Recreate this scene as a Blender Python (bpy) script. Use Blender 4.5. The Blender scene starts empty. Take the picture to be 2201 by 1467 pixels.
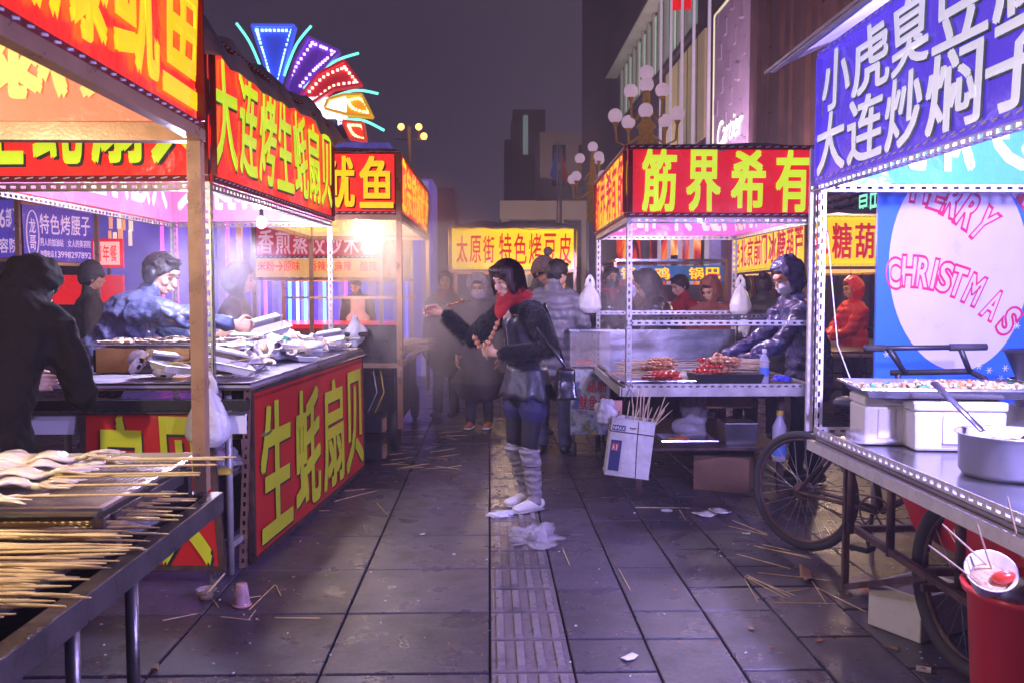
import bpy, bmesh, math, random
from mathutils import Vector, Matrix, noise
R = math.radians; PI = math.pi
random.seed(7)
S = bpy.context.scene
COL = S.collection
# ---------------------------------------------------------------- camera
FPX = 1934.0; CAMH = 1.45
PITCH, YAW = -3.21, -1.436
cd = bpy.data.cameras.new('camera'); cam = bpy.data.objects.new('camera', cd); COL.objects.link(cam)
cam.location = (0, 0, CAMH); cam.rotation_euler = (R(90 + PITCH), 0, R(YAW))
cd.sensor_width = 36; cd.lens = 36 * FPX / 2201; cd.clip_end = 600; cd.clip_start = .05
cd.dof.use_dof = True; cd.dof.focus_distance = 6.0; cd.dof.aperture_fstop = 8.0
S.camera = cam
# ---------------------------------------------------------------- night sky
w = bpy.data.worlds.new('World'); S.world = w; w.use_nodes = True
nt = w.node_tree; nt.nodes.clear()
out = nt.nodes.new('ShaderNodeOutputWorld'); bgn = nt.nodes.new('ShaderNodeBackground'); bg2 = nt.nodes.new('ShaderNodeBackground')
sky = nt.nodes.new('ShaderNodeTexSky'); sky.sky_type = 'NISHITA'; sky.sun_disc = False; sky.sun_elevation = R(-6); sky.sun_rotation = R(200)
add = nt.nodes.new('ShaderNodeAddShader'); nt.links.new(sky.outputs[0], bgn.inputs[0]); bgn.inputs[1].default_value = .05
tc = nt.nodes.new('ShaderNodeTexCoord'); nz = nt.nodes.new('ShaderNodeTexNoise'); nz.inputs['Scale'].default_value = 1.6; nz.inputs['Detail'].default_value = 4
cr = nt.nodes.new('ShaderNodeValToRGB'); cr.color_ramp.elements[0].position = .3; cr.color_ramp.elements[0].color = (.046, .036, .074, 1)
cr.color_ramp.elements[1].position = .75; cr.color_ramp.elements[1].color = (.105, .078, .128, 1)
nt.links.new(tc.outputs['Generated'], nz.inputs['Vector']); nt.links.new(nz.outputs[0], cr.inputs[0]); nt.links.new(cr.outputs[0], bg2.inputs[0]); bg2.inputs[1].default_value = .72
nt.links.new(bgn.outputs[0], add.inputs[0]); nt.links.new(bg2.outputs[0], add.inputs[1]); nt.links.new(add.outputs[0], out.inputs[0])
# ---------------------------------------------------------------- exposure / render
S.view_settings.view_transform = 'Standard'; S.view_settings.look = 'None'; S.view_settings.exposure = 0.15; S.view_settings.gamma = 1
S.view_settings.use_curve_mapping = False
S.render.engine = 'CYCLES'
cy = S.cycles; cy.use_denoising = True; cy.max_bounces = 6; cy.diffuse_bounces = 3; cy.glossy_bounces = 3; cy.transmission_bounces = 4
cy.transparent_max_bounces = 12; cy.volume_bounces = 1; cy.sample_clamp_indirect = 3.0; cy.caustics_reflective = False; cy.caustics_refractive = False
cy.volume_step_rate = 2.0
# ---------------------------------------------------------------- helpers
MW = cam.rotation_euler.to_matrix()
def ray(px, py): return MW @ Vector(((px - 1100.5) / FPX, -(py - 733.5) / FPX, -1))
def at(px, py, Y):
    d = ray(px, py); return Vector((0, 0, CAMH)) + d * (Y / d.y)
def G(px, py, z=0.0):
    d = ray(px, py); return Vector((0, 0, CAMH)) + d * ((z - CAMH) / d.z)
def V(*a): return Vector(a)
def newmesh(name, verts, faces, mats, mi=None, smooth=False):
    me = bpy.data.meshes.new(name); me.from_pydata([tuple(v) for v in verts], [], faces)
    for m in mats: me.materials.append(m)
    if mi: me.polygons.foreach_set('material_index', mi)
    if smooth: me.polygons.foreach_set('use_smooth', [True] * len(me.polygons))
    me.update(); return me
def wmat(o):
    m = Matrix.Translation(o.location) @ o.rotation_euler.to_matrix().to_4x4()
    return wmat(o.parent) @ m if o.parent else m
def link(name, me, parent=None):
    """verts of me are in world space; move them into the parent's frame"""
    o = bpy.data.objects.new(name, me); COL.objects.link(o)
    if parent is not None:
        o.parent = parent; inv = wmat(parent).inverted(); me.transform(inv)
    return o
def tag(o, label=None, cat=None, group=None, kind=None):
    if label: o['label'] = label
    if cat: o['category'] = cat
    if group: o['group'] = group
    if kind: o['kind'] = kind
    return o
def thing(name, label, cat, loc=(0, 0, 0), rz=0, group=None, kind=None):
    o = bpy.data.objects.new(name, None); COL.objects.link(o); o.location = loc; o.rotation_euler = (0, 0, rz); o.empty_display_size = .1
    return tag(o, label, cat, group, kind)
def recenter(o):
    """put a top-level mesh's origin at the middle of its base"""
    me = o.data; xs = [v.co for v in me.vertices]
    c = V((min(v.x for v in xs) + max(v.x for v in xs)) / 2, (min(v.y for v in xs) + max(v.y for v in xs)) / 2, min(v.z for v in xs))
    me.transform(Matrix.Translation(-c)); o.location = c; return o
def copy_tree(o, parent=None, **kw):
    c = o.copy(); COL.objects.link(c)
    if parent: c.parent = parent
    for ch in [x for x in o.children]: copy_tree(ch, c)
    for k, v in kw.items(): c[k] = v
    return c
def frame(o, x, z=V(0, 0, 1)):
    """matrix with origin o, x axis x, up axis z, y = z cross x"""
    x = x.normalized(); z = (z - x * z.dot(x)).normalized(); y = z.cross(x)
    return Matrix(((x.x, y.x, z.x, o[0]), (x.y, y.y, z.y, o[1]), (x.z, y.z, z.z, o[2]), (0, 0, 0, 1)))
class MB:
    def __init__(s): s.v = []; s.f = []; s.mi = []; s.m = 0
    def add(s, vs, fs, M=None):
        b = len(s.v)
        s.v += [M @ Vector(v) for v in vs] if M is not None else [Vector(v) for v in vs]
        s.f += [tuple(b + i for i in f) for f in fs]; s.mi += [s.m] * len(fs); return s
    def box(s, c, d, M=None, top=1.0):
        x, y, z = d[0] / 2, d[1] / 2, d[2] / 2; cx, cy_, cz = c
        vs = [(cx + a * x * (top if k > 0 else 1), cy_ + b * y * (top if k > 0 else 1), cz + k * z) for k in (-1, 1) for a, b in ((-1, -1), (1, -1), (1, 1), (-1, 1))]
        return s.add(vs, [(3, 2, 1, 0), (4, 5, 6, 7), (0, 1, 5, 4), (1, 2, 6, 5), (2, 3, 7, 6), (3, 0, 4, 7)], M)
    def bar(s, p, q, w_, h_, up=V(0, 0, 1)):
        p, q = Vector(p), Vector(q); d = q - p; L = d.length
        if abs(d.normalized().dot(up)) > .98: up = V(1, 0, 0)
        M = frame(p, d, up); return s.box((L / 2, 0, 0), (L, w_, h_), M)
    def loft(s, cs, rs, side=V(1, 0, 0), n=12, cap=True):
        """closed tube through centres cs, radii rs (a number or (a,b))"""
        cs = [Vector(c) for c in cs]; rs = [r if isinstance(r, tuple) else (r, r) for r in rs]; b = len(s.v); k = len(cs)
        for i, c in enumerate(cs):
            t = (cs[min(i + 1, k - 1)] - cs[max(i - 1, 0)]).normalized()
            a = side - t * side.dot(t)
            if a.length < .05: a = V(0, 1, 0) - t * t.y
            a.normalize(); u = t.cross(a)
            for j in range(n):
                th = 2 * PI * j / n; s.v.append(c + a * (rs[i][0] * math.cos(th)) + u * (rs[i][1] * math.sin(th)))
        for i in range(k - 1):
            for j in range(n):
                s.f.append((b + i * n + j, b + i * n + (j + 1) % n, b + (i + 1) * n + (j + 1) % n, b + (i + 1) * n + j)); s.mi.append(s.m)
        if cap:
            s.f.append(tuple(b + j for j in range(n - 1, -1, -1))); s.f.append(tuple(b + (k - 1) * n + j for j in range(n))); s.mi += [s.m] * 2
        return s
    def limb(s, cs, rs, side=V(1, 0, 0), n=12):
        """loft with rounded ends"""
        cs = [Vector(c) for c in cs]; rs = [r if isinstance(r, tuple) else (r, r) for r in rs]
        d0 = (cs[0] - cs[1]).normalized(); d1 = (cs[-1] - cs[-2]).normalized(); r0 = min(rs[0]); r1 = min(rs[-1])
        sc = lambda r, k: (r[0] * k, r[1] * k)
        C = [cs[0] + d0 * r0 * .95, cs[0] + d0 * r0 * .7] + cs + [cs[-1] + d1 * r1 * .7, cs[-1] + d1 * r1 * .95]
        Q = [sc(rs[0], .3), sc(rs[0], .72)] + rs + [sc(rs[-1], .72), sc(rs[-1], .3)]
        return s.loft(C, Q, side, n)
    def ell(s, c, r, M=None, n=12, m=8):
        vs = [(c[0], c[1], c[2] + r[2])]; fs = []
        for i in range(1, m):
            ph = PI * i / m
            for j in range(n):
                th = 2 * PI * j / n; vs.append((c[0] + r[0] * math.sin(ph) * math.cos(th), c[1] + r[1] * math.sin(ph) * math.sin(th), c[2] + r[2] * math.cos(ph)))
        vs.append((c[0], c[1], c[2] - r[2])); e = len(vs) - 1
        for j in range(n):
            fs.append((0, 1 + j, 1 + (j + 1) % n)); fs.append((e, 1 + (m - 2) * n + (j + 1) % n, 1 + (m - 2) * n + j))
            for i in range(m - 2): fs.append((1 + i * n + j, 1 + (i + 1) * n + j, 1 + (i + 1) * n + (j + 1) % n, 1 + i * n + (j + 1) % n))
        return s.add(vs, fs, M)
    def lathe(s, prof, M=None, n=20, a0=0, a1=2 * PI):
        full = abs(a1 - a0 - 2 * PI) < 1e-6; b = []; k = len(prof); nn = n if full else n + 1
        for r, z in prof:
            for j in range(nn):
                th = a0 + (a1 - a0) * j / n; b.append((r * math.cos(th), r * math.sin(th), z))
        fs = [(i * nn + j, i * nn + (j + 1) % nn, (i + 1) * nn + (j + 1) % nn, (i + 1) * nn + j) for i in range(k - 1) for j in range(n)]
        return s.add(b, fs, M)
    def torus(s, c, R_, r, M=None, n=32, m=8, sx=1.0):
        vs = [((R_ + r * math.cos(2 * PI * j / m)) * math.cos(2 * PI * i / n) + c[0], (R_ + r * math.cos(2 * PI * j / m)) * math.sin(2 * PI * i / n) + c[1], sx * r * math.sin(2 * PI * j / m) + c[2]) for i in range(n) for j in range(m)]
        return s.add(vs, [(i * m + j, ((i + 1) % n) * m + j, ((i + 1) % n) * m + (j + 1) % m, i * m + (j + 1) % m) for i in range(n) for j in range(m)], M)
    def poly(s, pts, depth, M=None):
        """prism from 2-D outline (x,z) extruded along +y by depth"""
        n = len(pts); vs = [(p[0], 0, p[1]) for p in pts] + [(p[0], depth, p[1]) for p in pts]
        return s.add(vs, [tuple(range(n)), tuple(range(2 * n - 1, n - 1, -1))] + [(i, i + n, (i + 1) % n + n, (i + 1) % n) for i in range(n)], M)
    def warp(s, fn): s.v = [fn(v) for v in s.v]; return s
    def build(s, name, mats, parent=None, smooth=False, bevel=0):
        if not isinstance(mats, (list, tuple)): mats = [mats]
        me = newmesh(name, s.v, s.f, mats, s.mi, smooth)
        o = link(name, me, parent)
        if bevel:
            b = o.modifiers.new('bevel', 'BEVEL'); b.width = bevel; b.segments = 2; b.limit_method = 'ANGLE'
        if parent is None: recenter(o)
        return o
def remesh(mb, vox, sm=4, disp=None):
    """voxel union of the closed pieces in mb -> MB with one continuous skin"""
    me = newmesh('t', mb.v, mb.f, []); o = bpy.data.objects.new('t', me); COL.objects.link(o)
    m = o.modifiers.new('r', 'REMESH'); m.mode = 'VOXEL'; m.voxel_size = vox
    if sm:
        q = o.modifiers.new('s', 'SMOOTH'); q.iterations = sm; q.factor = .5
    dg = bpy.context.evaluated_depsgraph_get(); dg.update()
    e = bpy.data.meshes.new_from_object(o.evaluated_get(dg))
    r = MB(); r.v = [v.co.copy() for v in e.vertices]
    if disp: r.v = [v.co + v.normal * disp(v.co, v.normal) for v in e.vertices]
    r.f = [tuple(p.vertices) for p in e.polygons]; r.mi = [0] * len(r.f)
    bpy.data.objects.remove(o); bpy.data.meshes.remove(me); bpy.data.meshes.remove(e)
    return r
def join(*mbs):
    r = MB()
    for k, mb in enumerate(mbs):
        r.m = k; r.add(mb.v, mb.f)
    return r
# ---------------------------------------------------------------- materials
def pm(name, col, rough=.6, metal=0, var=.15, scale=6, bump=0, bscale=40, em=0, emc=None, alpha=1, trans=0, coat=0, rvar=.1, spec=.5, dirt=0, wave=None, sheen=0, det=4):
    m = bpy.data.materials.new(name); m.use_nodes = True; n = m.node_tree.nodes; l = m.node_tree.links; b = n['Principled BSDF']
    c = (*col, 1)
    t = n.new('ShaderNodeTexCoord'); tex = n.new('ShaderNodeTexNoise'); tex.inputs['Scale'].default_value = scale; tex.inputs['Detail'].default_value = det
    l.new(t.outputs['Object'], tex.inputs['Vector'])
    mx = n.new('ShaderNodeMix'); mx.data_type = 'RGBA'
    mx.inputs[6].default_value = tuple(min(1, x * (1 - var)) for x in col) + (1,); mx.inputs[7].default_value = tuple(min(1, x * (1 + var)) for x in col) + (1,)
    mr = n.new('ShaderNodeMapRange'); mr.inputs[1].default_value = .3; mr.inputs[2].default_value = .7; l.new(tex.outputs[0], mr.inputs[0]); l.new(mr.outputs[0], mx.inputs[0])
    cs = mx.outputs[2]
    if dirt:
        t2 = n.new('ShaderNodeTexNoise'); t2.inputs['Scale'].default_value = scale * 2.7; t2.inputs['Detail'].default_value = 8; t2.inputs['Roughness'].default_value = .7; l.new(t.outputs['Object'], t2.inputs['Vector'])
        r2 = n.new('ShaderNodeMapRange'); r2.inputs[1].default_value = .55; r2.inputs[2].default_value = .7; r2.inputs[4].default_value = dirt; l.new(t2.outputs[0], r2.inputs[0])
        m2 = n.new('ShaderNodeMix'); m2.data_type = 'RGBA'; m2.inputs[7].default_value = (.05, .035, .025, 1); l.new(r2.outputs[0], m2.inputs[0]); l.new(cs, m2.inputs[6]); cs = m2.outputs[2]
    l.new(cs, b.inputs['Base Color'])
    rr = n.new('ShaderNodeMapRange'); rr.inputs[3].default_value = max(.03, rough - rvar); rr.inputs[4].default_value = min(1, rough + rvar); l.new(tex.outputs[0], rr.inputs[0]); l.new(rr.outputs[0], b.inputs['Roughness'])
    b.inputs['Metallic'].default_value = metal; b.inputs['Specular IOR Level'].default_value = spec
    if coat: b.inputs['Coat Weight'].default_value = coat; b.inputs['Coat Roughness'].default_value = .08
    if sheen: b.inputs['Sheen Weight'].default_value = sheen
    if em:
        b.inputs['Emission Strength'].default_value = em
        if emc: b.inputs['Emission Color'].default_value = (*emc, 1)
        else: l.new(cs, b.inputs['Emission Color'])
    if alpha < 1: b.inputs['Alpha'].default_value = alpha
    if trans: b.inputs['Transmission Weight'].default_value = trans
    if bump or wave:
        bp = n.new('ShaderNodeBump'); bp.inputs['Distance'].default_value = bump or .01
        if wave:
            wv = n.new('ShaderNodeTexWave'); wv.bands_direction = wave[0]; wv.inputs['Scale'].default_value = wave[1]; wv.inputs['Distortion'].default_value = wave[2]; l.new(t.outputs['Object'], wv.inputs['Vector']); l.new(wv.outputs['Fac'], bp.inputs['Height'])
        else:
            bt = n.new('ShaderNodeTexNoise'); bt.inputs['Scale'].default_value = bscale; bt.inputs['Detail'].default_value = 5; l.new(t.outputs['Object'], bt.inputs['Vector']); l.new(bt.outputs[0], bp.inputs['Height'])
        l.new(bp.outputs[0], b.inputs['Normal'])
    return m
def glow(name, col, s): return pm(name, tuple(min(.8, c) for c in col), .4, var=0, em=s, emc=col)
def bann(name, col, em, var=.06): return pm(name, col, .28, var=var, scale=2.5, bump=.035, bscale=3.5, em=em, rvar=.08, coat=.35)
M = {}
M['red'] = bann('red_vinyl', (.66, .018, .014), 1.25)
M['yg'] = bann('yellow_green_print', (.52, .68, .02), 1.0)
M['blk'] = bann('black_print', (.03, .05, .06), .12)
M['yel'] = bann('yellow_print', (.88, .60, .01), .95)
M['yelb'] = bann('yellow_vinyl', (.85, .56, .01), 1.0)
M['redp'] = bann('red_print', (.72, .03, .01), .55)
M['redb'] = bann('bright_red_vinyl', (.64, .010, .014), .85)
M['pur'] = bann('purple_vinyl', (.075, .040, .52), 1.0)
M['lav'] = bann('pale_lavender_print', (.74, .72, .88), .62)
M['ib'] = bann('inner_blue', (.06, .25, .75), .45); M['ibt'] = bann('inner_blue_print', (.45, .65, .95), .35)
M['ip'] = bann('inner_pink', (.78, .20, .40), .30); M['ipt'] = bann('inner_pale_print', (.75, .80, .60), .30); M['ips'] = bann('inner_grey_print', (.35, .45, .7), .2)
M['im'] = bann('inner_magenta', (.65, .12, .45), .45); M['imt'] = bann('inner_cream_print', (.8, .62, .55), .4)
M['iw'] = bann('inner_salmon', (.85, .22, .14), .35); M['iwt'] = bann('inner_orange_print', (.9, .6, .2), .4)
M['io'] = bann('inner_amber', (.9, .55, .25), .5); M['iot'] = bann('inner_yellow_print', (.95, .75, .2), .5)
M['white'] = pm('white_print', (.75, .75, .78), .4, em=.35)
M['hem'] = pm('dark_red_hem', (.22, .01, .012), .5, bump=.002)
M['steel'] = pm('galvanised_steel', (.42, .41, .42), .38, .85, .18, 30, .0006, 200, dirt=.35)
M['pole'] = pm('painted_grey_metal', (.50, .47, .45), .4, .3, .15, 12, .0008, 120, dirt=.35)
M['warmpole'] = pm('aluminium_tube', (.50, .30, .19), .30, .45, .12, 9, .0006, 90)
M['dsteel'] = pm('dark_greasy_steel', (.13, .115, .12), .30, .75, .35, 7, .001, 60, dirt=.5)
M['ssteel'] = pm('stainless_sheet', (.50, .50, .53), .22, .95, .12, 5, .0008, 30, dirt=.15)
M['potm'] = pm('brushed_pot', (.66, .65, .68), .34, .65, .08, 5, .0006, 60, dirt=.1)
M['black'] = pm('black_paint', (.015, .015, .018), .45, bump=.001)
M['rust'] = pm('rusty_frame', (.10, .055, .045), .6, .5, .5, 14, .002, 80, dirt=.6)
M['rubber'] = pm('tyre_rubber', (.035, .030, .028), .75, bump=.002, bscale=90, dirt=.2)
M['foam'] = pm('white_foam', (.80, .76, .74), .7, bump=.001, bscale=120, var=.06, dirt=.12)
M['foamtray'] = pm('foam_tray', (.90, .88, .92), .55, var=.06, bump=.0006, bscale=150)
M['paper'] = pm('white_paper', (.78, .76, .80), .7, bump=.002, bscale=15)
M['card'] = pm('brown_cardboard', (.34, .19, .10), .8, bump=.001, bscale=90, dirt=.2)
M['bamboo'] = pm('bamboo', (.86, .60, .27), .5, var=.25, scale=20)
M['bamboop'] = pm('pale_bamboo', (.66, .50, .33), .5, var=.2, scale=20)
M['tarp'] = pm('dirty_tarpaulin', (.55, .48, .54), .55, var=.35, scale=3, bump=.02, bscale=6, dirt=.4)
M['bag'] = pm('clear_plastic_bag', (.74, .70, .80), .15, var=.1, bump=.02, bscale=16, alpha=.26, spec=1.0)
M['bagw'] = pm('white_plastic_bag', (.80, .78, .88), .3, var=.1, bump=.012, bscale=18, alpha=.92)
M['squid'] = pm('raw_squid', (.84, .68, .55), .22, var=.25, scale=14, bump=.004, bscale=30, coat=.5)
M['meat'] = pm('skewered_meat', (.46, .19, .08), .35, var=.5, scale=60, bump=.004, bscale=120, coat=.3)
M['sausage'] = pm('red_sausage', (.62, .05, .02), .25, var=.2, coat=.5)
M['shell'] = pm('scallop_shell', (.68, .60, .52), .5, var=.3, scale=60, bump=.003, bscale=80)
M['food'] = pm('stewed_jelly', (.62, .42, .22), .3, var=.5, scale=45, bump=.004, bscale=70, coat=.4)
M['carrot'] = pm('orange_food', (.60, .20, .05), .35, var=.4, scale=50)
def text_mb(body, x0, x1, z0, z1, T, bold=.03, off=0.0, gap=.12, shear=0.0):
    """glyphs fitted one by one into cells of the strip x0..x1, z0..z1; T maps (u, v, off) -> world"""
    mb = MB(); n = len(body); cw = (x1 - x0) / n; g = cw * gap / 2; b = bold * .62
    for i, ch in enumerate(body):
        if ch == ' ': continue
        vs, fs = glyph(ch, 0)
        for k, (dx, dy) in enumerate(((-b, -b * .7), (b, -b * .7), (-b, b * .7), (b, b * .7)) if bold > .012 else ((0, 0),)):
            P_ = [(x0 + i * cw + g + (v[0] * (1 - 2 * b) + b + dx) * (cw - 2 * g), z0 + (v[1] * (1 - 1.4 * b) + .7 * b + dy) * (z1 - z0)) for v in vs]
            mb.add([T(u + shear * (v_ - z0), v_, off + k * .0004) for u, v_ in P_], fs)
    return mb
_GL = {}
def glyph(ch, bold):
    k = (ch, bold)
    if k not in _GL:
        c = bpy.data.curves.new('g', 'FONT'); c.body = ch; c.offset = bold; c.resolution_u = 3
        o = bpy.data.objects.new('g', c); COL.objects.link(o); bpy.context.view_layer.update()
        dg = bpy.context.evaluated_depsgraph_get(); me = bpy.data.meshes.new_from_object(o.evaluated_get(dg))
        vs = [(v.co.x, v.co.y) for v in me.vertices]; fs = [tuple(p.vertices) for p in me.polygons]
        x0, x1 = min(v[0] for v in vs), max(v[0] for v in vs); y0, y1 = min(v[1] for v in vs), max(v[1] for v in vs)
        if ch.isascii():
            y0, y1 = (0, .73) if ch not in '-,()' else (-.1, .73)
        W = max(x1 - x0, .12 if not ch.isascii() else .3); cx = (x0 + x1) / 2
        _GL[k] = ([(.5 + (v[0] - cx) / W, (v[1] - y0) / (y1 - y0)) for v in vs], fs)
        bpy.data.objects.remove(o)
    return _GL[k]
def natural_text(body, M4, h, bold=0.0, arc=None):
    """one line of running text, height h, origin at left baseline of frame M4 (x along, z up, -y to viewer)"""
    c = bpy.data.curves.new('g', 'FONT'); c.body = body; c.offset = bold; c.resolution_u = 4
    o = bpy.data.objects.new('g', c); COL.objects.link(o); bpy.context.view_layer.update()
    dg = bpy.context.evaluated_depsgraph_get(); me = bpy.data.meshes.new_from_object(o.evaluated_get(dg))
    mb = MB(); mb.add([(v.co.x * h, 0, v.co.y * h) for v in me.vertices], [tuple(p.vertices) for p in me.polygons], M4)
    bpy.data.objects.remove(o); return mb
def sheet(p, q, z0, z1, seed=0, amp=.006, thick=0.0):
    """returns T(u, v, off): point on a slightly rumpled vertical banner from p to q"""
    p = V(p[0], p[1], 0); q = V(q[0], q[1], 0); d = (q - p).normalized(); nrm = d.cross(V(0, 0, 1))
    def T(u, v, off=0.0):
        a = amp * noise.noise(V(u * 2.3, v * 3.1, seed * 7.3)) * 2
        return p + d * u + V(0, 0, z0 + v) + nrm * (a + off)
    return T, (q - p).length, z1 - z0
def banner(parent, p, q, z0, z1, body, base, ink, shadow=None, inner=None, innerink=None, lay=None, gap=.12, bold=.03, seed=0, hem=True, name='banner', frame_m='steel', label=None, amp=.011, sh=(.012, -.014), shear=0.0):
    T, L, H = sheet(p, q, z0, z1, seed, amp)
    mb = MB(); nu = max(6, int(L / .12)); nv = 6
    def grid(off, flip):
        vs = [T(L * i / nu, H * j / nv, off) for j in range(nv + 1) for i in range(nu + 1)]
        fs = [(j * (nu + 1) + i, j * (nu + 1) + i + 1, (j + 1) * (nu + 1) + i + 1, (j + 1) * (nu + 1) + i) for j in range(nv) for i in range(nu)]
        mb.add(vs, [f[::-1] for f in fs] if flip else fs)
    grid(0, False); mats = [M[base]]
    if inner: mb.m = 1; grid(-.012, True); mats.append(M[inner])
    b = mb.build(name, mats, parent, True)
    if label: b['label'] = label
    lay = lay or (.04, .96, .12, .88)
    if body:
        rows = body if isinstance(body, list) else [(body, lay)]
        for bd, ly in rows:
            a, c_, e, g = ly[0] * L, ly[1] * L, ly[2] * H, ly[3] * H; cw = (c_ - a) / len(bd)
            if cw < .09:
                text_mb(bd, a, c_, e, g, T, bold, .010, gap, shear).build('lettering', M[ink], b)['kind'] = 'stuff'; continue
            for i_, ch in enumerate(bd):
                if ch == ' ': continue
                a0 = a + cw * i_; a1 = a0 + cw
                o = text_mb(ch, a0, a1, e, g, T, bold, .010, gap, shear).build('lettering', M[ink], b)
                if shadow: text_mb(ch, a0 + sh[0], a1 + sh[0], e + sh[1], g + sh[1], T, bold, .005, gap, shear).build('lettering_shadow', M[shadow], b)
                if innerink: text_mb(ch, a0, a1, e, g, T, bold, -.020, gap, shear).build('reverse_print', M[innerink], b)
    if hem:
        h = MB()
        d = (V(*q[:2], 0) - V(*p[:2], 0)).normalized(); n = d.cross(V(0, 0, 1))
        hb_ = [(V(p[0], p[1], zz) + n * .011, V(q[0], q[1], zz) + n * .011) for zz in (z0 + .012, z1 - .012)] + [(V(pp[0], pp[1], z0 + .03) + d * .02 * s_ + n * .011, V(pp[0], pp[1], z1 - .03) + d * .02 * s_ + n * .011) for pp, s_ in ((p, 1), (q, -1))]
        for u_, v_ in hb_: MB().bar(u_, v_, .012, .03).build('hem', M['hem'] if hem is True else M[hem], b)
        st = MB(); k = int(L / .06)
        for i in range(k):
            st.bar(V(p[0], p[1], z0 + .012) + d * (i + .3) * .06 + n * .0195, V(p[0], p[1], z0 + .018) + d * (i + .8) * .06 + n * .0195, .004, .006)
            st.bar(V(p[0], p[1], z1 - .012) + d * (i + .3) * .06 + n * .0195, V(p[0], p[1], z1 - .006) + d * (i + .8) * .06 + n * .0195, .004, .006)
        tag(st.build('lacing', M['paper'] if frame_m == 'steel' else M['pole'], b), kind='stuff')
    return b
def slotted(mb, p, q, da, db, w_=.038, per=.05):
    """slotted angle iron from p to q with flanges along da and db; slots are real holes"""
    p, q = Vector(p), Vector(q); d = q - p; L = d.length; d.normalize(); t = .003
    for a, b_ in ((Vector(da), Vector(db)), (Vector(db), Vector(da))):
        a = a.normalized(); b_ = b_.normalized()
        Mx = Matrix(((d.x, a.x, b_.x, p.x), (d.y, a.y, b_.y, p.y), (d.z, a.z, b_.z, p.z), (0, 0, 0, 1)))
        mb.box((L / 2, w_ * .16, t / 2), (L, w_ * .32, t), Mx); mb.box((L / 2, w_ * .84, t / 2), (L, w_ * .32, t), Mx)
        k = int(L / per)
        for i in range(k + 1):
            x0 = i * per; x1 = min(L, x0 + per * .5)
            if x1 > x0: mb.box(((x0 + x1) / 2, w_ * .5, t / 2), (x1 - x0, w_ * .36, t * .98), Mx)
    return mb
def bulb(label, loc, col, watt, r=.035, em=30, cat='lamp', rad=.05, vis=True):
    t = thing('hanging_lamp', label, cat, loc)
    if vis:
        MB().ell((0, 0, 0), (r, r, r * 1.25), Matrix.Translation(loc), 12, 8).build('bulb', glow('lamp_glow_' + str(len(bpy.data.materials)), col, em), t, True)
        b = MB(); b.loft([V(*loc) + V(0, 0, r * 1.1), V(*loc) + V(0, 0, r * 1.1 + .05)], [.016, .014]); b.loft([V(*loc) + V(0, 0, r * 1.1 + .05), V(*loc) + V(0, 0, .32)], [.004, .004], n=6)
        b.build('socket', M['black'], t, True)
    ld = bpy.data.lights.new('lamp_light', 'POINT'); ld.energy = watt; ld.color = col; ld.shadow_soft_size = rad
    lo = bpy.data.objects.new('lamp_light', ld); COL.objects.link(lo); lo.parent = t; lo.location = (0, 0, -r * 1.25 - rad * 1.05 if vis else 0)
    return t
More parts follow.
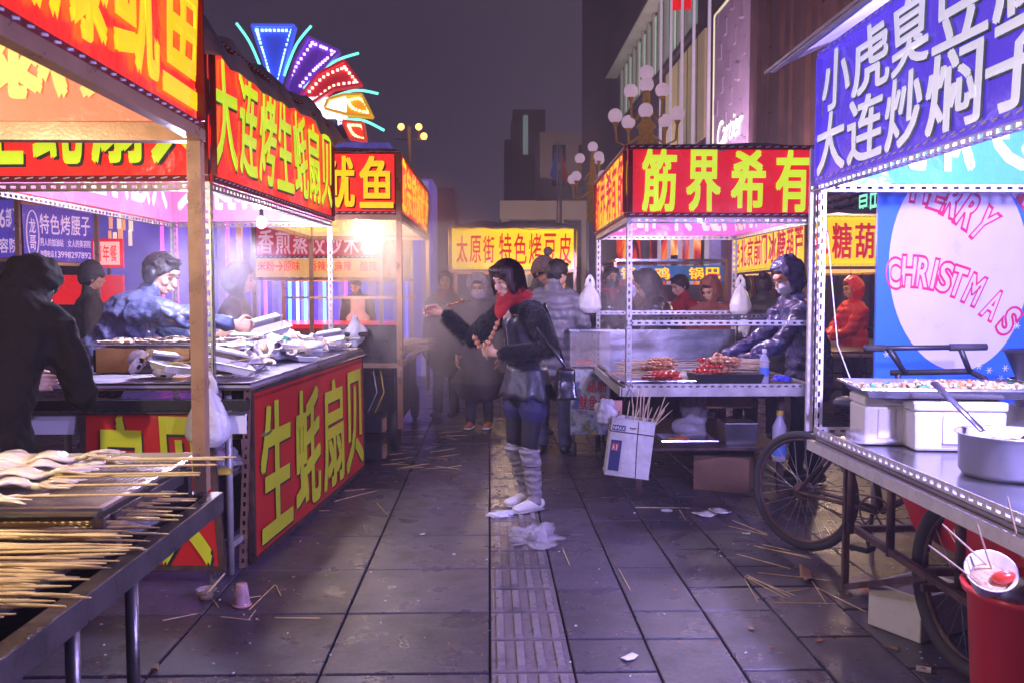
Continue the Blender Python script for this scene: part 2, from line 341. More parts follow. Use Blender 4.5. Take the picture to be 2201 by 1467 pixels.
# ================================================================ ground
def paving_mat(name, c1, c2, brick=False):
    m = bpy.data.materials.new(name); m.use_nodes = True; n = m.node_tree.nodes; l = m.node_tree.links; b = n['Principled BSDF']
    g = n.new('ShaderNodeNewGeometry'); oi = n.new('ShaderNodeObjectInfo')
    t1 = n.new('ShaderNodeTexNoise'); t1.inputs['Scale'].default_value = 1.1; t1.inputs['Detail'].default_value = 8; t1.inputs['Roughness'].default_value = .65
    t2 = n.new('ShaderNodeTexNoise'); t2.inputs['Scale'].default_value = 38; t2.inputs['Detail'].default_value = 6; t2.inputs['Roughness'].default_value = .8
    for t in (t1, t2): l.new(g.outputs['Position'], t.inputs['Vector'])
    a = n.new('ShaderNodeMath'); a.operation = 'MULTIPLY_ADD'; a.inputs[1].default_value = .95; l.new(t2.outputs[0], a.inputs[0])
    a2 = n.new('ShaderNodeMath'); a2.operation = 'MULTIPLY_ADD'; a2.inputs[1].default_value = .26; a2.inputs[2].default_value = .02; l.new(oi.outputs['Random'], a2.inputs[0])
    a3 = n.new('ShaderNodeMath'); a3.operation = 'MULTIPLY_ADD'; a3.inputs[1].default_value = .28; l.new(t1.outputs[0], a3.inputs[0]); l.new(a2.outputs[0], a3.inputs[2]); l.new(a3.outputs[0], a.inputs[2])
    cr = n.new('ShaderNodeValToRGB'); cr.color_ramp.elements[0].position = .50; cr.color_ramp.elements[0].color = (*c1, 1); cr.color_ramp.elements[1].position = 1.0; cr.color_ramp.elements[1].color = (*c2, 1)
    l.new(a.outputs[0], cr.inputs[0]); col = cr.outputs[0]
    # spots of old grease and gum
    v = n.new('ShaderNodeTexNoise'); v.inputs['Scale'].default_value = 5; v.inputs['Detail'].default_value = 10; l.new(g.outputs['Position'], v.inputs['Vector'])
    r3 = n.new('ShaderNodeMapRange'); r3.inputs[1].default_value = .56; r3.inputs[2].default_value = .66; r3.inputs[4].default_value = .55; l.new(v.outputs[0], r3.inputs[0])
    mx = n.new('ShaderNodeMix'); mx.data_type = 'RGBA'; mx.inputs[7].default_value = (.03, .026, .028, 1); l.new(r3.outputs[0], mx.inputs[0]); l.new(col, mx.inputs[6]); col = mx.outputs[2]
    if brick:
        bk = n.new('ShaderNodeTexBrick'); bk.offset = 0; bk.inputs['Scale'].default_value = 1; bk.inputs['Brick Width'].default_value = .646; bk.inputs['Row Height'].default_value = .646; bk.inputs['Mortar Size'].default_value = .012
        bk.inputs['Color1'].default_value = (1, 1, 1, 1); bk.inputs['Color2'].default_value = (.75, .75, .75, 1); bk.inputs['Mortar'].default_value = (.15, .15, .15, 1)
        l.new(g.outputs['Position'], bk.inputs['Vector']); mm = n.new('ShaderNodeMix'); mm.data_type = 'RGBA'; mm.blend_type = 'MULTIPLY'; mm.inputs[0].default_value = 1; l.new(col, mm.inputs[6]); l.new(bk.outputs[0], mm.inputs[7]); col = mm.outputs[2]
    l.new(col, b.inputs['Base Color'])
    rr = n.new('ShaderNodeMapRange'); rr.inputs[1].default_value = .3; rr.inputs[2].default_value = .7; rr.inputs[3].default_value = .22; rr.inputs[4].default_value = .42; l.new(v.outputs[0], rr.inputs[0]); l.new(rr.outputs[0], b.inputs['Roughness'])
    bp = n.new('ShaderNodeBump'); bp.inputs['Distance'].default_value = .0022; l.new(t2.outputs[0], bp.inputs['Height']); l.new(bp.outputs[0], b.inputs['Normal'])
    return m
M['tile'] = paving_mat('paving_stone', (.018, .016, .022), (.115, .096, .13))
M['tilef'] = paving_mat('far_paving', (.018, .016, .022), (.115, .096, .13), True)
M['joint'] = pm('dirt_joint', (.018, .015, .015), .9)
M['bars'] = paving_mat('tactile_bar', (.07, .06, .068), (.26, .22, .24))
M['tact'] = paving_mat('tactile_paving', (.05, .04, .046), (.20, .16, .175))
gm = MB(); gm.add([(-250, -15, -.03), (250, -15, -.03), (250, 400, -.03), (-250, 400, -.03)], [(0, 1, 2, 3)])
ground = link('ground', gm_ := newmesh('ground', gm.v, gm.f, [M['joint']])); tag(ground, kind='structure')
fm = MB()
for (x0, x1, y0, y1) in ((-120, 120, 16, 300), (-120, -7.106, -10, 16), (6.78, 120, -10, 16)): fm.add([(x0, y0, -.004), (x1, y0, -.004), (x1, y1, -.004), (x0, y1, -.004)], [(0, 1, 2, 3)])
road = link('plaza_paving', newmesh('plaza', fm.v, fm.f, [M['tilef']])); tag(road, kind='structure')
pav = thing('pavement', None, None); tag(pav, kind='structure')
def tile_mesh(w_, d_, mat, bars=False):
    g = .0045; mb = MB(); b = .004
    x, y = w_ / 2 - g, d_ / 2 - g * 1.7
    mb.add([(-x, -y, -.03), (x, -y, -.03), (x, y, -.03), (-x, y, -.03), (-x, -y, -b), (x, -y, -b), (x, y, -b), (-x, y, -b), (-x + b, -y + b, 0), (x - b, -y + b, 0), (x - b, y - b, 0), (-x + b, y - b, 0)],
           [(0, 1, 5, 4), (1, 2, 6, 5), (2, 3, 7, 6), (3, 0, 4, 7), (4, 5, 9, 8), (5, 6, 10, 9), (6, 7, 11, 10), (7, 4, 8, 11), (8, 9, 10, 11)])
    if bars:
        mb.m = 1; [mb.box(((i - 1.5) * .078, 0, .004), (.034, d_ - .045, .009), None, .86) for i in range(4)]
    return newmesh('tile', mb.v, mb.f, [M[mat], M['bars']], mb.mi)
tb, ts, tt = tile_mesh(.646, .646, 'tile'), tile_mesh(.323, .323, 'tile'), tile_mesh(.323, .323, 'tact', True)
t2x = tile_mesh(.323, .646, 'tile')
Y0 = 4.0 - .646 * 8
cells = []
for i in range(11):
    for j in range(26):
        cells.append((-.323 - .646 * i, Y0 + .646 * (j + .5), tb))
for j in range(52): cells.append((.1615, Y0 + .323 * (j + .5), tt))
for i in range(20):
    j = 0
    while j < 52:
        if (i * 7 + j * 3) % 5 < 2 and j < 51: cells.append((.4845 + .323 * i, Y0 + .323 * (j + 1), t2x)); j += 2
        else: cells.append((.4845 + .323 * i, Y0 + .323 * (j + .5), ts)); j += 1
cells = [c for c in cells if c[1] < 16]
def vis(c):
    if c[1] < 2.9: return 0
    px = 1052 + c[0] / c[1] * 1934
    if px < -120 or px > 2320: return 0
    return (2.5 if c[2] is tb else 1) / c[1] ** 3
cells.sort(key=lambda c: -vis(c))
rest = MB()
for k, (x, y, me) in enumerate(cells):
    dz = random.uniform(-.0025, .0015)
    if k < 297 and vis((x, y, me)) > 0:
        o = bpy.data.objects.new('paving_tile' if me is not tt else 'tactile_tile', me); COL.objects.link(o); o.parent = pav; o.location = (x, y, dz); o.rotation_euler = (random.uniform(-.002, .002), random.uniform(-.002, .002), random.uniform(-.0025, .0025))
    else:
        rest.m = 1 if me is tt else 0
        rest.add([v.co for v in me.vertices], [tuple(p.vertices) for p in me.polygons], Matrix.Translation((x, y, dz)))
o = rest.build('distant_tiles', [M['tile'], M['tact']], pav); tag(o, kind='stuff')
# ================================================================ stalls, left side
def posts(parent, pts, z0, z1, mats='steel', tube=None, dirs=None):
    for k, (x, y) in enumerate(pts):
        mb = MB()
        if tube: mb.box((x, y, (z0 + z1) / 2), (tube, tube, z1 - z0))
        else:
            sx, sy = dirs[k]; slotted(mb, (x, y, z0), (x, y, z1), (sx, 0, 0), (0, sy, 0))
        mb.build('post', M[mats], parent)
def beam(parent, p, q, z, mat='steel', tube=None, name='beam', inward=None):
    p, q = V(*p[:2], z), V(*q[:2], z); mb = MB()
    if tube: mb.bar(p, q, tube, tube)
    else:
        d = (q - p).normalized(); slotted(mb, p, q, V(0, 0, 1), inward or d.cross(V(0, 0, -1)))
    return mb.build(name, M[mat], parent)
def tarp(parent, P, z, over=.1, name='tarpaulin', amp=.05, sag=.16, mat='tarp'):
    """crumpled sheet over the roof frame; P = four plan corners, its edges hang a little"""
    mb = MB(); n = 22; c = sum((V(*p, 0) for p in P), V(0, 0, 0)) / 4
    Q = [c + (V(*p, 0) - c) * (1 + over) for p in P]
    vs = []
    for j in range(n + 1):
        for i in range(n + 1):
            u, v = i / n, j / n
            p = Q[0].lerp(Q[1], u).lerp(Q[3].lerp(Q[2], u), v); e = min(u, 1 - u, v, 1 - v)
            zz = z + amp * noise.noise(V(p.x * 5, p.y * 5, 3)) * 1.6 + .10 * math.sin(min(1, e * 3) * PI / 2) - (sag if e < .02 else sag * .3 if e < .06 else 0)
            vs.append(V(p.x, p.y, zz))
    fs = [(j * (n + 1) + i, j * (n + 1) + i + 1, (j + 1) * (n + 1) + i + 1, (j + 1) * (n + 1) + i) for j in range(n) for i in range(n)]
    mb.add(vs, fs); o = mb.build(name, M[mat], parent, True)
    s = o.modifiers.new('thick', 'SOLIDIFY'); s.thickness = .006; return o
# ---- nearest left stall: grilled squid
L1 = thing('food_stall', 'nearest left stall with red squid banner and square warm-lit aluminium post', 'food stall', (-1.6, 2.2, 0))
banner(L1, (-.985, .9), (-.985, 3.12), 1.99, 2.62, '大连火爆鱿鱼', 'red', 'yel', None, 'iw', 'iwt', (.02, 1.0, .10, .92), seed=1, gap=.06, bold=.045)
banner(L1, (-.985, 3.12), (-3.1, 3.12), 2.02, 2.62, '火爆铁板鱿鱼', 'red', 'yel', None, 'iw', 'iwt', (.04, .96, .12, .88), seed=2, bold=.045)
for zz in (1.975,): beam(L1, (-.985, .9), (-.985, 3.12), zz, 'warmpole', .04)
beam(L1, (-3.1, 3.12), (-1.01, 3.12), 1.985, 'warmpole', .06)
posts(L1, [(-1.0, 3.12), (-3.1, 3.12)], .76, 1.955, 'warmpole', .046)
t = MB().box((-2.05, 2.0, 2.66), (2.2, 2.5, .03)); t.build('roof_panel', M['tarp'], L1)
M['greasy'] = pm('greasy_black_top', (.03, .024, .026), .18, .2, .3, 4, .002, 20)
t = MB().box((-1.95, 2.1, .69), (2.0, 1.98, .02)); t.build('counter', M['greasy'], L1)
for p, q, z, w_, h_ in (((-.95, 1.1), (-.95, 3.12), .72, .05, .07), ((-2.95, 3.1), (-.98, 3.1), .72, .05, .07), ((-1.03, 2.36), (-1.03, 3.05), .835, .035, .045), ((-2.95, 3.07), (-1.03, 3.07), .835, .035, .045)):
    MB().bar(V(*p, z), V(*q, z), w_, h_).build('counter_rail', M['dsteel'], L1, bevel=.004)
for x, y in ((-.97, 2.42), (-1.02, 2.18), (-2.8, 3.0), (-2.8, 1.3)):
    MB().loft([(x, y, 0), (x, y, .685)], [.018, .018], n=10).build('leg', M['dsteel'], L1, True)
MB().box((-1.12, 1.75, .33), (.012, .75, .60)).build('side_panel', M['dsteel'], L1)
# ---- second left stall: scallops and oysters
NS, FS, FB, NB = (-1.35, 4.43), (-1.19, 6.9), (-2.46, 7.07), (-2.56, 4.5)
L2 = thing('food_stall', 'left stall with two big red oyster and scallop banners and a grey tarpaulin roof', 'food stall', (-1.9, 5.7, 0))
T7 = '大连烤生蚝扇贝'
banner(L2, NB, NS, 1.98, 2.68, '生蚝扇贝', 'red', 'yg', 'blk', 'ip', 'ipt', (.02, .99, .12, .90), seed=3, gap=.16, bold=.045)
banner(L2, NS, FS, 1.98, 2.68, T7, 'red', 'yg', 'blk', 'ip', 'ipt', (.01, .99, .12, .90), seed=4, gap=.10, bold=.035)
banner(L2, FS, FB, 1.98, 2.68, '生蚝扇贝', 'red', 'yg', None, 'ip', 'ipt', (.03, .97, .12, .90), seed=5, bold=.04)
banner(L2, FB, NB, 1.98, 2.68, T7, 'red', 'yg', None, 'ip', 'ipt', (.03, .97, .12, .90), seed=6, bold=.035)
for a, b_ in ((NB, NS), (NS, FS), (FS, FB), (FB, NB)): beam(L2, a, b_, 1.935)
posts(L2, [NS, FS, FB, NB], 0.0, 2.66, 'steel', None, [(-1, 1), (-1, -1), (1, -1), (1, 1)])
tarp(L2, [NB, NS, FS, FB], 2.72, .12, amp=.07)
M['crate'] = pm('grey_counter_sheet', (.36, .34, .42), .5, var=.3, dirt=.4)
cm = MB(); P4 = [(-2.15, 4.42), (-1.17, 4.42), (-1.02, 7.15), (-2.05, 7.15)]
cm.add([(*p, .97) for p in P4] + [(*p, 1.0) for p in P4], [(3, 2, 1, 0), (4, 5, 6, 7), (0, 1, 5, 4), (1, 2, 6, 5), (2, 3, 7, 6), (3, 0, 4, 7)]); cm.build('counter', M['crate'], L2)
for a, b_ in ((P4[0], P4[1]), (P4[1], P4[2]), (P4[3], P4[2])):
    beam(L2, a, b_, .965, name='counter_rail', mat='warmpole'); 
beam(L2, (-2.3, 4.38), (-1.17, 4.38), .90, 'black', .05, 'counter_rail'); beam(L2, (-2.3, 4.39), (-1.17, 4.39), .855, name='counter_rail')
MB().box((-1.75, 4.44, .80), (1.1, .02, .10)).build('apron_board', M['foamtray'], L2)
sh_ = MB()
for k in range(7): sh_.bar((-1.55 + .02 * k, 4.6 + k * .09, .52), (-1.30 + .010 * k, 4.6 + k * .09, .52), .05, .015)
sh_.build('slatted_shelf', M['ssteel'], L2)
beam(L2, (-1.47, 4.5), (-1.3, 6.9), .5, name='shelf_rail'); beam(L2, (-1.32, 4.55), (-1.12, 7.0), .5, name='shelf_rail')
for x, y in ((-1.32, 4.55), (-1.12, 7.1), (-2.1, 4.5), (-2.05, 7.1)): MB().loft([(x, y, 0.01), (x, y, .97)], [.019, .019], n=8).build('leg', M['pole'], L2, True)
MB().bar((-1.5, 4.7, .16), (-1.32, 4.55, .16), .03, .03).bar((-1.32, 4.55, .16), (-1.14, 7.0, .16), .03, .03).build('brace', M['pole'], L2)
M['purpanel'] = pm('purple_board', (.16, .09, .34), .5, var=.2, dirt=.2)
MB().bar((-1.48, 4.75, .30), (-1.3, 6.9, .30), .02, .42).build('back_board', M['purpanel'], L2)
# leaning advertising boards: separate things
def board(name, label, pts, body, lay, ink, shadow, seed, gap, bold, cat='sign'):
    """pts: near-left-bottom, right-bottom, right-top, left-top in world; flat framed board"""
    a, b_, c, d = [Vector(p) for p in pts]; th = thing(name, label, cat, (a + b_) / 2)
    nrm = (b_ - a).cross(d - a).normalized()
    def T(u, v, off=0): return a.lerp(b_, u).lerp(d.lerp(c, u), v) + nrm * (off + .003 * noise.noise(V(u * 4, v * 3, seed)))
    n = 10; mb = MB()
    for off, fl in ((0, 0), (-.012, 1)):
        vs = [T(i / n, j / n, off) for j in range(n + 1) for i in range(n + 1)]; fs = [(j * (n + 1) + i, j * (n + 1) + i + 1, (j + 1) * (n + 1) + i + 1, (j + 1) * (n + 1) + i) for j in range(n) for i in range(n)]
        mb.add(vs, [f[::-1] for f in fs] if fl else fs)
    mb.build('panel', M['boardred'], th)
    cw = (lay[1] - lay[0]) / len(body)
    for i, ch in enumerate(body):
        x0 = lay[0] + cw * i; text_mb(ch, x0, x0 + cw, lay[2], lay[3], T, bold, .010, gap).build('lettering', M[ink], th)
        text_mb(ch, x0 + .012, x0 + cw + .012, lay[2] - .018, lay[3] - .018, T, bold, .005, gap).build('lettering_shadow', M[shadow], th)
    fr = MB()
    for p, q in ((a, b_), (b_, c), (c, d), (d, a)): MB().bar(p - nrm * .012, q - nrm * .012, .03, .03, nrm).build('frame_bar', M['rust'], th)
    return th, T, nrm
M['boardred'] = pm('red_board_print', (.62, .02, .015), .35, var=.06, scale=3, bump=.001, coat=.2, dirt=.12)
M['boardyg'] = pm('board_yellow_green', (.68, .74, .02), .35, var=.05, coat=.2)
M['boardblk'] = pm('board_black', (.015, .03, .03), .4)
A1, T1, n1 = board('sign_board', 'tall red board reading oyster and scallop in yellow-green, facing the aisle beside the left stall', [(-1.24, 4.72, .03), (-1.00, 7.15, .05), (-1.01, 7.15, .94), (-1.24, 4.72, .93)], '生蚝扇贝', (.02, .99, .06, .90), 'boardyg', 'boardblk', 11, .10, .045)
hm = MB()
for k in range(60): 
    u = k / 60; hm.add([T1(u, .945, .004), T1(u + .008, .945, .004), T1(u + .012, .965, .004), T1(u + .004, .965, .004)], [(0, 1, 2, 3)])
tag(hm.build('lacing', M['hem'], A1), kind='stuff')
mb = MB(); slotted(mb, (-1.28, 4.69, 0), (-1.24, 4.70, .97), (-1, 0, 0), (0, 1, 0)); mb.build('side_post', M['warmpole'], A1)
mb = MB(); slotted(mb, T1(0, 1, .01) + V(0, 0, .01), T1(1, 1, .01) + V(0, 0, .01), n1, (0, 0, 1)); mb.build('top_rail', M['ssteel'], A1)
board('sign_board', 'low red board with cut-off yellow characters under the near end of the left counter', [at(180, 1215, 4.35), at(478, 1222, 4.35), at(443, 868, 4.42), at(178, 860, 4.42)], '扇贝', (.06, .98, .02, .92), 'boardyg', 'boardblk', 12, .18, .05)
# ---- third left stall: squid
L3 = thing('food_stall', 'third left stall with red squid banner and bare bulb, pole standing in smoke', 'food stall', (-1.4, 9, 0))
a, b_, c, d = (-2.1, 7.65), (-.76, 7.65), (-.73, 10.7), (-2.1, 10.7)
banner(L3, a, b_, 2.09, 2.62, '铁板鱿鱼', 'red', 'yel', 'hem', 'io', 'iot', (.02, .98, .1, .92), seed=7, bold=.04)
banner(L3, b_, c, 2.09, 2.62, '正宗铁板鱿鱼', 'red', 'yel', None, 'io', 'iot', (.02, .98, .1, .92), seed=8, bold=.04)
banner(L3, c, d, 2.09, 2.62, '铁板鱿鱼', 'red', 'yel', None, 'io', 'iot', (.02, .98, .1, .92), seed=9, bold=.04)
banner(L3, d, a, 2.09, 2.62, '正宗铁板鱿鱼', 'red', 'yel', None, 'io', 'iot', (.02, .98, .1, .92), seed=10, bold=.04)
posts(L3, [a, b_, c, d], .28, 2.6, 'warmpole', .045)
for p, q in ((a, b_), (b_, c), (c, d), (d, a)): beam(L3, p, q, 2.065, 'warmpole', .04)
for zz in (.82,): 
    for p, q in ((a, b_), (b_, c), (c, d), (d, a)): beam(L3, p, q, zz, 'warmpole', .04, 'counter_rail')
beam(L3, (-2.1, 9.2), (-.75, 9.2), 1.38, 'warmpole', .025)
MB().box((-1.43, 9.2, .86), (1.3, 3.0, .03)).build('counter', M['dsteel'], L3)
MB().box((-1.1, 7.67, 1.0), (.62, .02, .32)).build('front_panel', M['dsteel'], L3)
for x, y in ((-.85, 8.1), (-.85, 10.2), (-1.9, 8.1), (-1.9, 10.2)):
    w_ = MB(); Mx = Matrix.Translation((x, y, .2)) @ Matrix.Rotation(R(90), 4, 'Y'); w_.torus((0, 0, 0), .16, .04, Mx, 24, 8); w_.loft([(x - .03, y, .2), (x + .03, y, .2)], [.05, .05]); w_.bar((x, y, .2), (x, y, .8), .04, .04)
    w_.build('wheel', M['rubber'], L3, True)
MB().box((-1.4, 9.2, .45), (1.1, 2.4, .5)).build('storage_body', M['black'], L3)
tarp(L3, [a, b_, c, d], 2.64, .03, amp=.02, sag=.03)
# ================================================================ stalls, right side
# ---- middle right stall
R2 = thing('food_stall', 'right middle stall of slotted steel with red four-character banner over skewers', 'food stall', (1.55, 7, 0))
a, b_, c, d = (.915, 6.0), (2.18, 6.0), (2.2, 8.0), (.95, 8.0)
M['hot'] = M['redb']
banner(R2, a, b_, 1.94, 2.41, '筋界希有', 'redb', 'yg', None, 'im', 'imt', (.05, .99, .07, .95), seed=13, gap=.22, bold=.05)
banner(R2, d, a, 1.94, 2.41, '筋界希有筋', 'yelb', 'redp', None, 'im', 'imt', (.0, 1, .06, .94), seed=14, gap=.1, bold=.03)
banner(R2, c, d, 1.94, 2.41, '筋界希有', 'redb', 'yg', None, 'im', 'imt', (.05, .99, .07, .95), seed=15, gap=.2, bold=.045)
banner(R2, b_, c, 1.94, 2.41, '筋界希有筋', 'redb', 'yg', None, 'im', 'imt', (.0, 1, .06, .94), seed=16, gap=.1, bold=.04)
posts(R2, [a, b_, c, d], .80, 2.41, 'pole', None, [(1, 1), (-1, 1), (-1, -1), (1, -1)])
for p, q in ((a, b_), (b_, c), (c, d), (d, a)): beam(R2, p, q, 1.90, 'pole'); beam(R2, p, q, .79, name='counter_rail', mat='pole')
beam(R2, (.92, 6.05), (2.15, 6.9), 1.235, name='cross_rail'); beam(R2, d, (2.2, 8.0), 1.235, name='cross_rail'); beam(R2, a, b_, 1.215, name='cross_rail', mat='pole')
MB().box((1.555, 7.0, .805), (1.24, 1.96, .02)).build('counter', M['ssteel'], R2)
MB().box((1.57, 7.9, .96), (1.2, .01, .30)).build('splash_board', M['ssteel'], R2)
MB().bar((.89, 5.99, .775), (2.2, 5.99, .775), .02, .06).bar((.885, 6, .775), (.92, 8, .775), .02, .06).build('counter_edge', M['pole'], R2)
for x, y in ((1.05, 6.25), (2.05, 6.25), (2.05, 7.8), (1.08, 7.8)): MB().bar((x, y, .02), (x, y, .76), .04, .04).build('leg', M['rust'], R2)
MB().box((1.57, 7.0, .34), (1.05, 1.5, .02)).build('lower_shelf', M['rust'], R2)
tarp(R2, [a, b_, c, d], 2.40, .01, amp=.015, sag=.01)
# ---- nearest right stall on a cargo tricycle
R1 = thing('food_stall', 'nearest right stall with purple banner and long steel counter on a cargo tricycle', 'food stall', (2.3, 2.6, 0))
XR = 1.50; a, b_, c, d = (XR, .9), (XR, 4.10), (3.3, 4.10), (3.3, .9)
M['wsteel'] = pm('white_slotted_steel', (.72, .68, .72), .4, .2, .1, 20, .0005, 150, dirt=.3)
banner(R1, b_, a, 1.935, 2.52, [('小虎臭豆腐', (.01, .545, .51, .95)), ('大连炒焖子', (.0, .54, .05, .50)), ('小虎臭豆腐', (.56, .99, .51, .95)), ('大连炒焖子', (.56, .99, .05, .50))], 'pur', 'lav', 'blk', 'ib', 'ibt', seed=17, gap=.06, bold=.035, hem='pur', sh=(.008, -.008))
banner(R1, c, b_, 1.935, 2.50, '大连炒焖子', 'pur', 'lav', None, 'ib', 'ibt', (.02, .98, .1, .9), seed=18, gap=.1, bold=.035, hem='pur')
banner(R1, a, d, 1.935, 2.50, '大连炒焖子', 'pur', 'lav', None, 'ib', 'ibt', (.02, .98, .1, .9), seed=19, gap=.1, bold=.035, hem='pur')
posts(R1, [b_, c], .79, 2.5, 'wsteel', None, [(1, -1), (-1, -1)]); MB().box((XR - .012, 4.135, 1.45), (.03, .02, 1.3)).build('post_strip', M['wsteel'], R1)
for p, q in ((a, b_), (b_, c)): beam(R1, p, q, 1.90, 'wsteel')
beam(R1, (XR, .9), (XR, 4.1), .785, 'wsteel', name='counter_rail', inward=V(1, 0, 0)); beam(R1, b_, c, .785, 'wsteel', name='counter_rail')
MB().box((2.4, 2.5, .775), (1.78, 3.2, .025)).build('counter', M['ssteel'], R1)
MB().bar((XR - .01, .9, .74), (XR - .01, 4.12, .74), .03, .045).build('counter_edge', M['wsteel'], R1)
rf = MB(); rf.bar((XR - .14, .9, 2.50), (XR - .14, 4.35, 2.50), .02, .012); rf.add([(XR - .16, .8, 2.50), (XR - .16, 4.42, 2.50), (2.4, 4.42, 3.0), (2.4, .8, 3.0), (XR - .16, .8, 2.515), (XR - .16, 4.42, 2.515), (2.4, 4.42, 3.015), (2.4, .8, 3.015)], [(0, 1, 2, 3), (7, 6, 5, 4), (0, 4, 5, 1), (1, 5, 6, 2), (2, 6, 7, 3), (3, 7, 4, 0)]); rf.build('roof_panel', M['tarp'], R1)
for x, y in ((1.62, 3.55), (1.64, 3.05), (1.75, 2.3), (1.6, 3.9), (2.9, 3.6), (2.9, 1.5)): MB().loft([(x, y, .38), (x, y, .762)], [.018, .018], n=8).build('support', M['rust'], R1, True)
def wheel(parent, c, ax, r, name='wheel', tw=.022, spk=28):
    """bicycle wheel with centre c and axle direction ax"""
    ax = ax.normalized(); Mx = frame(c, V(0, 0, 1), ax)  # x up, z axle
    e = MB().torus((0, 0, 0), r - tw, tw, Mx, 48, 10).build(name, M['rubber'], parent, True)
    MB().torus((0, 0, 0), r - tw * 2.1, .012, Mx, 48, 6).build('rim', M['rust'], e, True)
    h = MB(); h.loft([c - ax * .05, c + ax * .05], [.02, .02]); h.loft([c - ax * .028, c - ax * .024], [.05, .05], n=16); h.loft([c + ax * .024, c + ax * .028], [.05, .05], n=16); h.loft([c - ax * .07, c + ax * .07], [.007, .007]); h.build('hub', M['rust'], e, True)
    for k in range(spk):
        th = 2 * PI * k / spk; sgn = 1 if k % 2 else -1; t2 = th + sgn * .35 * (1 if k % 4 < 2 else -1)
        p = Mx @ V(.045 * math.cos(t2), .045 * math.sin(t2), sgn * .024); q = Mx @ V((r - tw * 2.1) * math.cos(th), (r - tw * 2.1) * math.sin(th), 0)
        MB().loft([p, q], [.0016, .0016], n=4, cap=False).build('spoke', M['steel'], e)
    return e
TR = thing('cargo_tricycle', 'rusty front-loading cargo tricycle with spoked wheels carrying the nearest right stall', 'tricycle', (1.9, 4.0, 0))
cw = at(1727, 1068, 4.95); cw.z = .335
view = V(cw.x, cw.y, 0).normalized(); ang = math.atan2(view.x, view.y)
bd = V(math.sin(ang + R(180 - 57)), math.cos(ang + R(180 - 57)), 0); bax = V(bd.y, -bd.x, 0)
wheel(TR, cw, bax, .335)
nw = V(1.80, 3.28, .34); wheel(TR, nw, V(1, .12, 0), .345, tw=.033)
nw2 = V(2.75, 3.28, .34); wheel(TR, nw2, V(1, .12, 0), .345, tw=.028)
crk = cw + bd * .46 - V(0, 0, .03)
fr = MB()
for sd in (-1, 1):
    o_ = bax * (.055 * sd)
    fr.loft([cw + o_, crk + o_ * .6], [.011, .013], n=8); fr.loft([cw + o_, cw + bd * .36 + V(0, 0, .47) + o_ * .4], [.011, .011], n=8)
fr.loft([crk, crk - bd * .10 + V(0, 0, .52)], [.018, .016], n=10); fr.loft([crk, crk + bd * .34 + V(.1, -.05, .30)], [.018, .018], n=8); fr.loft([crk - bd * .09 + V(0, 0, .45), crk + bd * .30 + V(.1, -.05, .36)], [.016, .016], n=8)
fr.loft([crk + bd * .05 + V(0, -.02, -.03), crk + bd * .05 + V(0, -.02, .42)], [.016, .016], n=8)
fr.build('frame', M['rust'], TR, True)
ck = MB(); Mx = frame(crk + bax * .06, V(0, 0, 1), bax); ck.torus((0, 0, 0), .085, .006, Mx, 28, 6)
for k in range(5): ck.bar(crk + bax * .06, Mx @ V(.085 * math.cos(k * 1.256), .085 * math.sin(k * 1.256), 0), .012, .005)
ck.build('chainring', M['rust'], TR, True)
ca = crk + bax * .09; cb = ca - bd * .02 - V(0, 0, .17)
MB().bar(ca, cb, .02, .014).build('crank', M['rust'], TR); MB().box((0, 0, 0), (.10, .085, .03), frame(cb + bax * .05, bd)).build('pedal', M['black'], TR, bevel=.004)
MB().bar(cw + bax * .03 + V(0, 0, .03), crk + bax * .06 + V(0, 0, .085), .008, .006).bar(cw + bax * .03 - V(0, 0, .03), crk + bax * .06 - V(0, 0, .085), .008, .006).build('chain', M['rust'], TR)
cf = MB()
for p, q in (((1.62, 3.9, .4), (1.62, 1.2, .4)), ((2.9, 3.9, .4), (2.9, 1.2, .4)), ((1.62, 3.9, .4), (2.9, 3.9, .4)), ((1.62, 3.28, .40), (2.9, 3.28, .40)), ((1.62, 2.0, .4), (2.9, 2.0, .4)), ((1.62, 3.28, .34), (2.95, 3.28, .34)), ((1.60, 3.95, .12), (1.60, 3.95, .76)), ((1.60, 3.95, .12), (1.70, 3.4, .34))): cf.bar(p, q, .026, .026)
cf.build('cargo_frame', M['rust'], TR)
hb = MB(); h0, h1 = at(1858, 748, 4.3), at(2120, 745, 4.3); hb.loft([h0, h0.lerp(h1, .5), h1], [.013, .013, .013], n=10)
for px, qx in ((1910, 1945), (2065, 2085)): hb.loft([at(px, 750, 4.3), at(qx, 800, 4.32)], [.014, .014], n=8)
hb.loft([at(1915, 800, 4.33), at(2085, 797, 4.33), at(2115, 812, 4.25), at(2140, 850, 4.2), at(2145, 900, 4.15)], [.015] * 5, n=10)
hb.loft([at(1930, 800, 4.33), at(1932, 1010, 4.6), crk + bd * .2 + V(0, 0, .3)], [.015, .015, .015], n=8)
hb.build('handlebar', M['black'], TR, True)
MB().loft([h0, h0.lerp(h1, .16)], [.017, .018], n=10).build('grip', M['rubber'], TR, True); MB().loft([h1.lerp(h0, .3), h1], [.018, .017], n=10).build('grip', M['rubber'], TR, True)
MB().limb([h0.lerp(h1, .22), h0.lerp(h1, .26) - V(0, 0, .03), h0.lerp(h1, .30) - V(0, 0, .07)], [.007, .006, .005]).build('brake_lever', M['black'], TR, True)
s0 = crk - bd * .10 + V(0, 0, .55); MB().limb([s0 - bd * .13, s0, s0 + bd * .14], [(.09, .035), (.07, .035), (.025, .025)], bax).build('saddle', M['black'], TR, True)
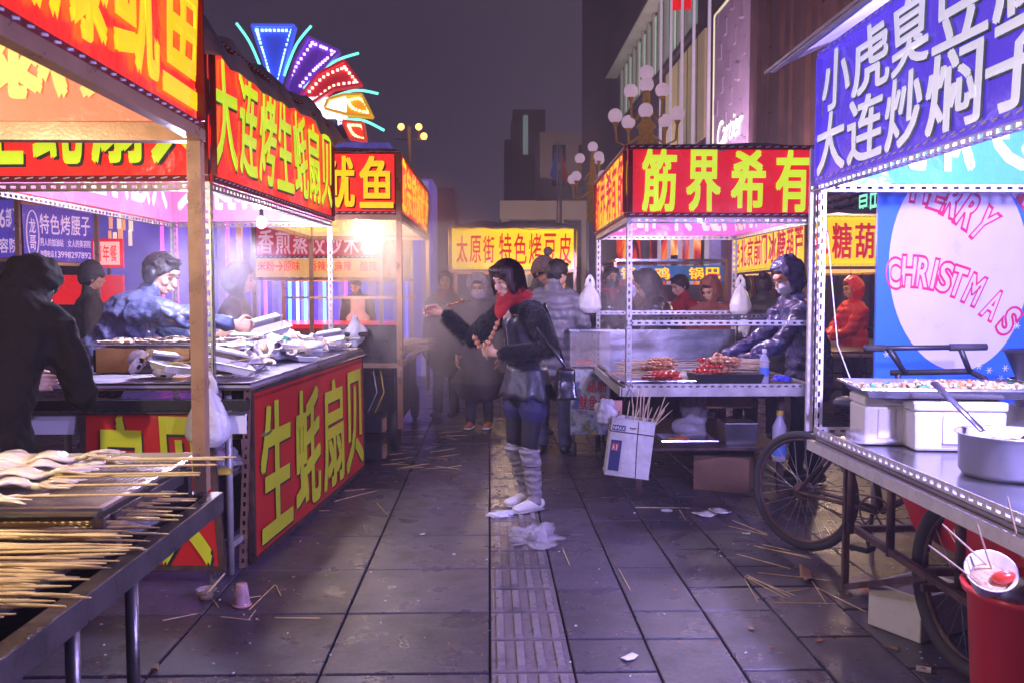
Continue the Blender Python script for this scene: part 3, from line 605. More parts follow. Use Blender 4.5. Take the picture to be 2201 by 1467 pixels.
# ---- the street end: yellow bean-skin stall
R3 = thing('food_stall', 'far centre stall with yellow banner of red characters at the end of the aisle', 'food stall', (.3, 11.5, 0))
p, q = at(968, 500, 10.8), at(1236, 500, 10.8); za, zb = 1.71, 2.19
a, b_, c, d = (p.x, 10.8), (q.x, 10.8), (q.x, 12.4), (p.x, 12.4)
banner(R3, a, b_, za, zb, [('太原街', (.04, .36, .15, .82)), ('特色烤豆皮', (.38, .98, .12, .88))], 'yelb', 'redp', None, 'io', 'iot', seed=21, gap=.16, bold=.02, hem='yelb')
banner(R3, b_, c, za, zb, '烤豆皮', 'yelb', 'redp', None, 'io', 'iot', seed=22, bold=.02, hem='yelb'); banner(R3, c, d, za, zb, '特色烤豆皮', 'yelb', 'redp', None, 'io', 'iot', seed=23, bold=.02, hem='yelb'); banner(R3, d, a, za, zb, '烤豆皮', 'yelb', 'redp', None, 'io', 'iot', seed=23, bold=.02, hem='yelb')
posts(R3, [a, b_, c, d], 0, 2.2, 'warmpole', .035)
for u, v_ in ((a, b_), (b_, c), (c, d), (d, a)): beam(R3, u, v_, 1.69, 'warmpole', .03); beam(R3, u, v_, .8, 'warmpole', .03, 'counter_rail')
MB().box((.28, 11.6, .82), (1.4, 1.5, .03)).build('counter', M['dsteel'], R3); tarp(R3, [a, b_, c, d], 2.21, .03, amp=.015, sag=.02)
# ---- candied-haw stall behind the right middle stall
R4 = thing('food_stall', 'right rear stall with yellow candied haw banners in red characters meeting at a corner', 'food stall', (3.9, 10.5, 0))
a, b_, c, d = (3.45, 12.6), (3.18, 9.0), (4.9, 9.0), (5.1, 12.6)
M['haw'] = bann('haw_red_print', (.75, .03, .02), .6)
banner(R4, a, b_, 1.70, 2.20, '老北京前门冰糖葫芦', 'yelb', 'haw', 'imt', 'io', 'iot', (.01, .99, .14, .86), seed=25, gap=.12, bold=.035, hem='yelb', sh=(.012, .0))
banner(R4, b_, c, 1.70, 2.20, '冰糖葫芦', 'yelb', 'haw', 'imt', 'io', 'iot', (.0, .55, .14, .86), seed=26, gap=.14, bold=.035, hem='yelb', sh=(.012, .0))
banner(R4, c, d, 1.70, 2.20, '冰糖葫芦', 'yelb', 'haw', None, 'io', 'iot', seed=26, hem='yelb'); banner(R4, d, a, 1.70, 2.20, '冰糖葫芦', 'yelb', 'haw', None, 'io', 'iot', seed=27, hem='yelb')
posts(R4, [a, b_, c, d], 0, 2.2, 'warmpole', .035)
for u, v_ in ((a, b_), (b_, c), (c, d), (d, a)): beam(R4, u, v_, 1.68, 'warmpole', .03); beam(R4, u, v_, .8, 'warmpole', .03, 'counter_rail')
MB().box((4.1, 10.8, .82), (1.5, 3.4, .03)).build('counter', M['dsteel'], R4); tarp(R4, [a, b_, c, d], 2.24, .02, amp=.015, sag=.02)
# ---- pan-fried dumpling stall far left
L4 = thing('food_stall', 'far left stall with dull red dumpling banner over a yellow menu strip', 'food stall', (-2.4, 12, 0))
p, q = at(545, 500, 11.4), at(818, 500, 11.4); a, b_, c, d = (p.x, 11.4), (q.x, 11.4), (q.x + .25, 13.0), (p.x, 13.0)
M['dred'] = bann('dull_red_vinyl', (.42, .03, .05), .55); M['dy'] = bann('dull_yellow', (.75, .42, .12), .55); M['dpink'] = bann('dusty_pink_print', (.75, .45, .55), .5)
banner(L4, a, b_, 1.86, 2.30, '香煎蒸饺炒米粉', 'dred', 'dpink', None, 'ip', None, (.03, .97, .10, .80), seed=31, bold=.03)
banner(L4, a, b_, 1.62, 1.855, '米粉→原味 香辣 麻辣 酸辣', 'dy', 'haw', None, 'ip', None, (.03, .97, .32, .85), seed=32, bold=.02, gap=.05, hem=False)
banner(L4, b_, c, 1.62, 2.3, None, 'dy', 'haw', None, 'ip', None, seed=33, hem=False)
posts(L4, [a, b_, c, d], 0, 2.3, 'warmpole', .045)
for u, v_ in ((a, b_), (b_, c), (c, d), (d, a)): beam(L4, u, v_, 1.6, 'warmpole', .035)
MB().box(((a[0] + b_[0]) / 2, 12.2, 1.0), (1.7, 1.5, .05)).build('counter', M['redb'], L4); MB().box(((a[0] + b_[0]) / 2, 12.2, .5), (1.55, 1.3, .9)).build('cabinet', M['card'], L4)
MB().box(((a[0] + b_[0]) / 2 + .1, 12.2, 2.33), (1.9, 1.7, .03)).build('roof_panel', M['tarp'], L4)
# ================================================================ lamps
bulb('cold white lamp glaring inside the oyster stall over the grill', (-1.6, 4.95, 1.93), (.66, .64, 1.0), 85)
bulb('cold white lamp glaring at the far end of the oyster stall', (-1.6, 6.4, 1.93), (.70, .66, 1.0), 65)
bulb('warm lamp above the squid trays of the nearest left stall', (-1.95, 2.0, 1.92), (1, .82, .56), 85)
bulb('bare warm bulb shining under the squid banner of the third left stall', tuple(at(775, 483, 8.4)), (1, .80, .62), 45, em=120)
bulb('cold lamp under the purple banner of the nearest right stall', (2.0, 3.0, 2.0), (.44, .38, 1.0), 290)
bulb('added second cold lamp, out of view, in the nearest right stall', (1.95, 1.7, 1.98), (.46, .38, 1.0), 340)  # unseen lamp added so that cold light reaches the tall red board
bulb('violet-white lamp inside the middle right stall', (1.6, 6.8, 2.0), (.90, .72, 1.0), 55)
bulb('warm lamp under the yellow banner at the end of the aisle', (.3, 11.5, 1.95), (1, .7, .45), 45)
bulb('warm lamp inside the candied haw stall', (4.1, 10.6, 1.95), (1, .7, .5), 45)
bulb('dim lamp inside the far dumpling stall', (-2.4, 12.1, 2.0), (1, .7, .6), 50)
# ================================================================ background buildings
M['bstone'] = pm('brown_granite', (.15, .085, .085), .45, var=.35, scale=1.2, bump=.01, bscale=9, dirt=.3)
M['bdark'] = pm('dark_facade', (.075, .055, .062), .6, var=.3, scale=.5)
M['btan'] = pm('tan_concrete', (.42, .32, .30), .8, var=.15, scale=.2)
M['bblack'] = pm('dark_window', (.012, .012, .018), .25)
M['lavst'] = pm('lavender_stone', (.60, .48, .58), .5, var=.12, scale=1, bump=.01, bscale=3)
M['gwin'] = glow('green_lit_glass', (.42, .62, .48), .55); M['gwin2'] = glow('green_lit_glass_dim', (.25, .38, .30), .35)
M['ywall'] = pm('painted_glow_wall', (.55, .42, .22), .6, var=.12, scale=.6, em=.22)  # floodlit look put into the wall as emission, it is no lamp
M['soff'] = pm('soffit_panel', (.50, .45, .40), .6, var=.1, scale=.8, em=.10)  # faint emission stands in for floodlight falling on the soffit
BR = thing('department_store', 'tall dark granite building at right with lit green upper windows and pale shop panel', 'building', (10, 40, 0))
def bbox_(x0, x1, y0, y1, z0, z1, mat, name, parent, mb=None):
    m_ = mb or MB(); m_.box(((x0 + x1) / 2, (y0 + y1) / 2, (z0 + z1) / 2), (x1 - x0, y1 - y0, z1 - z0))
    return m_ if mb is not None else m_.build(name, M[mat], parent)
bbox_(10.1, 30, 38.4, 78, 0, 40, 'bdark', 'wall', BR)
bbox_(9.45, 30, 6, 32.9, 0, 34, 'bstone', 'wall', BR)
for k in range(31):
    y = 8.2 + k * .8; bbox_(9.40 - .06 * (k % 3), 9.46, y, y + .5 - .05 * (k % 2), 0, 34, 'bstone', 'stone_rib', BR)
for k in range(14): bbox_(9.435, 9.46, 8, 32.9, 2.2 * k + 3, 2.2 * k + 3.04, 'bblack', 'joint', BR)
bbox_(9.5, 30, 32.9, 38.4, 0, 40, 'bdark', 'wall', BR)
bbox_(9.47, 9.52, 33.0, 38.2, 0, 12.9, 'lavst', 'shop_panel', BR)
random.seed(3)
for k in range(46):
    y = 33.3 + (k * 1.37) % 4.6; z = 1.5 + (k * .73) % 11.0; bbox_(9.452 - .006 * (k % 3), 9.47, y, y + .34, z, z + .62, 'lavst', 'relief_facet', BR)
bbox_(9.44, 9.5, 38.2, 38.32, 0, 12.9, 'soff', 'light_strip', BR).data.materials[0] = glow('warm_strip', (.85, .8, .5), .9)
bbox_(9.44, 9.5, 33, 38.3, 12.9, 13.0, 'soff', 'light_strip', BR).data.materials[0] = glow('warm_strip_top', (.85, .8, .5), .7)
Mx = frame(V(9.42, 37.6, 7.35), V(0, -1, .0)); t = natural_text('Cartier', Mx, 1.25, .0)
t.v = [V(v.x, v.y - (v.z - 7.35) * .35, 7.35 + (v.z - 7.35) * 1.15) for v in t.v]; t.build('lettering', glow('lit_letters', (.85, .95, .75), 2.2), BR)
bbox_(10.0, 10.12, 42.2, 51.5, 8.6, 13.6, 'ywall', 'painted_glow_panel', BR)
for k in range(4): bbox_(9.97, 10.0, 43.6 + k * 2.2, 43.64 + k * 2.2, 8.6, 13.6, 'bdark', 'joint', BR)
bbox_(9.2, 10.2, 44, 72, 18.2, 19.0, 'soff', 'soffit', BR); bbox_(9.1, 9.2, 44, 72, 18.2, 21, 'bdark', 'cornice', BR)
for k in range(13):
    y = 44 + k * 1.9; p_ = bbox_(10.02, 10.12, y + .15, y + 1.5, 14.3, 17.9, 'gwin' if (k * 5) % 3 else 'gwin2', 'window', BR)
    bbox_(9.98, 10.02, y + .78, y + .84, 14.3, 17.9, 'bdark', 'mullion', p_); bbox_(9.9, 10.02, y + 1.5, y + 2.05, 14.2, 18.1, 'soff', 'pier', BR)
bbox_(9.9, 10.1, 44, 72, 14.0, 14.3, 'bdark', 'sill_band', BR)
bbox_(8.9, 9.5, 17.5, 24.5, 2.5, 2.75, 'bdark', 'awning', BR)
for k in range(7): bbox_(8.95, 9.3, 17.6, 24.4, 2.8 + k * .2, 2.88 + k * .2, 'bblack', 'louvre', BR)
Mx = frame(V(8.85, 21.6, 3.0), V(0, -1, 0)); T = lambda u, v, off: Mx @ V(u, -off, v)
text_mb('星巴克', 0, 2.1, 0, .72, T, .015, .0, .12).build('lettering', glow('green_neon', (.25, .9, .55), 1.3), BR)
F1 = thing('office_building', 'far tan block with a few dark windows behind the small globe lamp', 'building', (8, 110, 0))
def pxbox(px0, px1, py0, py1, Y, dep, mat, name, parent):
    a_, b_ = at(px0, py1, Y), at(px1, py0, Y); z0 = 0 if py1 >= 600 else a_.z
    return bbox_(a_.x, b_.x, Y, Y + dep, z0, b_.z, mat, name, parent)
pxbox(1160, 1283, 285, 620, 112, 12, 'btan', 'wall', F1)
for r_ in ((1187, 1216, 312, 350), (1243, 1272, 312, 346), (1186, 1214, 366, 400), (1243, 1270, 368, 402)): pxbox(*r_, 111.8, .3, 'bblack', 'window', F1)
F1b = thing('office_building', 'far low pale building with a dark colonnade beneath, centre of the view', 'building', (4, 105, 0))
pxbox(1074, 1290, 432, 472, 104, 8, 'btan', 'upper_wall', F1b); pxbox(1090, 1290, 472, 620, 106, 6, 'bblack', 'recess', F1b)
for x_ in (1078, 1136, 1196, 1250): pxbox(x_, x_ + 16, 470, 620, 104.5, 1, 'btan', 'column', F1b)
F2 = thing('office_tower', 'far dark tower with one narrow glowing stair window', 'building', (3, 125, 0))
pxbox(1102, 1172, 236, 620, 124, 14, 'bdark', 'wall', F2); o = pxbox(1124, 1135, 248, 332, 123.7, .3, 'gwin2', 'window', F2); o.data.materials[0] = glow('stair_glass', (.28, .42, .42), .38)
pxbox(1085, 1101, 300, 620, 126, 8, 'bdark', 'side_wing', F2)
F3 = thing('office_tower', 'huge dark unlit building mass behind the far lamp post', 'building', (20, 95, 0)); bbox_(11.2, 45, 82, 110, 0, 75, 'bdark', 'wall', F3)
F4 = thing('office_building', 'far pinkish pillar block rising behind the third left stall', 'building', (-2, 45, 0)); pxbox(928, 977, 405, 640, 40, 5, 'lavst', 'wall', F4)
# purple frontage behind the left stalls; cladding emission stands in for strip light
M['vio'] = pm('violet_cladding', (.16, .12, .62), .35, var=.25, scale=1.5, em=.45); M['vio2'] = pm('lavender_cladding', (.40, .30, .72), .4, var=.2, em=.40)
M['dkshop'] = pm('dark_shopfront', (.06, .05, .10), .3)
NF = thing('shop_front', 'violet shop frontage with vertical coloured light strips behind the left stalls', 'building', (-5, 15.5, 0))
xa, xb = at(190, 600, 15.5).x, at(930, 600, 15.5).x
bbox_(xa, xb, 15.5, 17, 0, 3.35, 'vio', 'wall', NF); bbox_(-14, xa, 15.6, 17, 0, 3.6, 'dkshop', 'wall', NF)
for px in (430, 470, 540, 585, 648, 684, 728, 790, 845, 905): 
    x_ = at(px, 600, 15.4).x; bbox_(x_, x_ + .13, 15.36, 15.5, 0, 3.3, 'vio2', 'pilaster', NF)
GL = {k: glow('strip_' + k, c_, s_) for k, c_, s_ in (('magenta', (.9, .08, .75), 2.2), ('cyan', (.2, .75, 1.0), 2.4), ('white', (.8, .75, 1.0), 2.2), ('blue', (.15, .12, 1.0), 2.0))}
for px, k in ((491, 'magenta'), (516, 'magenta'), (570, 'magenta'), (600, 'blue'), (622, 'cyan'), (639, 'white'), (656, 'cyan'), (670, 'magenta'), (697, 'cyan'), (709, 'magenta'), (743, 'magenta'), (775, 'blue'), (821, 'blue'), (874, 'blue'), (380, 'magenta'), (350, 'magenta')):
    x_ = at(px, 600, 15.3).x; MB().box((x_, 15.31, 1.55), (.045, .03, 2.6)).build('light_strip', GL[k], NF)
fm2 = pm('backlit_photo', (.8, .3, .2), .4, em=.9); t_ = fm2.node_tree
for k, (px, py, w_, h_) in enumerate(((238, 478, .05, .22), (256, 470, .06, .34), (266, 478, .04, .26), (281, 474, .06, .36), (236, 508, .04, .18), (247, 514, .05, .22), (259, 510, .07, .30), (280, 512, .05, .26))):
    p_ = at(px, py, 15.2); MB().box((p_.x, 15.2, p_.z), (w_, .03, h_)).build('window_display', glow('display_light', [(.9, .35, .2), (1, .7, .55)][k % 2], .9), NF)
# small signs behind the oyster stall
L5 = thing('food_stall', 'rear left stall with purple kidney-roast banner partly hidden by the bent man', 'food stall', (-5, 8.8, 0))
p0, p1, p2 = at(-70, 500, 8.6), at(42, 500, 8.6), at(203, 500, 9.3)
M['pur2'] = bann('deep_purple_vinyl', (.07, .04, .34), .75); M['pkp'] = bann('pale_pink_print', (.7, .5, .72), .55)
banner(L5, (p0.x, 8.6), (p1.x, 8.6), 1.76, 2.30, [('天下第一(6部)', (.0, 1, .52, .86)), ('女士美容院', (.0, 1, .08, .34))], 'pur2', 'pkp', seed=41, hem=False)
banner(L5, (p1.x + .03, 8.6), (p2.x, 9.25), 1.73, 2.26, [('特色烤腰子', (.22, .97, .50, .86)), ('男人的加油站 女人的美容院', (.22, .97, .28, .42)), ('加盟电话13998297892', (.22, .97, .08, .20)), ('龙', (.07, .17, .50, .76)), ('哥', (.07, .17, .20, .46))], 'pur2', 'pkp', seed=42, hem=False, bold=.02, gap=.1)
Tt, L_, H_ = sheet((p1.x + .03, 8.6), (p2.x, 9.25), 1.73, 2.26, 42)
tr = MB(); pr = [Tt(.12 * L_ + .085 * L_ * math.cos(a_ * PI / 12), .48 * H_ + .42 * H_ * math.sin(a_ * PI / 12), .014) for a_ in range(24)]
for i in range(24): tr.bar(pr[i], pr[(i + 1) % 24], .008, .008)
tr.build('ring', M['pkp'], L5)
posts(L5, [(p0.x, 8.6), (p1.x, 8.57), (p2.x + .03, 9.28)], 0, 2.3, 'warmpole', .04); beam(L5, (p0.x, 8.6), (p1.x, 8.6), 1.74, 'warmpole', .03); beam(L5, (p1.x, 8.6), (p2.x, 9.25), 1.71, 'warmpole', .03); beam(L5, (p1.x, 8.6), (p2.x, 9.25), 2.29, 'warmpole', .06)
MB().box((-4.9, 9.4, .9), (1.6, 1.2, .04)).build('counter', M['dsteel'], L5); bbox_(-5.8, -4.0, 9.95, 10.0, 1.3, 1.62, 'redb', 'price_panel', L5)
sg = at(232, 545, 10); RS = thing('sign_board', 'small glowing red-bordered sign behind the vendor in the blue jacket', 'sign', (sg.x, 10, sg.z - .2))
MB().box((sg.x, 10, sg.z), (.34, .04, .32)).build('panel', M['redb'], RS); MB().box((sg.x, 9.97, sg.z), (.27, .03, .25)).build('face', glow('pink_lit_face', (.85, .45, .4), .8), RS)
MB().loft([(sg.x, 10.02, 0), (sg.x, 10.02, sg.z)], [.02, .02]).build('stand', M['black'], RS)
text_mb('青年餐', -.12, .12, -.09, .09, lambda u, v, off: V(sg.x + u, 9.95, sg.z + v), .02).build('lettering', M['haw'], RS)
M['dblue'] = bann('mid_blue_vinyl', (.04, .16, .42), .3)
L6 = thing('food_stall', 'rear right stall with bright blue banner of orange characters above a glass case', 'food stall', (2.2, 10.6, 0))
u0, u1 = at(1322, 590, 10.4), at(1560, 590, 10.4)
banner(L6, (u0.x, 10.4), (u1.x, 10.4), 1.56, 1.74, '锅 鸡 锅巴', 'dblue', 'yel', 'haw', seed=44, hem=False, bold=.035)
posts(L6, [(u0.x, 10.4), (u1.x, 10.4), (u0.x, 11.6), (u1.x, 11.6)], 0, 1.78, 'warmpole', .035); MB().box(((u0.x + u1.x) / 2, 11, 1.8), (u1.x - u0.x, 1.3, .03)).build('roof_panel', M['ssteel'], L6)
MB().box(((u0.x + u1.x) / 2, 11, .85), (u1.x - u0.x, 1.2, .03)).build('counter', M['ssteel'], L6); MB().box(((u0.x + u1.x) / 2, 10.45, 1.42), (u1.x - u0.x, .02, .2)).build('hood_panel', M['ssteel'], L6)
MB().box(((u0.x + u1.x) / 2, 11, .42), (u1.x - u0.x - .1, 1.1, .8)).build('cabinet', M['black'], L6)
# flame advertising hoarding
fl = bpy.data.materials.new('flame_poster'); fl.use_nodes = True; n_ = fl.node_tree.nodes; l_ = fl.node_tree.links; b_ = n_['Principled BSDF']
tc_ = n_.new('ShaderNodeTexCoord'); mp = n_.new('ShaderNodeMapping'); mp.inputs['Scale'].default_value = (1.2, 1, .35); mp.inputs['Rotation'].default_value = (0, .5, 0); wn = n_.new('ShaderNodeTexNoise'); wn.inputs['Scale'].default_value = 1.1; wn.inputs['Detail'].default_value = 5; wn.inputs['Distortion'].default_value = 1.5
rp = n_.new('ShaderNodeValToRGB'); e_ = rp.color_ramp.elements; e_[0].position = .42; e_[0].color = (.05, .01, .01, 1); e_[1].position = .72; e_[1].color = (1, .65, .2, 1); q_ = e_.new(.52); q_.color = (.65, .04, .01, 1); q_ = e_.new(.6); q_.color = (.95, .25, .02, 1)
l_.new(tc_.outputs['Object'], mp.inputs[0]); l_.new(mp.outputs[0], wn.inputs['Vector']); l_.new(wn.outputs[0], rp.inputs[0]); l_.new(rp.outputs[0], b_.inputs['Base Color']); l_.new(rp.outputs[0], b_.inputs['Emission Color']); b_.inputs['Emission Strength'].default_value = 1.0
HD = thing('hoarding', 'glowing orange flame poster hoarding seen between the flagpoles', 'hoarding', (7, 38, 0))
h0_, h1_ = at(1325, 560, 38), at(1505, 560, 38); MB().box(((h0_.x + h1_.x) / 2, 38, 2.6), (h1_.x - h0_.x, .2, 3.4)).build('poster', fl, HD); MB().box(((h0_.x + h1_.x) / 2, 38.1, .5), (h1_.x - h0_.x, .3, .9)).build('plinth', M['bdark'], HD)
MB().box((h1_.x + .9, 37, 2.2), (1.7, .5, 4.4)).build('side_pillar', M['vio2'], HD)
# neon fan
NS_ = thing('neon_fan_sign', 'big neon fan of blue, violet, red and orange lit petals above the grey tarpaulin', 'neon sign', (-7, 42, 0))
def N(x, y, Y=42): return at(440 + x / 3.668, y / 3.668, Y)
def curve(pts, n=8):
    P_ = [N(*p) for p in pts]; out_ = []
    for i in range(len(P_) - 1):
        a_, b_, c_, d_ = P_[max(i - 1, 0)], P_[i], P_[i + 1], P_[min(i + 2, len(P_) - 1)]
        for k in range(n):
            t = k / n; out_.append(.5 * ((2 * b_) + (c_ - a_) * t + (2 * a_ - 5 * b_ + 4 * c_ - d_) * t * t + (3 * b_ - a_ - 3 * c_ + d_) * t ** 3))
    return out_ + [P_[-1]]
def petal(panel, led, pc, lc, ps, ls=2.6):
    m_ = MB(); P_ = [N(*p) for p in panel]; m_.poly([(p.x, p.z) for p in P_], .35, Matrix.Translation((0, 42.05, 0))); o = m_.build('petal', glow('petal_panel', pc, ps), NS_)
    r_ = MB()
    for i in range(len(panel)): r_.bar(P_[i], P_[(i + 1) % len(P_)], .12, .5, V(0, 1, 0))
    r_.build('petal_rim', glow('petal_rim', pc, ps * 2.2), o)
    d_ = MB()
    for seg in led:
        C_ = curve(seg, 5); tot = 0
        for i in range(len(C_) - 1):
            a_, b_ = C_[i], C_[i + 1]; k = max(1, int((b_ - a_).length / .13))
            for j in range(k):
                p = a_.lerp(b_, j / k); d_.box((p.x, 41.93, p.z), (.105, .08, .105))
    q = d_.build('led_dots', glow('led', lc, ls), o); tag(q, kind='stuff')
petal([(380, 210), (712, 212), (600, 640), (545, 800), (470, 480)], [[(415, 243), (688, 245)], [(688, 245), (640, 400), (570, 700)], [(415, 243), (450, 380), (520, 620)]], (.06, .10, .75), (.45, .85, 1), .5)
petal([(820, 300), (1062, 412), (900, 580), (740, 800), (650, 700), (720, 480)], [[(850, 345), (1028, 415)], [(1028, 415), (860, 560), (740, 700)], [(850, 345), (740, 500), (665, 640)]], (.16, .05, .50), (1, .55, 1), .30)
petal([(1105, 488), (1238, 672), (1020, 705), (850, 820), (760, 770), (900, 590)], [[(1105, 535), (1203, 655)], [(1203, 655), (1020, 680), (875, 790)], [(1105, 535), (940, 610), (810, 745)]], (.55, .02, .04), (1, .75, .55), .35)
petal([(1240, 752), (1325, 925), (1110, 905), (950, 860), (980, 790), (1100, 755)], [[(1130, 795), (1235, 785), (1290, 885), (1170, 857), (1130, 795)]], (.65, .30, .01), (1, .85, .4), .45)
petal([(1090, 962), (1250, 975), (1272, 1115), (1150, 1095)], [[(1135, 990), (1240, 1003), (1258, 1095), (1175, 1062), (1135, 990)]], (.6, .05, .02), (1, .7, .35), .45)
for g in ([(250, 185), (320, 280), (375, 375), (440, 530)], [(840, 205), (720, 360), (625, 600)], [(1215, 420), (1000, 500), (780, 700)], [(1368, 740), (1180, 715), (950, 790)], [(1415, 1030), (1260, 955), (1110, 940)]):
    C_ = curve(g, 7); MB().loft(C_, [.06] * len(C_), n=6).build('neon_arc', glow('green_neon_arc', (.15, .85, .65), 2.0), NS_, True)
t_ = N(1070, 870); MB().box((t_.x, 42.4, t_.z), (.9, .3, 2.4)).build('name_strip', M['dkshop'], NS_)
for k, ch in enumerate('太原街'):
    c_ = N(1075, 830 + k * 50); text_mb(ch, -.28, .28, -.3, .3, lambda u, v, off: V(c_.x + u, 42.2, c_.z + v), .03).build('lettering', glow('blue_white_letters', (.6, .7, 1), 2.0), NS_)
for y_ in (815, 885): c_ = N(960, y_); MB().box((c_.x, 42.1, c_.z), (1.8, .2, .55)).build('light_bar', glow('white_bar', (.9, .85, 1), 2.2), NS_)
b0 = N(1150, 1130); MB().box((b0.x, 42.6, b0.z / 2), (3.6, 1.6, b0.z)).build('base', M['vio'], NS_)
# tall street light
SL = thing('street_light', 'tall far street light with three orange glaring lamps', 'street light', tuple(V(at(880, 300, 30).x, 30, 0)))
p_ = at(880, 300, 30); MB().loft([(p_.x, 30, 0), (p_.x, 30, at(880, 272, 30).z)], [.07, .05]).build('pole', M['pole'], SL, True)
MB().bar(at(846, 300, 30), at(918, 300, 30), .05, .05).build('cross_arm', M['pole'], SL)
for q in ((862, 273), (900, 273), (911, 293)):
    c_ = at(*q, 29.9); MB().ell(c_, (.11, .11, .11)).build('lamp_head', glow('sodium_lamp', (1, .42, .08), 5), SL, True)
    MB().bar(c_, V(c_.x, 30, at(880, 300, 30).z), .03, .03).build('bracket', M['pole'], SL)
# globe lamps
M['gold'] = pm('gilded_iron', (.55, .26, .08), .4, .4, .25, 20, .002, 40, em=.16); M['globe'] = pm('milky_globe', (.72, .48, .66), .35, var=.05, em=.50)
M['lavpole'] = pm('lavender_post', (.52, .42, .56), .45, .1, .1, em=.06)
def globe_lamp(label, px, py, Y, s, ang0):
    top = at(px, py, Y); L_ = thing('globe_street_lamp', label, 'street lamp', (top.x, Y, 0), group='globe lamps'); x = top.x; H_ = top.z
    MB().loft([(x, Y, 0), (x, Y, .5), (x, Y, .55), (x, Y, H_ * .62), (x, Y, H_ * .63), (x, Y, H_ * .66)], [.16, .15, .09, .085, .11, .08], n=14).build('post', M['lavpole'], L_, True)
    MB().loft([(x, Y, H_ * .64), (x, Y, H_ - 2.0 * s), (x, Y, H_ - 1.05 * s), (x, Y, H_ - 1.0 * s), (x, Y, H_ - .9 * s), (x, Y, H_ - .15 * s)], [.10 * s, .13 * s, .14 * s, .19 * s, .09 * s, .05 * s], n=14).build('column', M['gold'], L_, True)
    def gl(c): 
        MB().ell(c, (.135 * s,) * 3, None, 16, 12).build('globe', M['globe'], L_, True); MB().loft([c - V(0, 0, .19 * s), c - V(0, 0, .11 * s)], [.03 * s, .07 * s]).build('globe_cup', M['gold'], L_, True)
    gl(V(x, Y, H_))
    for tier, (rr, dz, n_) in enumerate(((.34 * s, -.30 * s, 3), (.60 * s, -.82 * s, 5))):
        for k in range(n_):
            a_ = ang0 + 2 * PI * k / n_ + tier * .4; d_ = V(math.cos(a_), math.sin(a_), 0); c = V(x, Y, H_ + dz) + d_ * rr; gl(c)
            MB().loft([V(x, Y, H_ + dz - .30 * s), V(x, Y, H_ + dz - .40 * s) + d_ * rr * .3, V(x, Y, H_ + dz - .55 * s) + d_ * rr * .65, V(x, Y, H_ + dz - .48 * s) + d_ * rr * .95, c - V(0, 0, .18 * s)], [.03 * s, .025 * s, .022 * s, .022 * s, .025 * s], n=7).build('arm', M['gold'], L_, True)
globe_lamp('large gilded lamp post of white globes rising above the right middle stall', 1390, 156, 17, 1.0, .35)
globe_lamp('smaller gilded lamp post of white globes farther off, left of the right middle stall', 1274, 316, 24, 1.0, .9)
# flagpoles
M['fpole'] = pm('pink_glow_pole', (.62, .48, .66), .35, .2, .05, em=.60)  # pink light on the poles is put into their material as emission
for k, px in enumerate((1420, 1441, 1465, 1490, 1523)):
    Yp = 6.5 * 1934 / (px - 1052); x_ = at(px, 200, Yp).x
    o = thing('flagpole', ['leftmost of the five tall pale flagpoles above the red banner', 'second from left of the five tall flagpoles, carrying a red flag', 'middle one of the five tall flagpoles', 'fourth from left of the five tall flagpoles', 'rightmost of the five tall flagpoles beside the pale shop panel'][k], 'flagpole', (x_, Yp, 0), group='flagpoles before the store')
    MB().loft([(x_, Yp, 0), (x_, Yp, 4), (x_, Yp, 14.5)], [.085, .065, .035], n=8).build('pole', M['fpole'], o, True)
    if k == 1: 
        m_ = MB(); z_ = at(1460, 22, Yp).z
        for i in range(8):
            x1_ = x_ + i * .09; f_ = lambda u: .08 * math.sin(u * 9); m_.add([(x1_, Yp + f_(i / 8), z_), (x1_ + .09, Yp + f_((i + 1) / 8), z_ + .05 * (i > 4)), (x1_ + .09, Yp + f_((i + 1) / 8), z_ + 1.6), (x1_, Yp + f_(i / 8), z_ + 1.6)], [(0, 1, 2, 3)])
        m_.build('flag', M['redb'], o, True)
cloth_flag = [pm('blue_flag', (.05, .09, .35), .7), pm('red_flag', (.5, .02, .03), .7)]
for k, px in enumerate((1198, 1206, 1212)):
    x_ = at(px, 400, 60).x; o = thing('flagpole', ['distant flagpole with a drooping blue flag', 'distant flagpole between two drooping flags', 'distant flagpole with a drooping red flag'][k], 'flagpole', (x_, 60 + k, 0), group='distant flagpoles')
    MB().loft([(x_, 60 + k, 0), (x_, 60 + k, at(px, 303 + 4 * k, 60).z)], [.05, .04], n=6).build('pole', M['pole'], o, True)
    if k != 1:
        a_ = at(px - 3, 345, 60); m_ = MB()
        s_ = 1 if k else -1
        m_.add([(x_, 60 + k, a_.z + .8), (x_ + s_ * .12, 60 + k, a_.z + .5), (x_ + s_ * .5, 60.1 + k, a_.z - 1.0), (x_ + s_ * .15, 60 + k, a_.z - 1.3), (x_, 60 + k, a_.z - .6)], [(0, 1, 2, 3, 4)]); m_.build('flag', cloth_flag[1 if k else 0], o)
# floodlights of the square, the last one added to brighten the far block
def flood(label, loc, tgt, col, watt, ang=70):
    o = thing('floodlight', label, 'floodlight', loc); d_ = V(*tgt) - V(*loc)
    MB().box((0, 0, 0), (.4, .3, .3), frame(V(*loc), d_)).build('housing', M['black'], o); MB().loft([V(loc[0], loc[1], 0), V(*loc) - V(0, 0, .1)], [.04, .04]).build('stand', M['black'], o)
    l_ = bpy.data.lights.new('flood_light', 'SPOT'); l_.energy = watt; l_.color = col; l_.spot_size = R(ang); l_.spot_blend = .6; l_.shadow_soft_size = .2
    lo = bpy.data.objects.new('flood_light', l_); COL.objects.link(lo); lo.parent = o; lo.rotation_euler = d_.to_track_quat('-Z', 'Y').to_euler(); lo.location = d_.normalized() * .35
flood('violet floodlight aimed up the granite wall', (6.6, 22, 3.0), (9.4, 24, 9), (.90, .55, .58), 2400, 110)
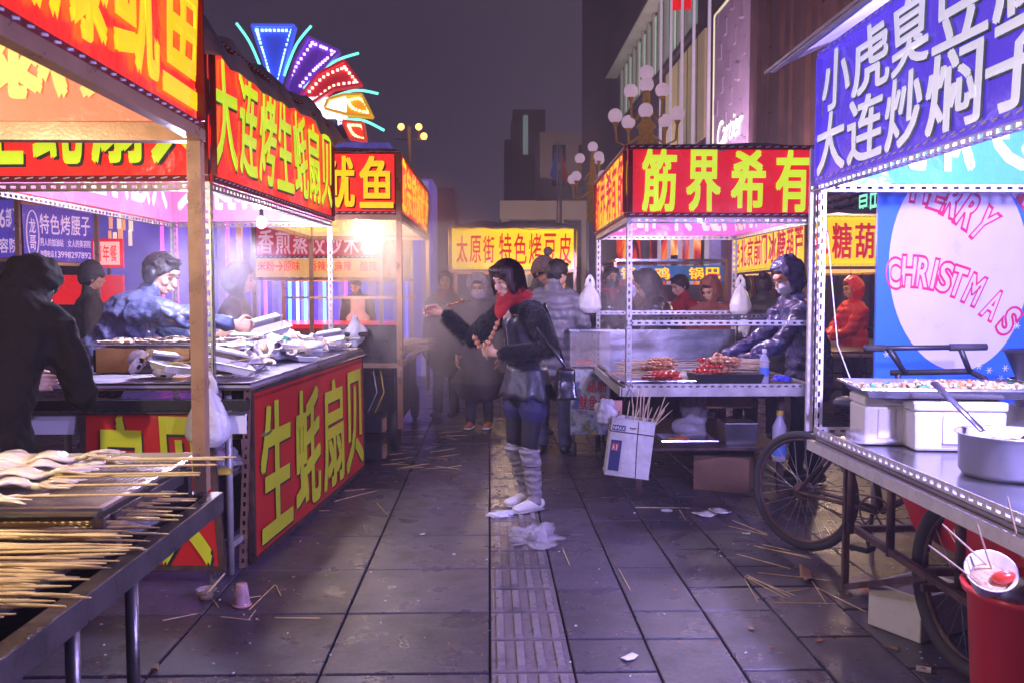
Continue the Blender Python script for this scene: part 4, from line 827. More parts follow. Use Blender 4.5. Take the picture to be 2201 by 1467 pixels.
flood('pink floodlight aimed at the pale shop panel', (6.8, 33, 2.5), (9.5, 35.5, 8), (.95, .62, .95), 3600, 90)
flood('warm floodlight aimed at the upper store windows', (5.5, 50, 2), (10, 55, 16), (.85, .65, .7), 5000, 100)

flood('added floodlight standing in for street lighting on the far tan block', (3.0, 84, 3), (9, 112, 14), (1, .78, .66), 9000, 100)  # added fixture, takes the place of street lighting on the block
# ================================================================ people
def skinm(name, c): return pm(name, c, .45, var=.08, scale=20, bump=.0006, bscale=150, det=2)
M['skin'] = skinm('skin', (.66, .39, .26)); M['skin2'] = skinm('ruddy_skin', (.52, .25, .16)); M['lips'] = pm('lips', (.42, .10, .08), .4)
M['hair'] = pm('black_hair', (.014, .010, .010), .55, var=.4, scale=60, bump=.003, bscale=70)
M['hairb'] = pm('dark_brown_hair', (.030, .010, .008), .5, var=.4, scale=60, bump=.002, bscale=70)
M['eye'] = pm('eye_white', (.7, .66, .62), .2); M['iris'] = pm('dark_iris', (.012, .008, .006), .1)
def cloth(name, c, rough=.75, **k): 
    k.setdefault('bump', .004); k.setdefault('bscale', 14); return pm(name, c, rough, var=.18, scale=9, **k)
def fing(mb, W, d, sd, pn, curl, s=1.0, thumb=1, tc_=.5):
    """palm and five bent fingers: wrist W, direction d, side sd (thumb side), palm normal pn"""
    d = d.normalized(); sd = (sd - d * sd.dot(d)).normalized(); pn = d.cross(sd) if d.cross(sd).dot(pn) > 0 else -d.cross(sd)
    mb.limb([W - d * .02 * s, W + d * .02 * s, W + d * .075 * s], [(.026 * s, .019 * s), (.034 * s, .016 * s), (.040 * s, .013 * s)], sd, 10)
    for k, (o, L_) in enumerate(((.031, .066), (.0105, .076), (-.0105, .070), (-.031, .054))):
        p = W + d * (.078 - .006 * abs(k - 1.2)) * s + sd * o * s; a_ = 0; P_ = [p - d * .02 * s]; P_.append(p)
        for j, f in enumerate((.45, .32, .23)):
            a_ += curl * (1.0 if j else .8); p = p + (d * math.cos(a_) + pn * math.sin(a_)) * L_ * f * s * 1.15; P_.append(p)
        mb.limb(P_, [.0092 * s, .0095 * s, .0085 * s, .0078 * s, .0066 * s], sd, 8)
    t0 = W + d * .022 * s + sd * .026 * s; t1 = t0 + (sd * .75 + d * .65 + pn * .25).normalized() * .034 * s; t2 = t1 + (d * .8 + sd * (.35 - .5 * tc_) + pn * (.25 + .6 * tc_)).normalized() * .034 * s; t3 = t2 + (d * .75 - sd * .3 * tc_ + pn * .6 * tc_).normalized() * .024 * s
    mb.limb([t0, t1, t2, t3], [.0135 * s, .011 * s, .0098 * s, .0078 * s], pn, 8)
def shell(mb, F, rad, axis, op, thick=.012, nz_=.006, n=28, m=14, stretch=None, seed=0):
    """thick open shell round an ellipsoid; axis points out of the opening, op = half angle of the opening"""
    ax = V(*axis).normalized(); a_ = ax.orthogonal().normalized(); b_ = ax.cross(a_); outer = []; inner = []
    for i in range(m + 1):
        th = op + (PI - op) * i / m
        for j in range(n):
            ph = 2 * PI * j / n; d_ = ax * math.cos(th) + (a_ * math.cos(ph) + b_ * math.sin(ph)) * math.sin(th)
            k = 1 + nz_ / .1 * noise.noise(d_ * 4 + V(seed, 0, 0)); p = V(d_.x * rad[0] * k, d_.y * rad[1] * k, d_.z * rad[2] * k)
            if stretch: p = stretch(p)
            outer.append(F @ p); q = V(d_.x * (rad[0] - thick), d_.y * (rad[1] - thick), d_.z * (rad[2] - thick))
            if stretch: q = stretch(q)
            inner.append(F @ q)
    N_ = len(outer); fs = []
    for i in range(m):
        for j in range(n):
            a0, a1, b0_, b1_ = i * n + j, i * n + (j + 1) % n, (i + 1) * n + j, (i + 1) * n + (j + 1) % n
            fs.append((a0, b0_, b1_, a1)); fs.append((N_ + a0, N_ + a1, N_ + b1_, N_ + b0_))
    for j in range(n): fs.append((j, (j + 1) % n, N_ + (j + 1) % n, N_ + j))
    mb.add(outer + inner, fs); return mb
def person(label, x, y, face, h=1.68, lean=0.0, jacket=None, pants=None, hem=.86, arms=None, headyaw=0, headpitch=0, top='hair', hair='hair', skin='skin', mask=None, scarf=None, bulk=1.0, puff=0, hoodm=None, shoe=None, skirt=None, legs=None, group=None, collar=True, fine=False, headoff=(0, 0, 0), side=0, vox=None, hflare=1.0, ret=False, glove=None, fold=1.0, wide=1.0):
    s = h / 1.70; a = R(face); rt = V(math.cos(a), -math.sin(a), 0); fw = V(math.sin(a), math.cos(a), 0); root = V(x, y, 0)
    P = thing('person', label, 'person', (x, y, 0), group=group)
    T = lambda p: root + (rt * p[0] + fw * p[1] + V(0, 0, p[2])) * s
    D = lambda p: (rt * p[0] + fw * p[1] + V(0, 0, p[2]))
    pel = V(0, 0, .93); up = V(math.sin(R(side)), math.sin(lean) if False else math.sin(R(lean)), math.cos(R(lean))).normalized()
    if lean: pel = V(0, -.10 * math.sin(R(lean)), .93 - .03 * math.sin(R(lean)))
    neck = pel + up * .50; ay = R(headyaw); ap = R(headpitch)
    hf = V(math.sin(ay) * math.cos(ap), math.cos(ay) * math.cos(ap), -math.sin(ap)); hr = V(math.cos(ay), -math.sin(ay), 0); hu = hr.cross(hf)
    hd = neck + (up * .55 + V(0, 0, .45)).normalized() * .125 + hf * .03 + V(*(tuple(headoff) + (0, 0, 0))[:3]) + hu * .03
    HW, rH, fH, uH = T(hd), D(hr), D(hf), D(hu)
    F = Matrix(((rH.x, fH.x, uH.x, HW.x), (rH.y, fH.y, uH.y, HW.y), (rH.z, fH.z, uH.z, HW.z), (0, 0, 0, 1))) @ Matrix.Scale(s, 4)
    sh = {k: neck - up * .065 + V(k * .17 * wide, 0, 0) + V(0, .02, 0) * (lean > 20) for k in (-1, 1)}
    if arms is None: arms = {}
    A = {}
    for k in (-1, 1):
        A[k] = arms.get(k) or (sh[k] + V(k * .06, -.02, -.28), sh[k] + V(k * .07, .06, -.52))
        A[k] = tuple(V(*q) for q in A[k])
    # ---- body: one continuous skin
    core = MB()
    core.limb([T(pel - up * .02), T(pel + up * .2), T(pel + up * .42), T(neck - up * .02)], [(.13 * s, .09 * s), (.12 * s, .085 * s), (.14 * s, .09 * s), (.06 * s, .06 * s)], D((1, 0, 0)))
    core.limb([T(neck - up * .08), T(neck + up * .02), T(hd - hu * .07)], [.062 * s, .050 * s, .048 * s], D((1, 0, 0)))
    L_ = legs or {-1: ((-.095, 0, .48), (-.10, -.03, .08)), 1: ((.095, .0, .48), (.10, .02, .08))}
    for k in (-1, 1):
        kn, an = V(*L_[k][0]), V(*L_[k][1])
        core.limb([T(pel + V(k * .085, 0, -.04)), T(kn), T(an)], [.075 * s, .05 * s, .035 * s])
        core.limb([T(sh[k] - V(k * .02, 0, 0)), T(A[k][0]), T(A[k][1])], [.05 * s, .038 * s, .027 * s])
    body = remesh(core, .014, 3)
    hm = MB()
    hm.ell((0, -.005, .018), (.074, .092, .092), F, 20, 14); hm.ell((0, .022, -.052), (.054, .060, .060), F, 16, 12); hm.ell((0, .050, -.085), (.026, .030, .022), F)
    hm.ell((0, .084, .030), (.045, .014, .025), F); hm.ell((.034, .062, -.030), (.024, .022, .022), F); hm.ell((-.034, .062, -.030), (.024, .022, .022), F)
    hm.ell((0, .098, -.022), (.0105, .018, .024), F); hm.ell((0, .105, -.036), (.016, .013, .010), F); hm.ell((0, .088, -.066), (.022, .012, .012), F)
    for k in (-1, 1): hm.ell((k * .076, -.005, -.015), (.010, .020, .031), F)
    hm.limb([F @ V(0, -.02, -.05), T(neck + up * .01)], [.050 * s, .052 * s])
    head = remesh(hm, .0055 if fine else .008, 3)
    hands = MB()
    for k in (-1, 1):
        el, wr = T(A[k][0]), T(A[k][1]); d_ = (wr - el).normalized()
        hx = arms.get('hand%d' % k, {}); d_ = D(hx['d']).normalized() if 'd' in hx else d_
        fing(hands, wr + d_ * .03 * s, d_, D(hx.get('side', (0, 0, 1) if abs(d_.z) < .7 else (0, 1, 0))), D(hx.get('palm', (-k, 0, 0))), hx.get('curl', .45), s * 1.02, k, hx.get('thumb', .5))
    hmesh = remesh(hands, .0042 if fine else .0055, 1)
    B = join(body, head, hmesh) if glove is None else join(body, head, hmesh)
    bo = B.build('body', [M[skin], M[skin], M[glove or skin]], P, True)
    # ---- face
    if abs(math.degrees(math.atan2(-(F @ V(0, 1, 0) - HW).dot(V(0, 1, 0)), 1))) > -1:
        for k in (-1, 1):
            e = MB().ell((k * .031, .0835, .002), (.0135, .0085, .0052 if fine else .0065), F, 12, 8).build('eye', M['iris' if not fine else 'eye'], P, True)
            if fine: MB().ell((k * .031, .0895, .001), (.0062, .004, .0052), F, 10, 6).build('iris', M['iris'], e, True); MB().limb([F @ V(k * .0165, .090, .004), F @ V(k * .031, .0945, .0075), F @ V(k * .046, .085, .003)], [.0022 * s] * 3, n=6).build('eyelid', M['hair'], e, True)
            MB().limb([F @ V(k * .014, .096, .022), F @ V(k * .032, .094, .028), F @ V(k * .050, .078, .021)], [(.0045, .003), (.0045, .003), (.003, .002)], n=6).build('eyebrow', M['hair'], P, True)
        if not mask: MB().ell((0, .0985, -.062), (.019, .006, .0045), F, 12, 6).ell((0, .0965, -.0705), (.016, .007, .0052), F, 12, 6).build('mouth', M['lips'], P, True)
    if mask:
        m_ = MB(); vs = []
        for j in range(9):
            for i in range(13):
                u, v = (i / 12 - .5) * 2, j / 8; w_ = .072 * (1 - .15 * abs(v - .4)); yy = .112 - .060 * u * u - .020 * (v - .45) ** 2 * 4 + .006 * math.cos(v * 18) * (1 - abs(u))
                vs.append((w_ * u, yy, -.012 - .095 * v))
        m_.add(vs, [(j * 13 + i, j * 13 + i + 1, (j + 1) * 13 + i + 1, (j + 1) * 13 + i) for j in range(8) for i in range(12)], F); m_.build('face_mask', M[mask], P, True)
        for k in (-1, 1): MB().limb([F @ V(k * .07, .055, -.03), F @ V(k * .082, 0, .0)], [.002, .002], n=5).build('mask_loop', M[mask], P)
    # ---- hair and headgear
    if top in ('hair', 'bald', 'beanie', 'bob', 'long', 'muff', 'bun'):
        hb_ = MB()
        if top in ('bob', 'long'):
            dn = .15 if top == 'bob' else .26
            st = lambda p: V(p.x * (1.0 + (.10 if p.z < -.02 else 0)), p.y * (1 if p.y < 0 else .97), p.z * (1 if p.z > 0 else dn / .125 * .95)) + V(0, -.012 if p.z > -.05 else -.02, .012)
            shell(hb_, F, (.100, .118, .125), (0, .90, -.62), R(47), .030, .008, 40, 20, st)
            hb_.ell((0, .052, .082), (.086, .055, .036), F, 18, 12); hb_.ell((.030, .072, .058), (.045, .026, .030), F, 16, 10); hb_.ell((-.035, .070, .060), (.045, .026, .028), F, 16, 10); hb_.ell((-.082, .030, -.005), (.022, .045, .095), F, 12, 10); hb_.ell((.084, .025, -.005), (.022, .045, .095), F, 12, 10)
            hb_ = remesh(hb_, .0065, 2, lambda c_, n__: .0035 * noise.noise(V(c_.x * 90, c_.y * 90, c_.z * 9)))
        else:
            shell(hb_, F, (.088, .108, .110), (0, .72, -.69), R(62), .020, .008, 32, 16, lambda p: p + V(0, -.008, .014))
            hb_.ell((0, .060, .090), (.065, .035, .018), F)
            if top == 'bun': hb_.ell((0, -.10, .10), (.045, .045, .045), F)
            hb_ = remesh(hb_, .0075, 2, lambda c_, n__: .004 * noise.noise(V(c_.x * 80, c_.y * 80, c_.z * 40)))
        hb_.build('hair', M[hair], P, True)
    if top == 'beanie':
        b2 = MB(); shell(b2, F, (.098, .115, .135), (0, .45, -.89), R(72), .02, .01, 36, 18, lambda p: p + V(0, -.008, .03)); b2.torus((0, -.004, .045), .094, .018, F @ Matrix.Rotation(R(-12), 4, 'X'), 32, 10, 1.4)
        o = remesh(b2, .008, 2, lambda c_, n__: .003 * math.sin(c_.x * 300) * math.sin(c_.z * 300)).build('beanie', M[hoodm], P, True)
        if 'pom' in label: pb = MB().ell((0, -.02, .20), (.042, .042, .042), F, 16, 12); remesh(pb, .006, 1, lambda c_, n__: .008 * noise.noise(c_ * 160)).build('pompom', M[hoodm], o, True)
    if top in ('hood', 'furhood', 'dropped'):
        hh = MB(); shell(hh, F, (.118, .138, .150), (0, .97, -.22), R(50 if top != 'dropped' else 80), .022, .014, 36, 18, lambda p: p + V(0, -.022, .012) if p.z > -.06 else V(p.x * 1.08, p.y - .025, p.z * 1.12 + .012), seed=x)
        if top == 'furhood': hh.torus((0, .058, -.02), .105, .026, F @ Matrix.Rotation(R(78), 4, 'X'), 32, 10)
        hh = remesh(hh, .010, 3, (lambda c_, n__: .014 * noise.noise(c_ * 70)) if top == 'furhood' else lambda c_, n__: .008 * noise.noise(c_ * 17))
        hh.build('hood', M[hoodm or jacket], P, True)
        if top != 'furhood' or True: MB().ell((0, .035, .075), (.068, .050, .040), F).build('hair', M[hair], P, True)
    if top == 'muff' :
        e_ = MB()
        for k in (-1, 1): e_.ell((k * .088, -.008, -.012), (.026, .044, .050), F, 16, 12)
        for i in range(15):
            t = -1.1 + 2.2 * i / 14; q = V(.100 * math.sin(t), -.01, .120 * math.cos(t)); 
            if i: e_.bar(F @ q0, F @ q, .022, .008)
            q0 = q
        e_.build('earmuffs', M['black'], P, True)
    # ---- jacket
    b = bulk
    def quilt(c_, n_):
        f_ = fold * (.012 * noise.noise(c_ * 6) - .016 * abs(noise.noise(V(c_.x * 9 + c_.z * 4, c_.y * 9, c_.z * 7 + c_.x * 5))) + .005 * noise.noise(c_ * 22))
        if puff: f_ += .012 * puff * (abs(math.sin(c_.z * PI / .085 + .6 * noise.noise(c_ * 5))) - .6)
        return f_ * s
    J = MB()
    hemz = V(pel.x, pel.y, hem); low = [] ; 
    if hem < .9: low = [(hemz, (.200 * b * hflare, .150 * b * hflare)), (V(pel.x, pel.y, (hem + .93) / 2), (.19 * b, .145 * b))] if hem < .8 else [(hemz, (.195 * b * hflare, .145 * b * hflare))]
    pts = low + [(pel + up * .04, (.180 * b, .138 * b)), (pel + up * .2, (.168 * b, .130 * b)), (pel + up * .36, (.185 * b * wide, .135 * b)), (neck - up * .05, (.150 * b * wide, .105 * b)), (neck + up * .0, (.075 * b, .072 * b))]
    J.limb([T(p) for p, r_ in pts], [(r_[0] * s, r_[1] * s) for p, r_ in pts], D((1, 0, 0)), 24)
    for k in (-1, 1):
        el, wr = A[k]; q = sh[k] - V(k * .045, 0, .0); mid = (sh[k] + V(0, 0, -.01)); wr2 = el.lerp(wr, .97)
        J.limb([T(q), T(mid + V(k * .01, 0, -.02)), T(mid.lerp(el, .55)), T(el), T(el.lerp(wr, .5)), T(wr2)], [.075 * b * s, .076 * b * s, .068 * b * s, .062 * b * s, .054 * b * s, .043 * b * s], D((1, 0, 0)), 14)
    if collar: J.limb([T(neck - up * .02), T(neck + up * .055)], [(.078 * s, .078 * s), (.070 * s, .072 * s)])
    if top == 'dropped': J.limb([HW - uH * .05 - fH * .02, T(neck + up * .03), T(neck - up * .08)], [.115 * s, .125 * s, (.17 * s, .12 * s)], D((1, 0, 0)), 18)
    remesh(J, vox or .012, 3, quilt).build('jacket', M[jacket], P, True)
    # ---- legs and shoes
    if pants:
        q = MB(); 
        for k in (-1, 1):
            kn, an = V(*L_[k][0]), V(*L_[k][1])
            q.limb([T(pel + V(k * .085, 0, -.02)), T((pel + V(k * .09, 0, -.04)).lerp(kn, .5)), T(kn), T(kn.lerp(an, .5)), T(an)], [.098 * s, .088 * s, .066 * s, .062 * s, .060 * s])
        q.limb([T(pel + V(0, 0, .05)), T(pel - V(0, 0, .06))], [(.16 * s, .12 * s), (.165 * s, .12 * s)], D((1, 0, 0)))
        remesh(q, .013, 2, lambda c_, n_: .008 * s * noise.noise(V(c_.x * 9, c_.y * 9, c_.z * 22))).build('trousers', M[pants], P, True)
    if skirt: 
        q = MB(); q.limb([T(pel), T((pel.x, pel.y, .62)), T((pel.x, pel.y, .36))], [(.17 * s, .14 * s), (.22 * s, .19 * s), (.28 * s, .24 * s)], D((1, 0, 0)), 20); remesh(q, .014, 2, quilt).build('skirt', M[skirt], P, True)
    if shoe != 'none':
        for k in (-1, 1):
            an = V(*L_[k][1]); q = MB(); q.limb([T((an.x, an.y - .05, .045)), T((an.x, an.y + .05, .042)), T((an.x, an.y + .15, .034))], [(.042 * s, .040 * s), (.045 * s, .038 * s), (.040 * s, .026 * s)], D((1, 0, 0))); q.limb([T((an.x, an.y - .03, .05)), T(an)], [.043 * s, .046 * s])
            o = remesh(q, .009, 2).build('shoe', M[shoe or 'black'], P, True)
            if shoe == 'sneak': MB().limb([T((an.x, an.y - .055, .016)), T((an.x, an.y + .06, .016)), T((an.x, an.y + .16, .016))], [(.046, .016), (.05, .016), (.042, .014)], D((1, 0, 0))).build('sole', M['foam'], o, True)
    if scarf:
        q = MB(); q.torus((0, 0, 0), .072, .030, frame(T(neck + up * .03), D((1, 0, 0)), D(up)), 28, 10, 1.2); q.limb([T(neck + V(0, .07, .02)), T(neck + V(.01, .125, -.07))], [(.05 * s, .03 * s), (.035 * s, .02 * s)]); remesh(q, .010, 2, quilt).build('scarf', M[scarf], P, True)
    return (P, F, T, D, neck, up, A, sh, s) if ret else P
random.seed(11)
M['c_black'] = cloth('black_wool_coat', (.006, .005, .006), .95, spec=.2, bscale=60, bump=.002)
M['c_leather'] = cloth('black_shiny_jacket', (.018, .017, .022), .3, coat=.4); M['c_blue'] = cloth('faded_blue_jacket', (.10, .12, .23), .36, bscale=12, bump=.03, dirt=.2)
M['c_navy'] = cloth('shiny_navy_nylon', (.035, .035, .11), .26, coat=.5, bscale=16, bump=.02); M['c_brown'] = cloth('brown_hooded_coat', (.10, .065, .055), .6)
M['c_puff'] = cloth('grey_blue_puffer', (.17, .165, .22), .38, bscale=11, bump=.012); M['c_jeans'] = cloth('dark_jeans', (.05, .055, .12), .8); M['c_sweat'] = cloth('grey_sweater', (.13, .12, .13), .9)
M['c_knit'] = pm('marled_knit', (.20, .13, .13), .9, var=.6, scale=70, bump=.004, bscale=120); M['c_red'] = cloth('bright_red_puffer', (.66, .02, .01), .4); M['c_orange'] = cloth('rust_orange_coat', (.30, .09, .06), .8)
M['c_olive'] = cloth('dark_olive_puffer', (.05, .048, .042), .5); M['c_apron'] = cloth('white_apron', (.62, .55, .52), .8); M['c_redv'] = cloth('dark_red_scarf', (.34, .008, .012), .9, bscale=50); M['c_yel'] = cloth('yellow_hat_cloth', (.6, .42, .05), .8)
M['c_fur'] = pm('grey_fur', (.33, .28, .30), .9, var=.5, scale=50); M['maskp'] = pm('pink_white_mask', (.62, .50, .62), .8); M['maskw'] = pm('pale_mask', (.58, .60, .74), .8); M['c_char'] = cloth('charcoal_coat', (.05, .045, .05), .8); M['sneak'] = cloth('orange_canvas_shoe', (.40, .14, .07), .7)
M['c_boot'] = pm('grey_knit_boot', (.27, .24, .26), .85, var=.2, scale=30, wave=('Z', 7, 6), bump=.006); M['c_short'] = cloth('navy_shorts', (.025, .025, .09), .7); M['c_tight'] = cloth('black_tights', (.014, .012, .016), .75, bump=.0005)
M['c_vest'] = cloth('dark_quilted_vest', (.026, .026, .040), .45, coat=.1, bscale=12, bump=.012); M['fur'] = pm('black_fur', (.009, .009, .010), .9, var=.5, scale=80, sheen=.3)
# ---- the woman eating from a skewer
WX, WY = at(1118, 1082, 5.95).x, 5.95
P, F, T, D, neck, up, A, sh, s = person('woman in a black fur-sleeved jacket and red scarf eating from meat skewers in the aisle', WX + .03, WY, 232, 1.66, lean=11, jacket='c_vest', hem=.80, top='bob', hair='hairb', headyaw=-6, headpitch=16, fine=True, shoe='none', vox=.010, bulk=.80, hflare=1.25, wide=.92, collar=True, headoff=(0, .035), ret=True,
    arms={1: ((.385, .17, 1.15), (.535, .28, 1.325)), -1: ((-.24, -.03, 1.10), (-.02, .24, 1.07)), 'hand1': dict(d=(.75, .55, .2), side=(-.1, .3, .9), palm=(-.4, .6, -.5), curl=.78, thumb=.9), 'hand-1': dict(d=(.75, .5, .25), side=(0, .2, .95), palm=(.5, -.8, 0), curl=1.05, thumb=.9)},
    legs={-1: ((-.085, .03, .47), (-.085, -.02, .09)), 1: ((.085, .02, .47), (.10, -.10, .09))})
WP = P
# fur sleeves
def furtube(mb, pts, r0, r1, cnt, Ls=.035):
    for _ in range(cnt):
        t = random.random() ** 1.1; f = t * (len(pts) - 1); i = min(int(f), len(pts) - 2); c_ = pts[i].lerp(pts[i + 1], f - i); dd = (pts[i + 1] - pts[i]).normalized(); a_ = dd.orthogonal().normalized(); b_ = dd.cross(a_); th = random.uniform(0, 2 * PI); n_ = a_ * math.cos(th) + b_ * math.sin(th); r_ = r0 + (r1 - r0) * t
        p = c_ + n_ * r_ * .92; tip = p + (n_ * .8 + dd * random.uniform(.2, .9) + V(0, 0, -.35) + V(random.uniform(-.3, .3), random.uniform(-.3, .3), 0)) * Ls * random.uniform(.5, 1.1); w_ = dd.cross(n_) * .0022
        mb.add([p - w_, p + w_, tip], [(0, 1, 2)])
for k in (-1, 1):
    P5 = [T(sh[k] - V(k * .05, 0, -.01)), T(sh[k] + V(k * .02, 0, -.03)), T(sh[k].lerp(A[k][0], .5)), T(A[k][0]), T(A[k][0].lerp(A[k][1], .5)), T(A[k][0].lerp(A[k][1], .93))]
    b1 = MB().limb(P5, [.078, .080, .075, .070, .055, .045]); b1 = remesh(b1, .010, 2, lambda c_, n_: .008 * noise.noise(c_ * 45)); 
    b1.m = 0; b1.mi = [0] * len(b1.f); furtube(b1, P5, .080, .050, 7500, .034); b1.build('fur_sleeve', M['fur'], P, False)
hs = MB(); rr = random.Random(9)
for _ in range(900):
    ph = rr.uniform(-2.25, 2.25) - PI / 2; P6 = []; dn = rr.uniform(.82, 1.02); wv = rr.uniform(-.1, .1)
    for i in range(7):
        th = .15 + 1.75 * i / 6 * dn; d_ = V(math.sin(min(th, 1.57)) * math.cos(ph + wv * i / 6), math.sin(min(th, 1.57)) * math.sin(ph + wv * i / 6), math.cos(th)); z_ = d_.z * .128 if d_.z > 0 else d_.z * .33
        P6.append(F @ V(d_.x * .106 * (1.04 if i > 3 else 1), d_.y * .121 - .014, z_ + .012))
    for i in range(6):
        t_ = (P6[i + 1] - P6[i]).cross(P6[i] - HWc).normalized() * .0016 if False else (P6[i + 1] - P6[i]).cross(V(.3, .5, .8)).normalized() * .0015
        hs.add([P6[i] - t_, P6[i] + t_, P6[i + 1] + t_ * .6, P6[i + 1] - t_ * .6], [(0, 1, 2, 3)])
tag(hs.build('hair_strands', M['hairb'], P), kind='stuff')
# scarf, shorts, tights, boots
q = MB(); nk = neck + up * .03
q.torus((0, 0, 0), .080, .036, frame(T(nk), D((1, 0, 0)), D((up + V(0, -.35, 0)))), 32, 12, 1.5)
q.limb([T(nk + V(-.07, .06, .0)), T(nk + V(0, .115, -.05)), T(nk + V(.07, .06, 0))], [.040, .046, .040]); q.limb([T(nk + V(0, .085, -.02)), T(nk + V(0, .135, -.10)), T(nk + V(0, .145, -.155))], [(.085, .035), (.058, .024), (.012, .012)], D((1, 0, 0)))
remesh(q, .008, 2, lambda c_, n_: .010 * noise.noise(V(c_.x * 14, c_.y * 14, c_.z * 40))).build('scarf', M['c_redv'], P, True)
lg = {-1: ((-.085, .03, .47), (-.085, -.02, .09)), 1: ((.085, .02, .47), (.10, -.10, .09))}
q = MB(); q.limb([T((0, -.02, .93)), T((0, -.02, .84))], [(.155, .12), (.165, .13)], D((1, 0, 0)))
for k in (-1, 1): q.limb([T((k * .08, -.02, .88)), T((k * .088, 0, .68))], [.092, .098])
remesh(q, .010, 2).build('shorts', M['c_short'], P, True)
q = MB()
for k in (-1, 1):
    kn, an = V(*lg[k][0]), V(*lg[k][1]); q.limb([T((k * .08, -.02, .85)), T((k * .085, .0, .66)), T(kn), T(kn.lerp(an, .3))], [.088, .077, .056, .050])
remesh(q, .010, 3).build('tights', M['c_tight'], P, True)
for k in (-1, 1):
    kn, an = V(*lg[k][0]), V(*lg[k][1]); q = MB(); q.limb([T(kn + V(0, 0, -.065)), T(kn.lerp(an, .35)), T(kn.lerp(an, .75)), T(an + V(0, 0, .01)), T((an.x, an.y + .01, .05))], [.062, .064, .053, .048, .050], n=18)
    o = remesh(q, .008, 2, lambda c_, n_: .0035 * math.sin(c_.z * 62 + 7 * noise.noise(c_ * 9))).build('boot', M['c_boot'], P, True)
    q = MB(); q.limb([T((an.x, an.y - .035, .045)), T((an.x, an.y + .06, .042)), T((an.x, an.y + .165, .032))], [(.046, .040), (.047, .036), (.040, .024)], D((1, 0, 0))); remesh(q, .007, 2).build('toe_cap', M['foam'], o, True); MB().limb([T((an.x, an.y - .045, .010)), T((an.x, an.y + .06, .010)), T((an.x, an.y + .175, .010))], [(.050, .011), (.052, .011), (.044, .010)], D((1, 0, 0))).build('sole', M['pole'], o, True)
    MB().torus((0, 0, 0), .060, .012, Matrix.Translation(T(kn + V(0, 0, -.06))), 24, 8).build('cuff', M['c_boot'], o, True); MB().torus((0, 0, 0), .063, .004, Matrix.Translation(T(kn.lerp(an, .42))), 24, 6).build('strap', M['black'], o, True)
# peplum with zip and bag on her hip
q = MB(); Mp = T((0, -.02, .86))
vs = []
for j in range(8):
    for i in range(48):
        th = 2 * PI * i / 48; v_ = j / 7; rr = 1 + .42 * v_ + .10 * v_ * math.sin(th * 9); dx = D((1, 0, 0)) * (.145 * rr * math.cos(th)) + D((0, 1, 0)) * (.112 * rr * math.sin(th)); vs.append(T((0, -.02, .98)) + dx - V(0, 0, .21 * v_ + .012 * math.sin(th * 9 + 1) * v_))
q.add(vs, [(j * 48 + i, j * 48 + (i + 1) % 48, (j + 1) * 48 + (i + 1) % 48, (j + 1) * 48 + i) for j in range(7) for i in range(48)]); o = q.build('peplum', M['c_vest'], P, True); o.modifiers.new('t', 'SOLIDIFY').thickness = .006
MB().limb([T((0, .17, 1.30)), T((0, .145, 1.10)), T((0, .15, .98))], [.003] * 3).build('zip', M['ssteel'], P)
bg = MB(); bc = T((-.30, -.10, .88)); bg.box(bc, (.13, .26, .20), None, .8); bgr = remesh(bg, .012, 4, lambda c_, n_: .01 * noise.noise(c_ * 12)); BG = thing('shoulder_bag', 'black leather bag hanging at the hip of the woman with the red scarf', 'handbag', tuple(bc)); bgr.build('bag_body', M['c_leather'], BG, True)
MB().limb([bc + V(0, .1, .1), T(sh[-1] + V(-.06, -.05, .05)), T(sh[-1] + V(-.02, .07, .0)), bc + V(0, -.1, .1)], [(.012, .004)] * 4).build('strap', M['c_leather'], BG, True)
def skewer_chunks(name, label, p, q, n, r, mat='meat', L0=.35, L1=.95, cat='skewer', group=None, stick='bamboo', seed=0):
    p, q = Vector(p), Vector(q); o = thing(name, label, cat, p, group=group); MB().loft([p, q], [.0022, .0022], n=5).build('stick', M[stick], o)
    d_ = (q - p); rr = random.Random(seed)
    for i in range(n):
        t = L0 + (L1 - L0) * (i + .5) / n; c_ = p + d_ * t; Mx = frame(c_, d_) @ Matrix.Rotation(rr.uniform(0, 6), 4, 'X'); k_ = d_.length * (L1 - L0) / n / 2
        MB().ell((0, 0, 0), (k_ * 1.12, r * rr.uniform(.8, 1.2), r * rr.uniform(.6, 1)), Mx, 8, 6).build('meat_piece', M[mat], o, True)
    return o
w1 = T(A[1][1]) + D((.75, .55, .2)).normalized() * .10; skewer_chunks('skewer', 'brown meat skewer in the outstretched hand of the eating woman', w1 + V(.0, -.02, 0), w1 + V(.24, -.05, .075), 5, .013, L0=.45)
w2 = T(A[-1][1]) + D((.75, .5, .25)).normalized() * .09
skewer_chunks('skewer', 'glossy skewer pointing up right from the lower hand of the eating woman', w2 + V(-.02, -.02, -.04), w2 + V(.085, -.06, .20), 5, .017, L0=.3)
skewer_chunks('skewer', 'dark flat skewer pointing up left from the lower hand of the eating woman', w2 + V(.01, -.03, -.06), w2 + V(-.085, -.05, .10), 3, .022, L0=.45)
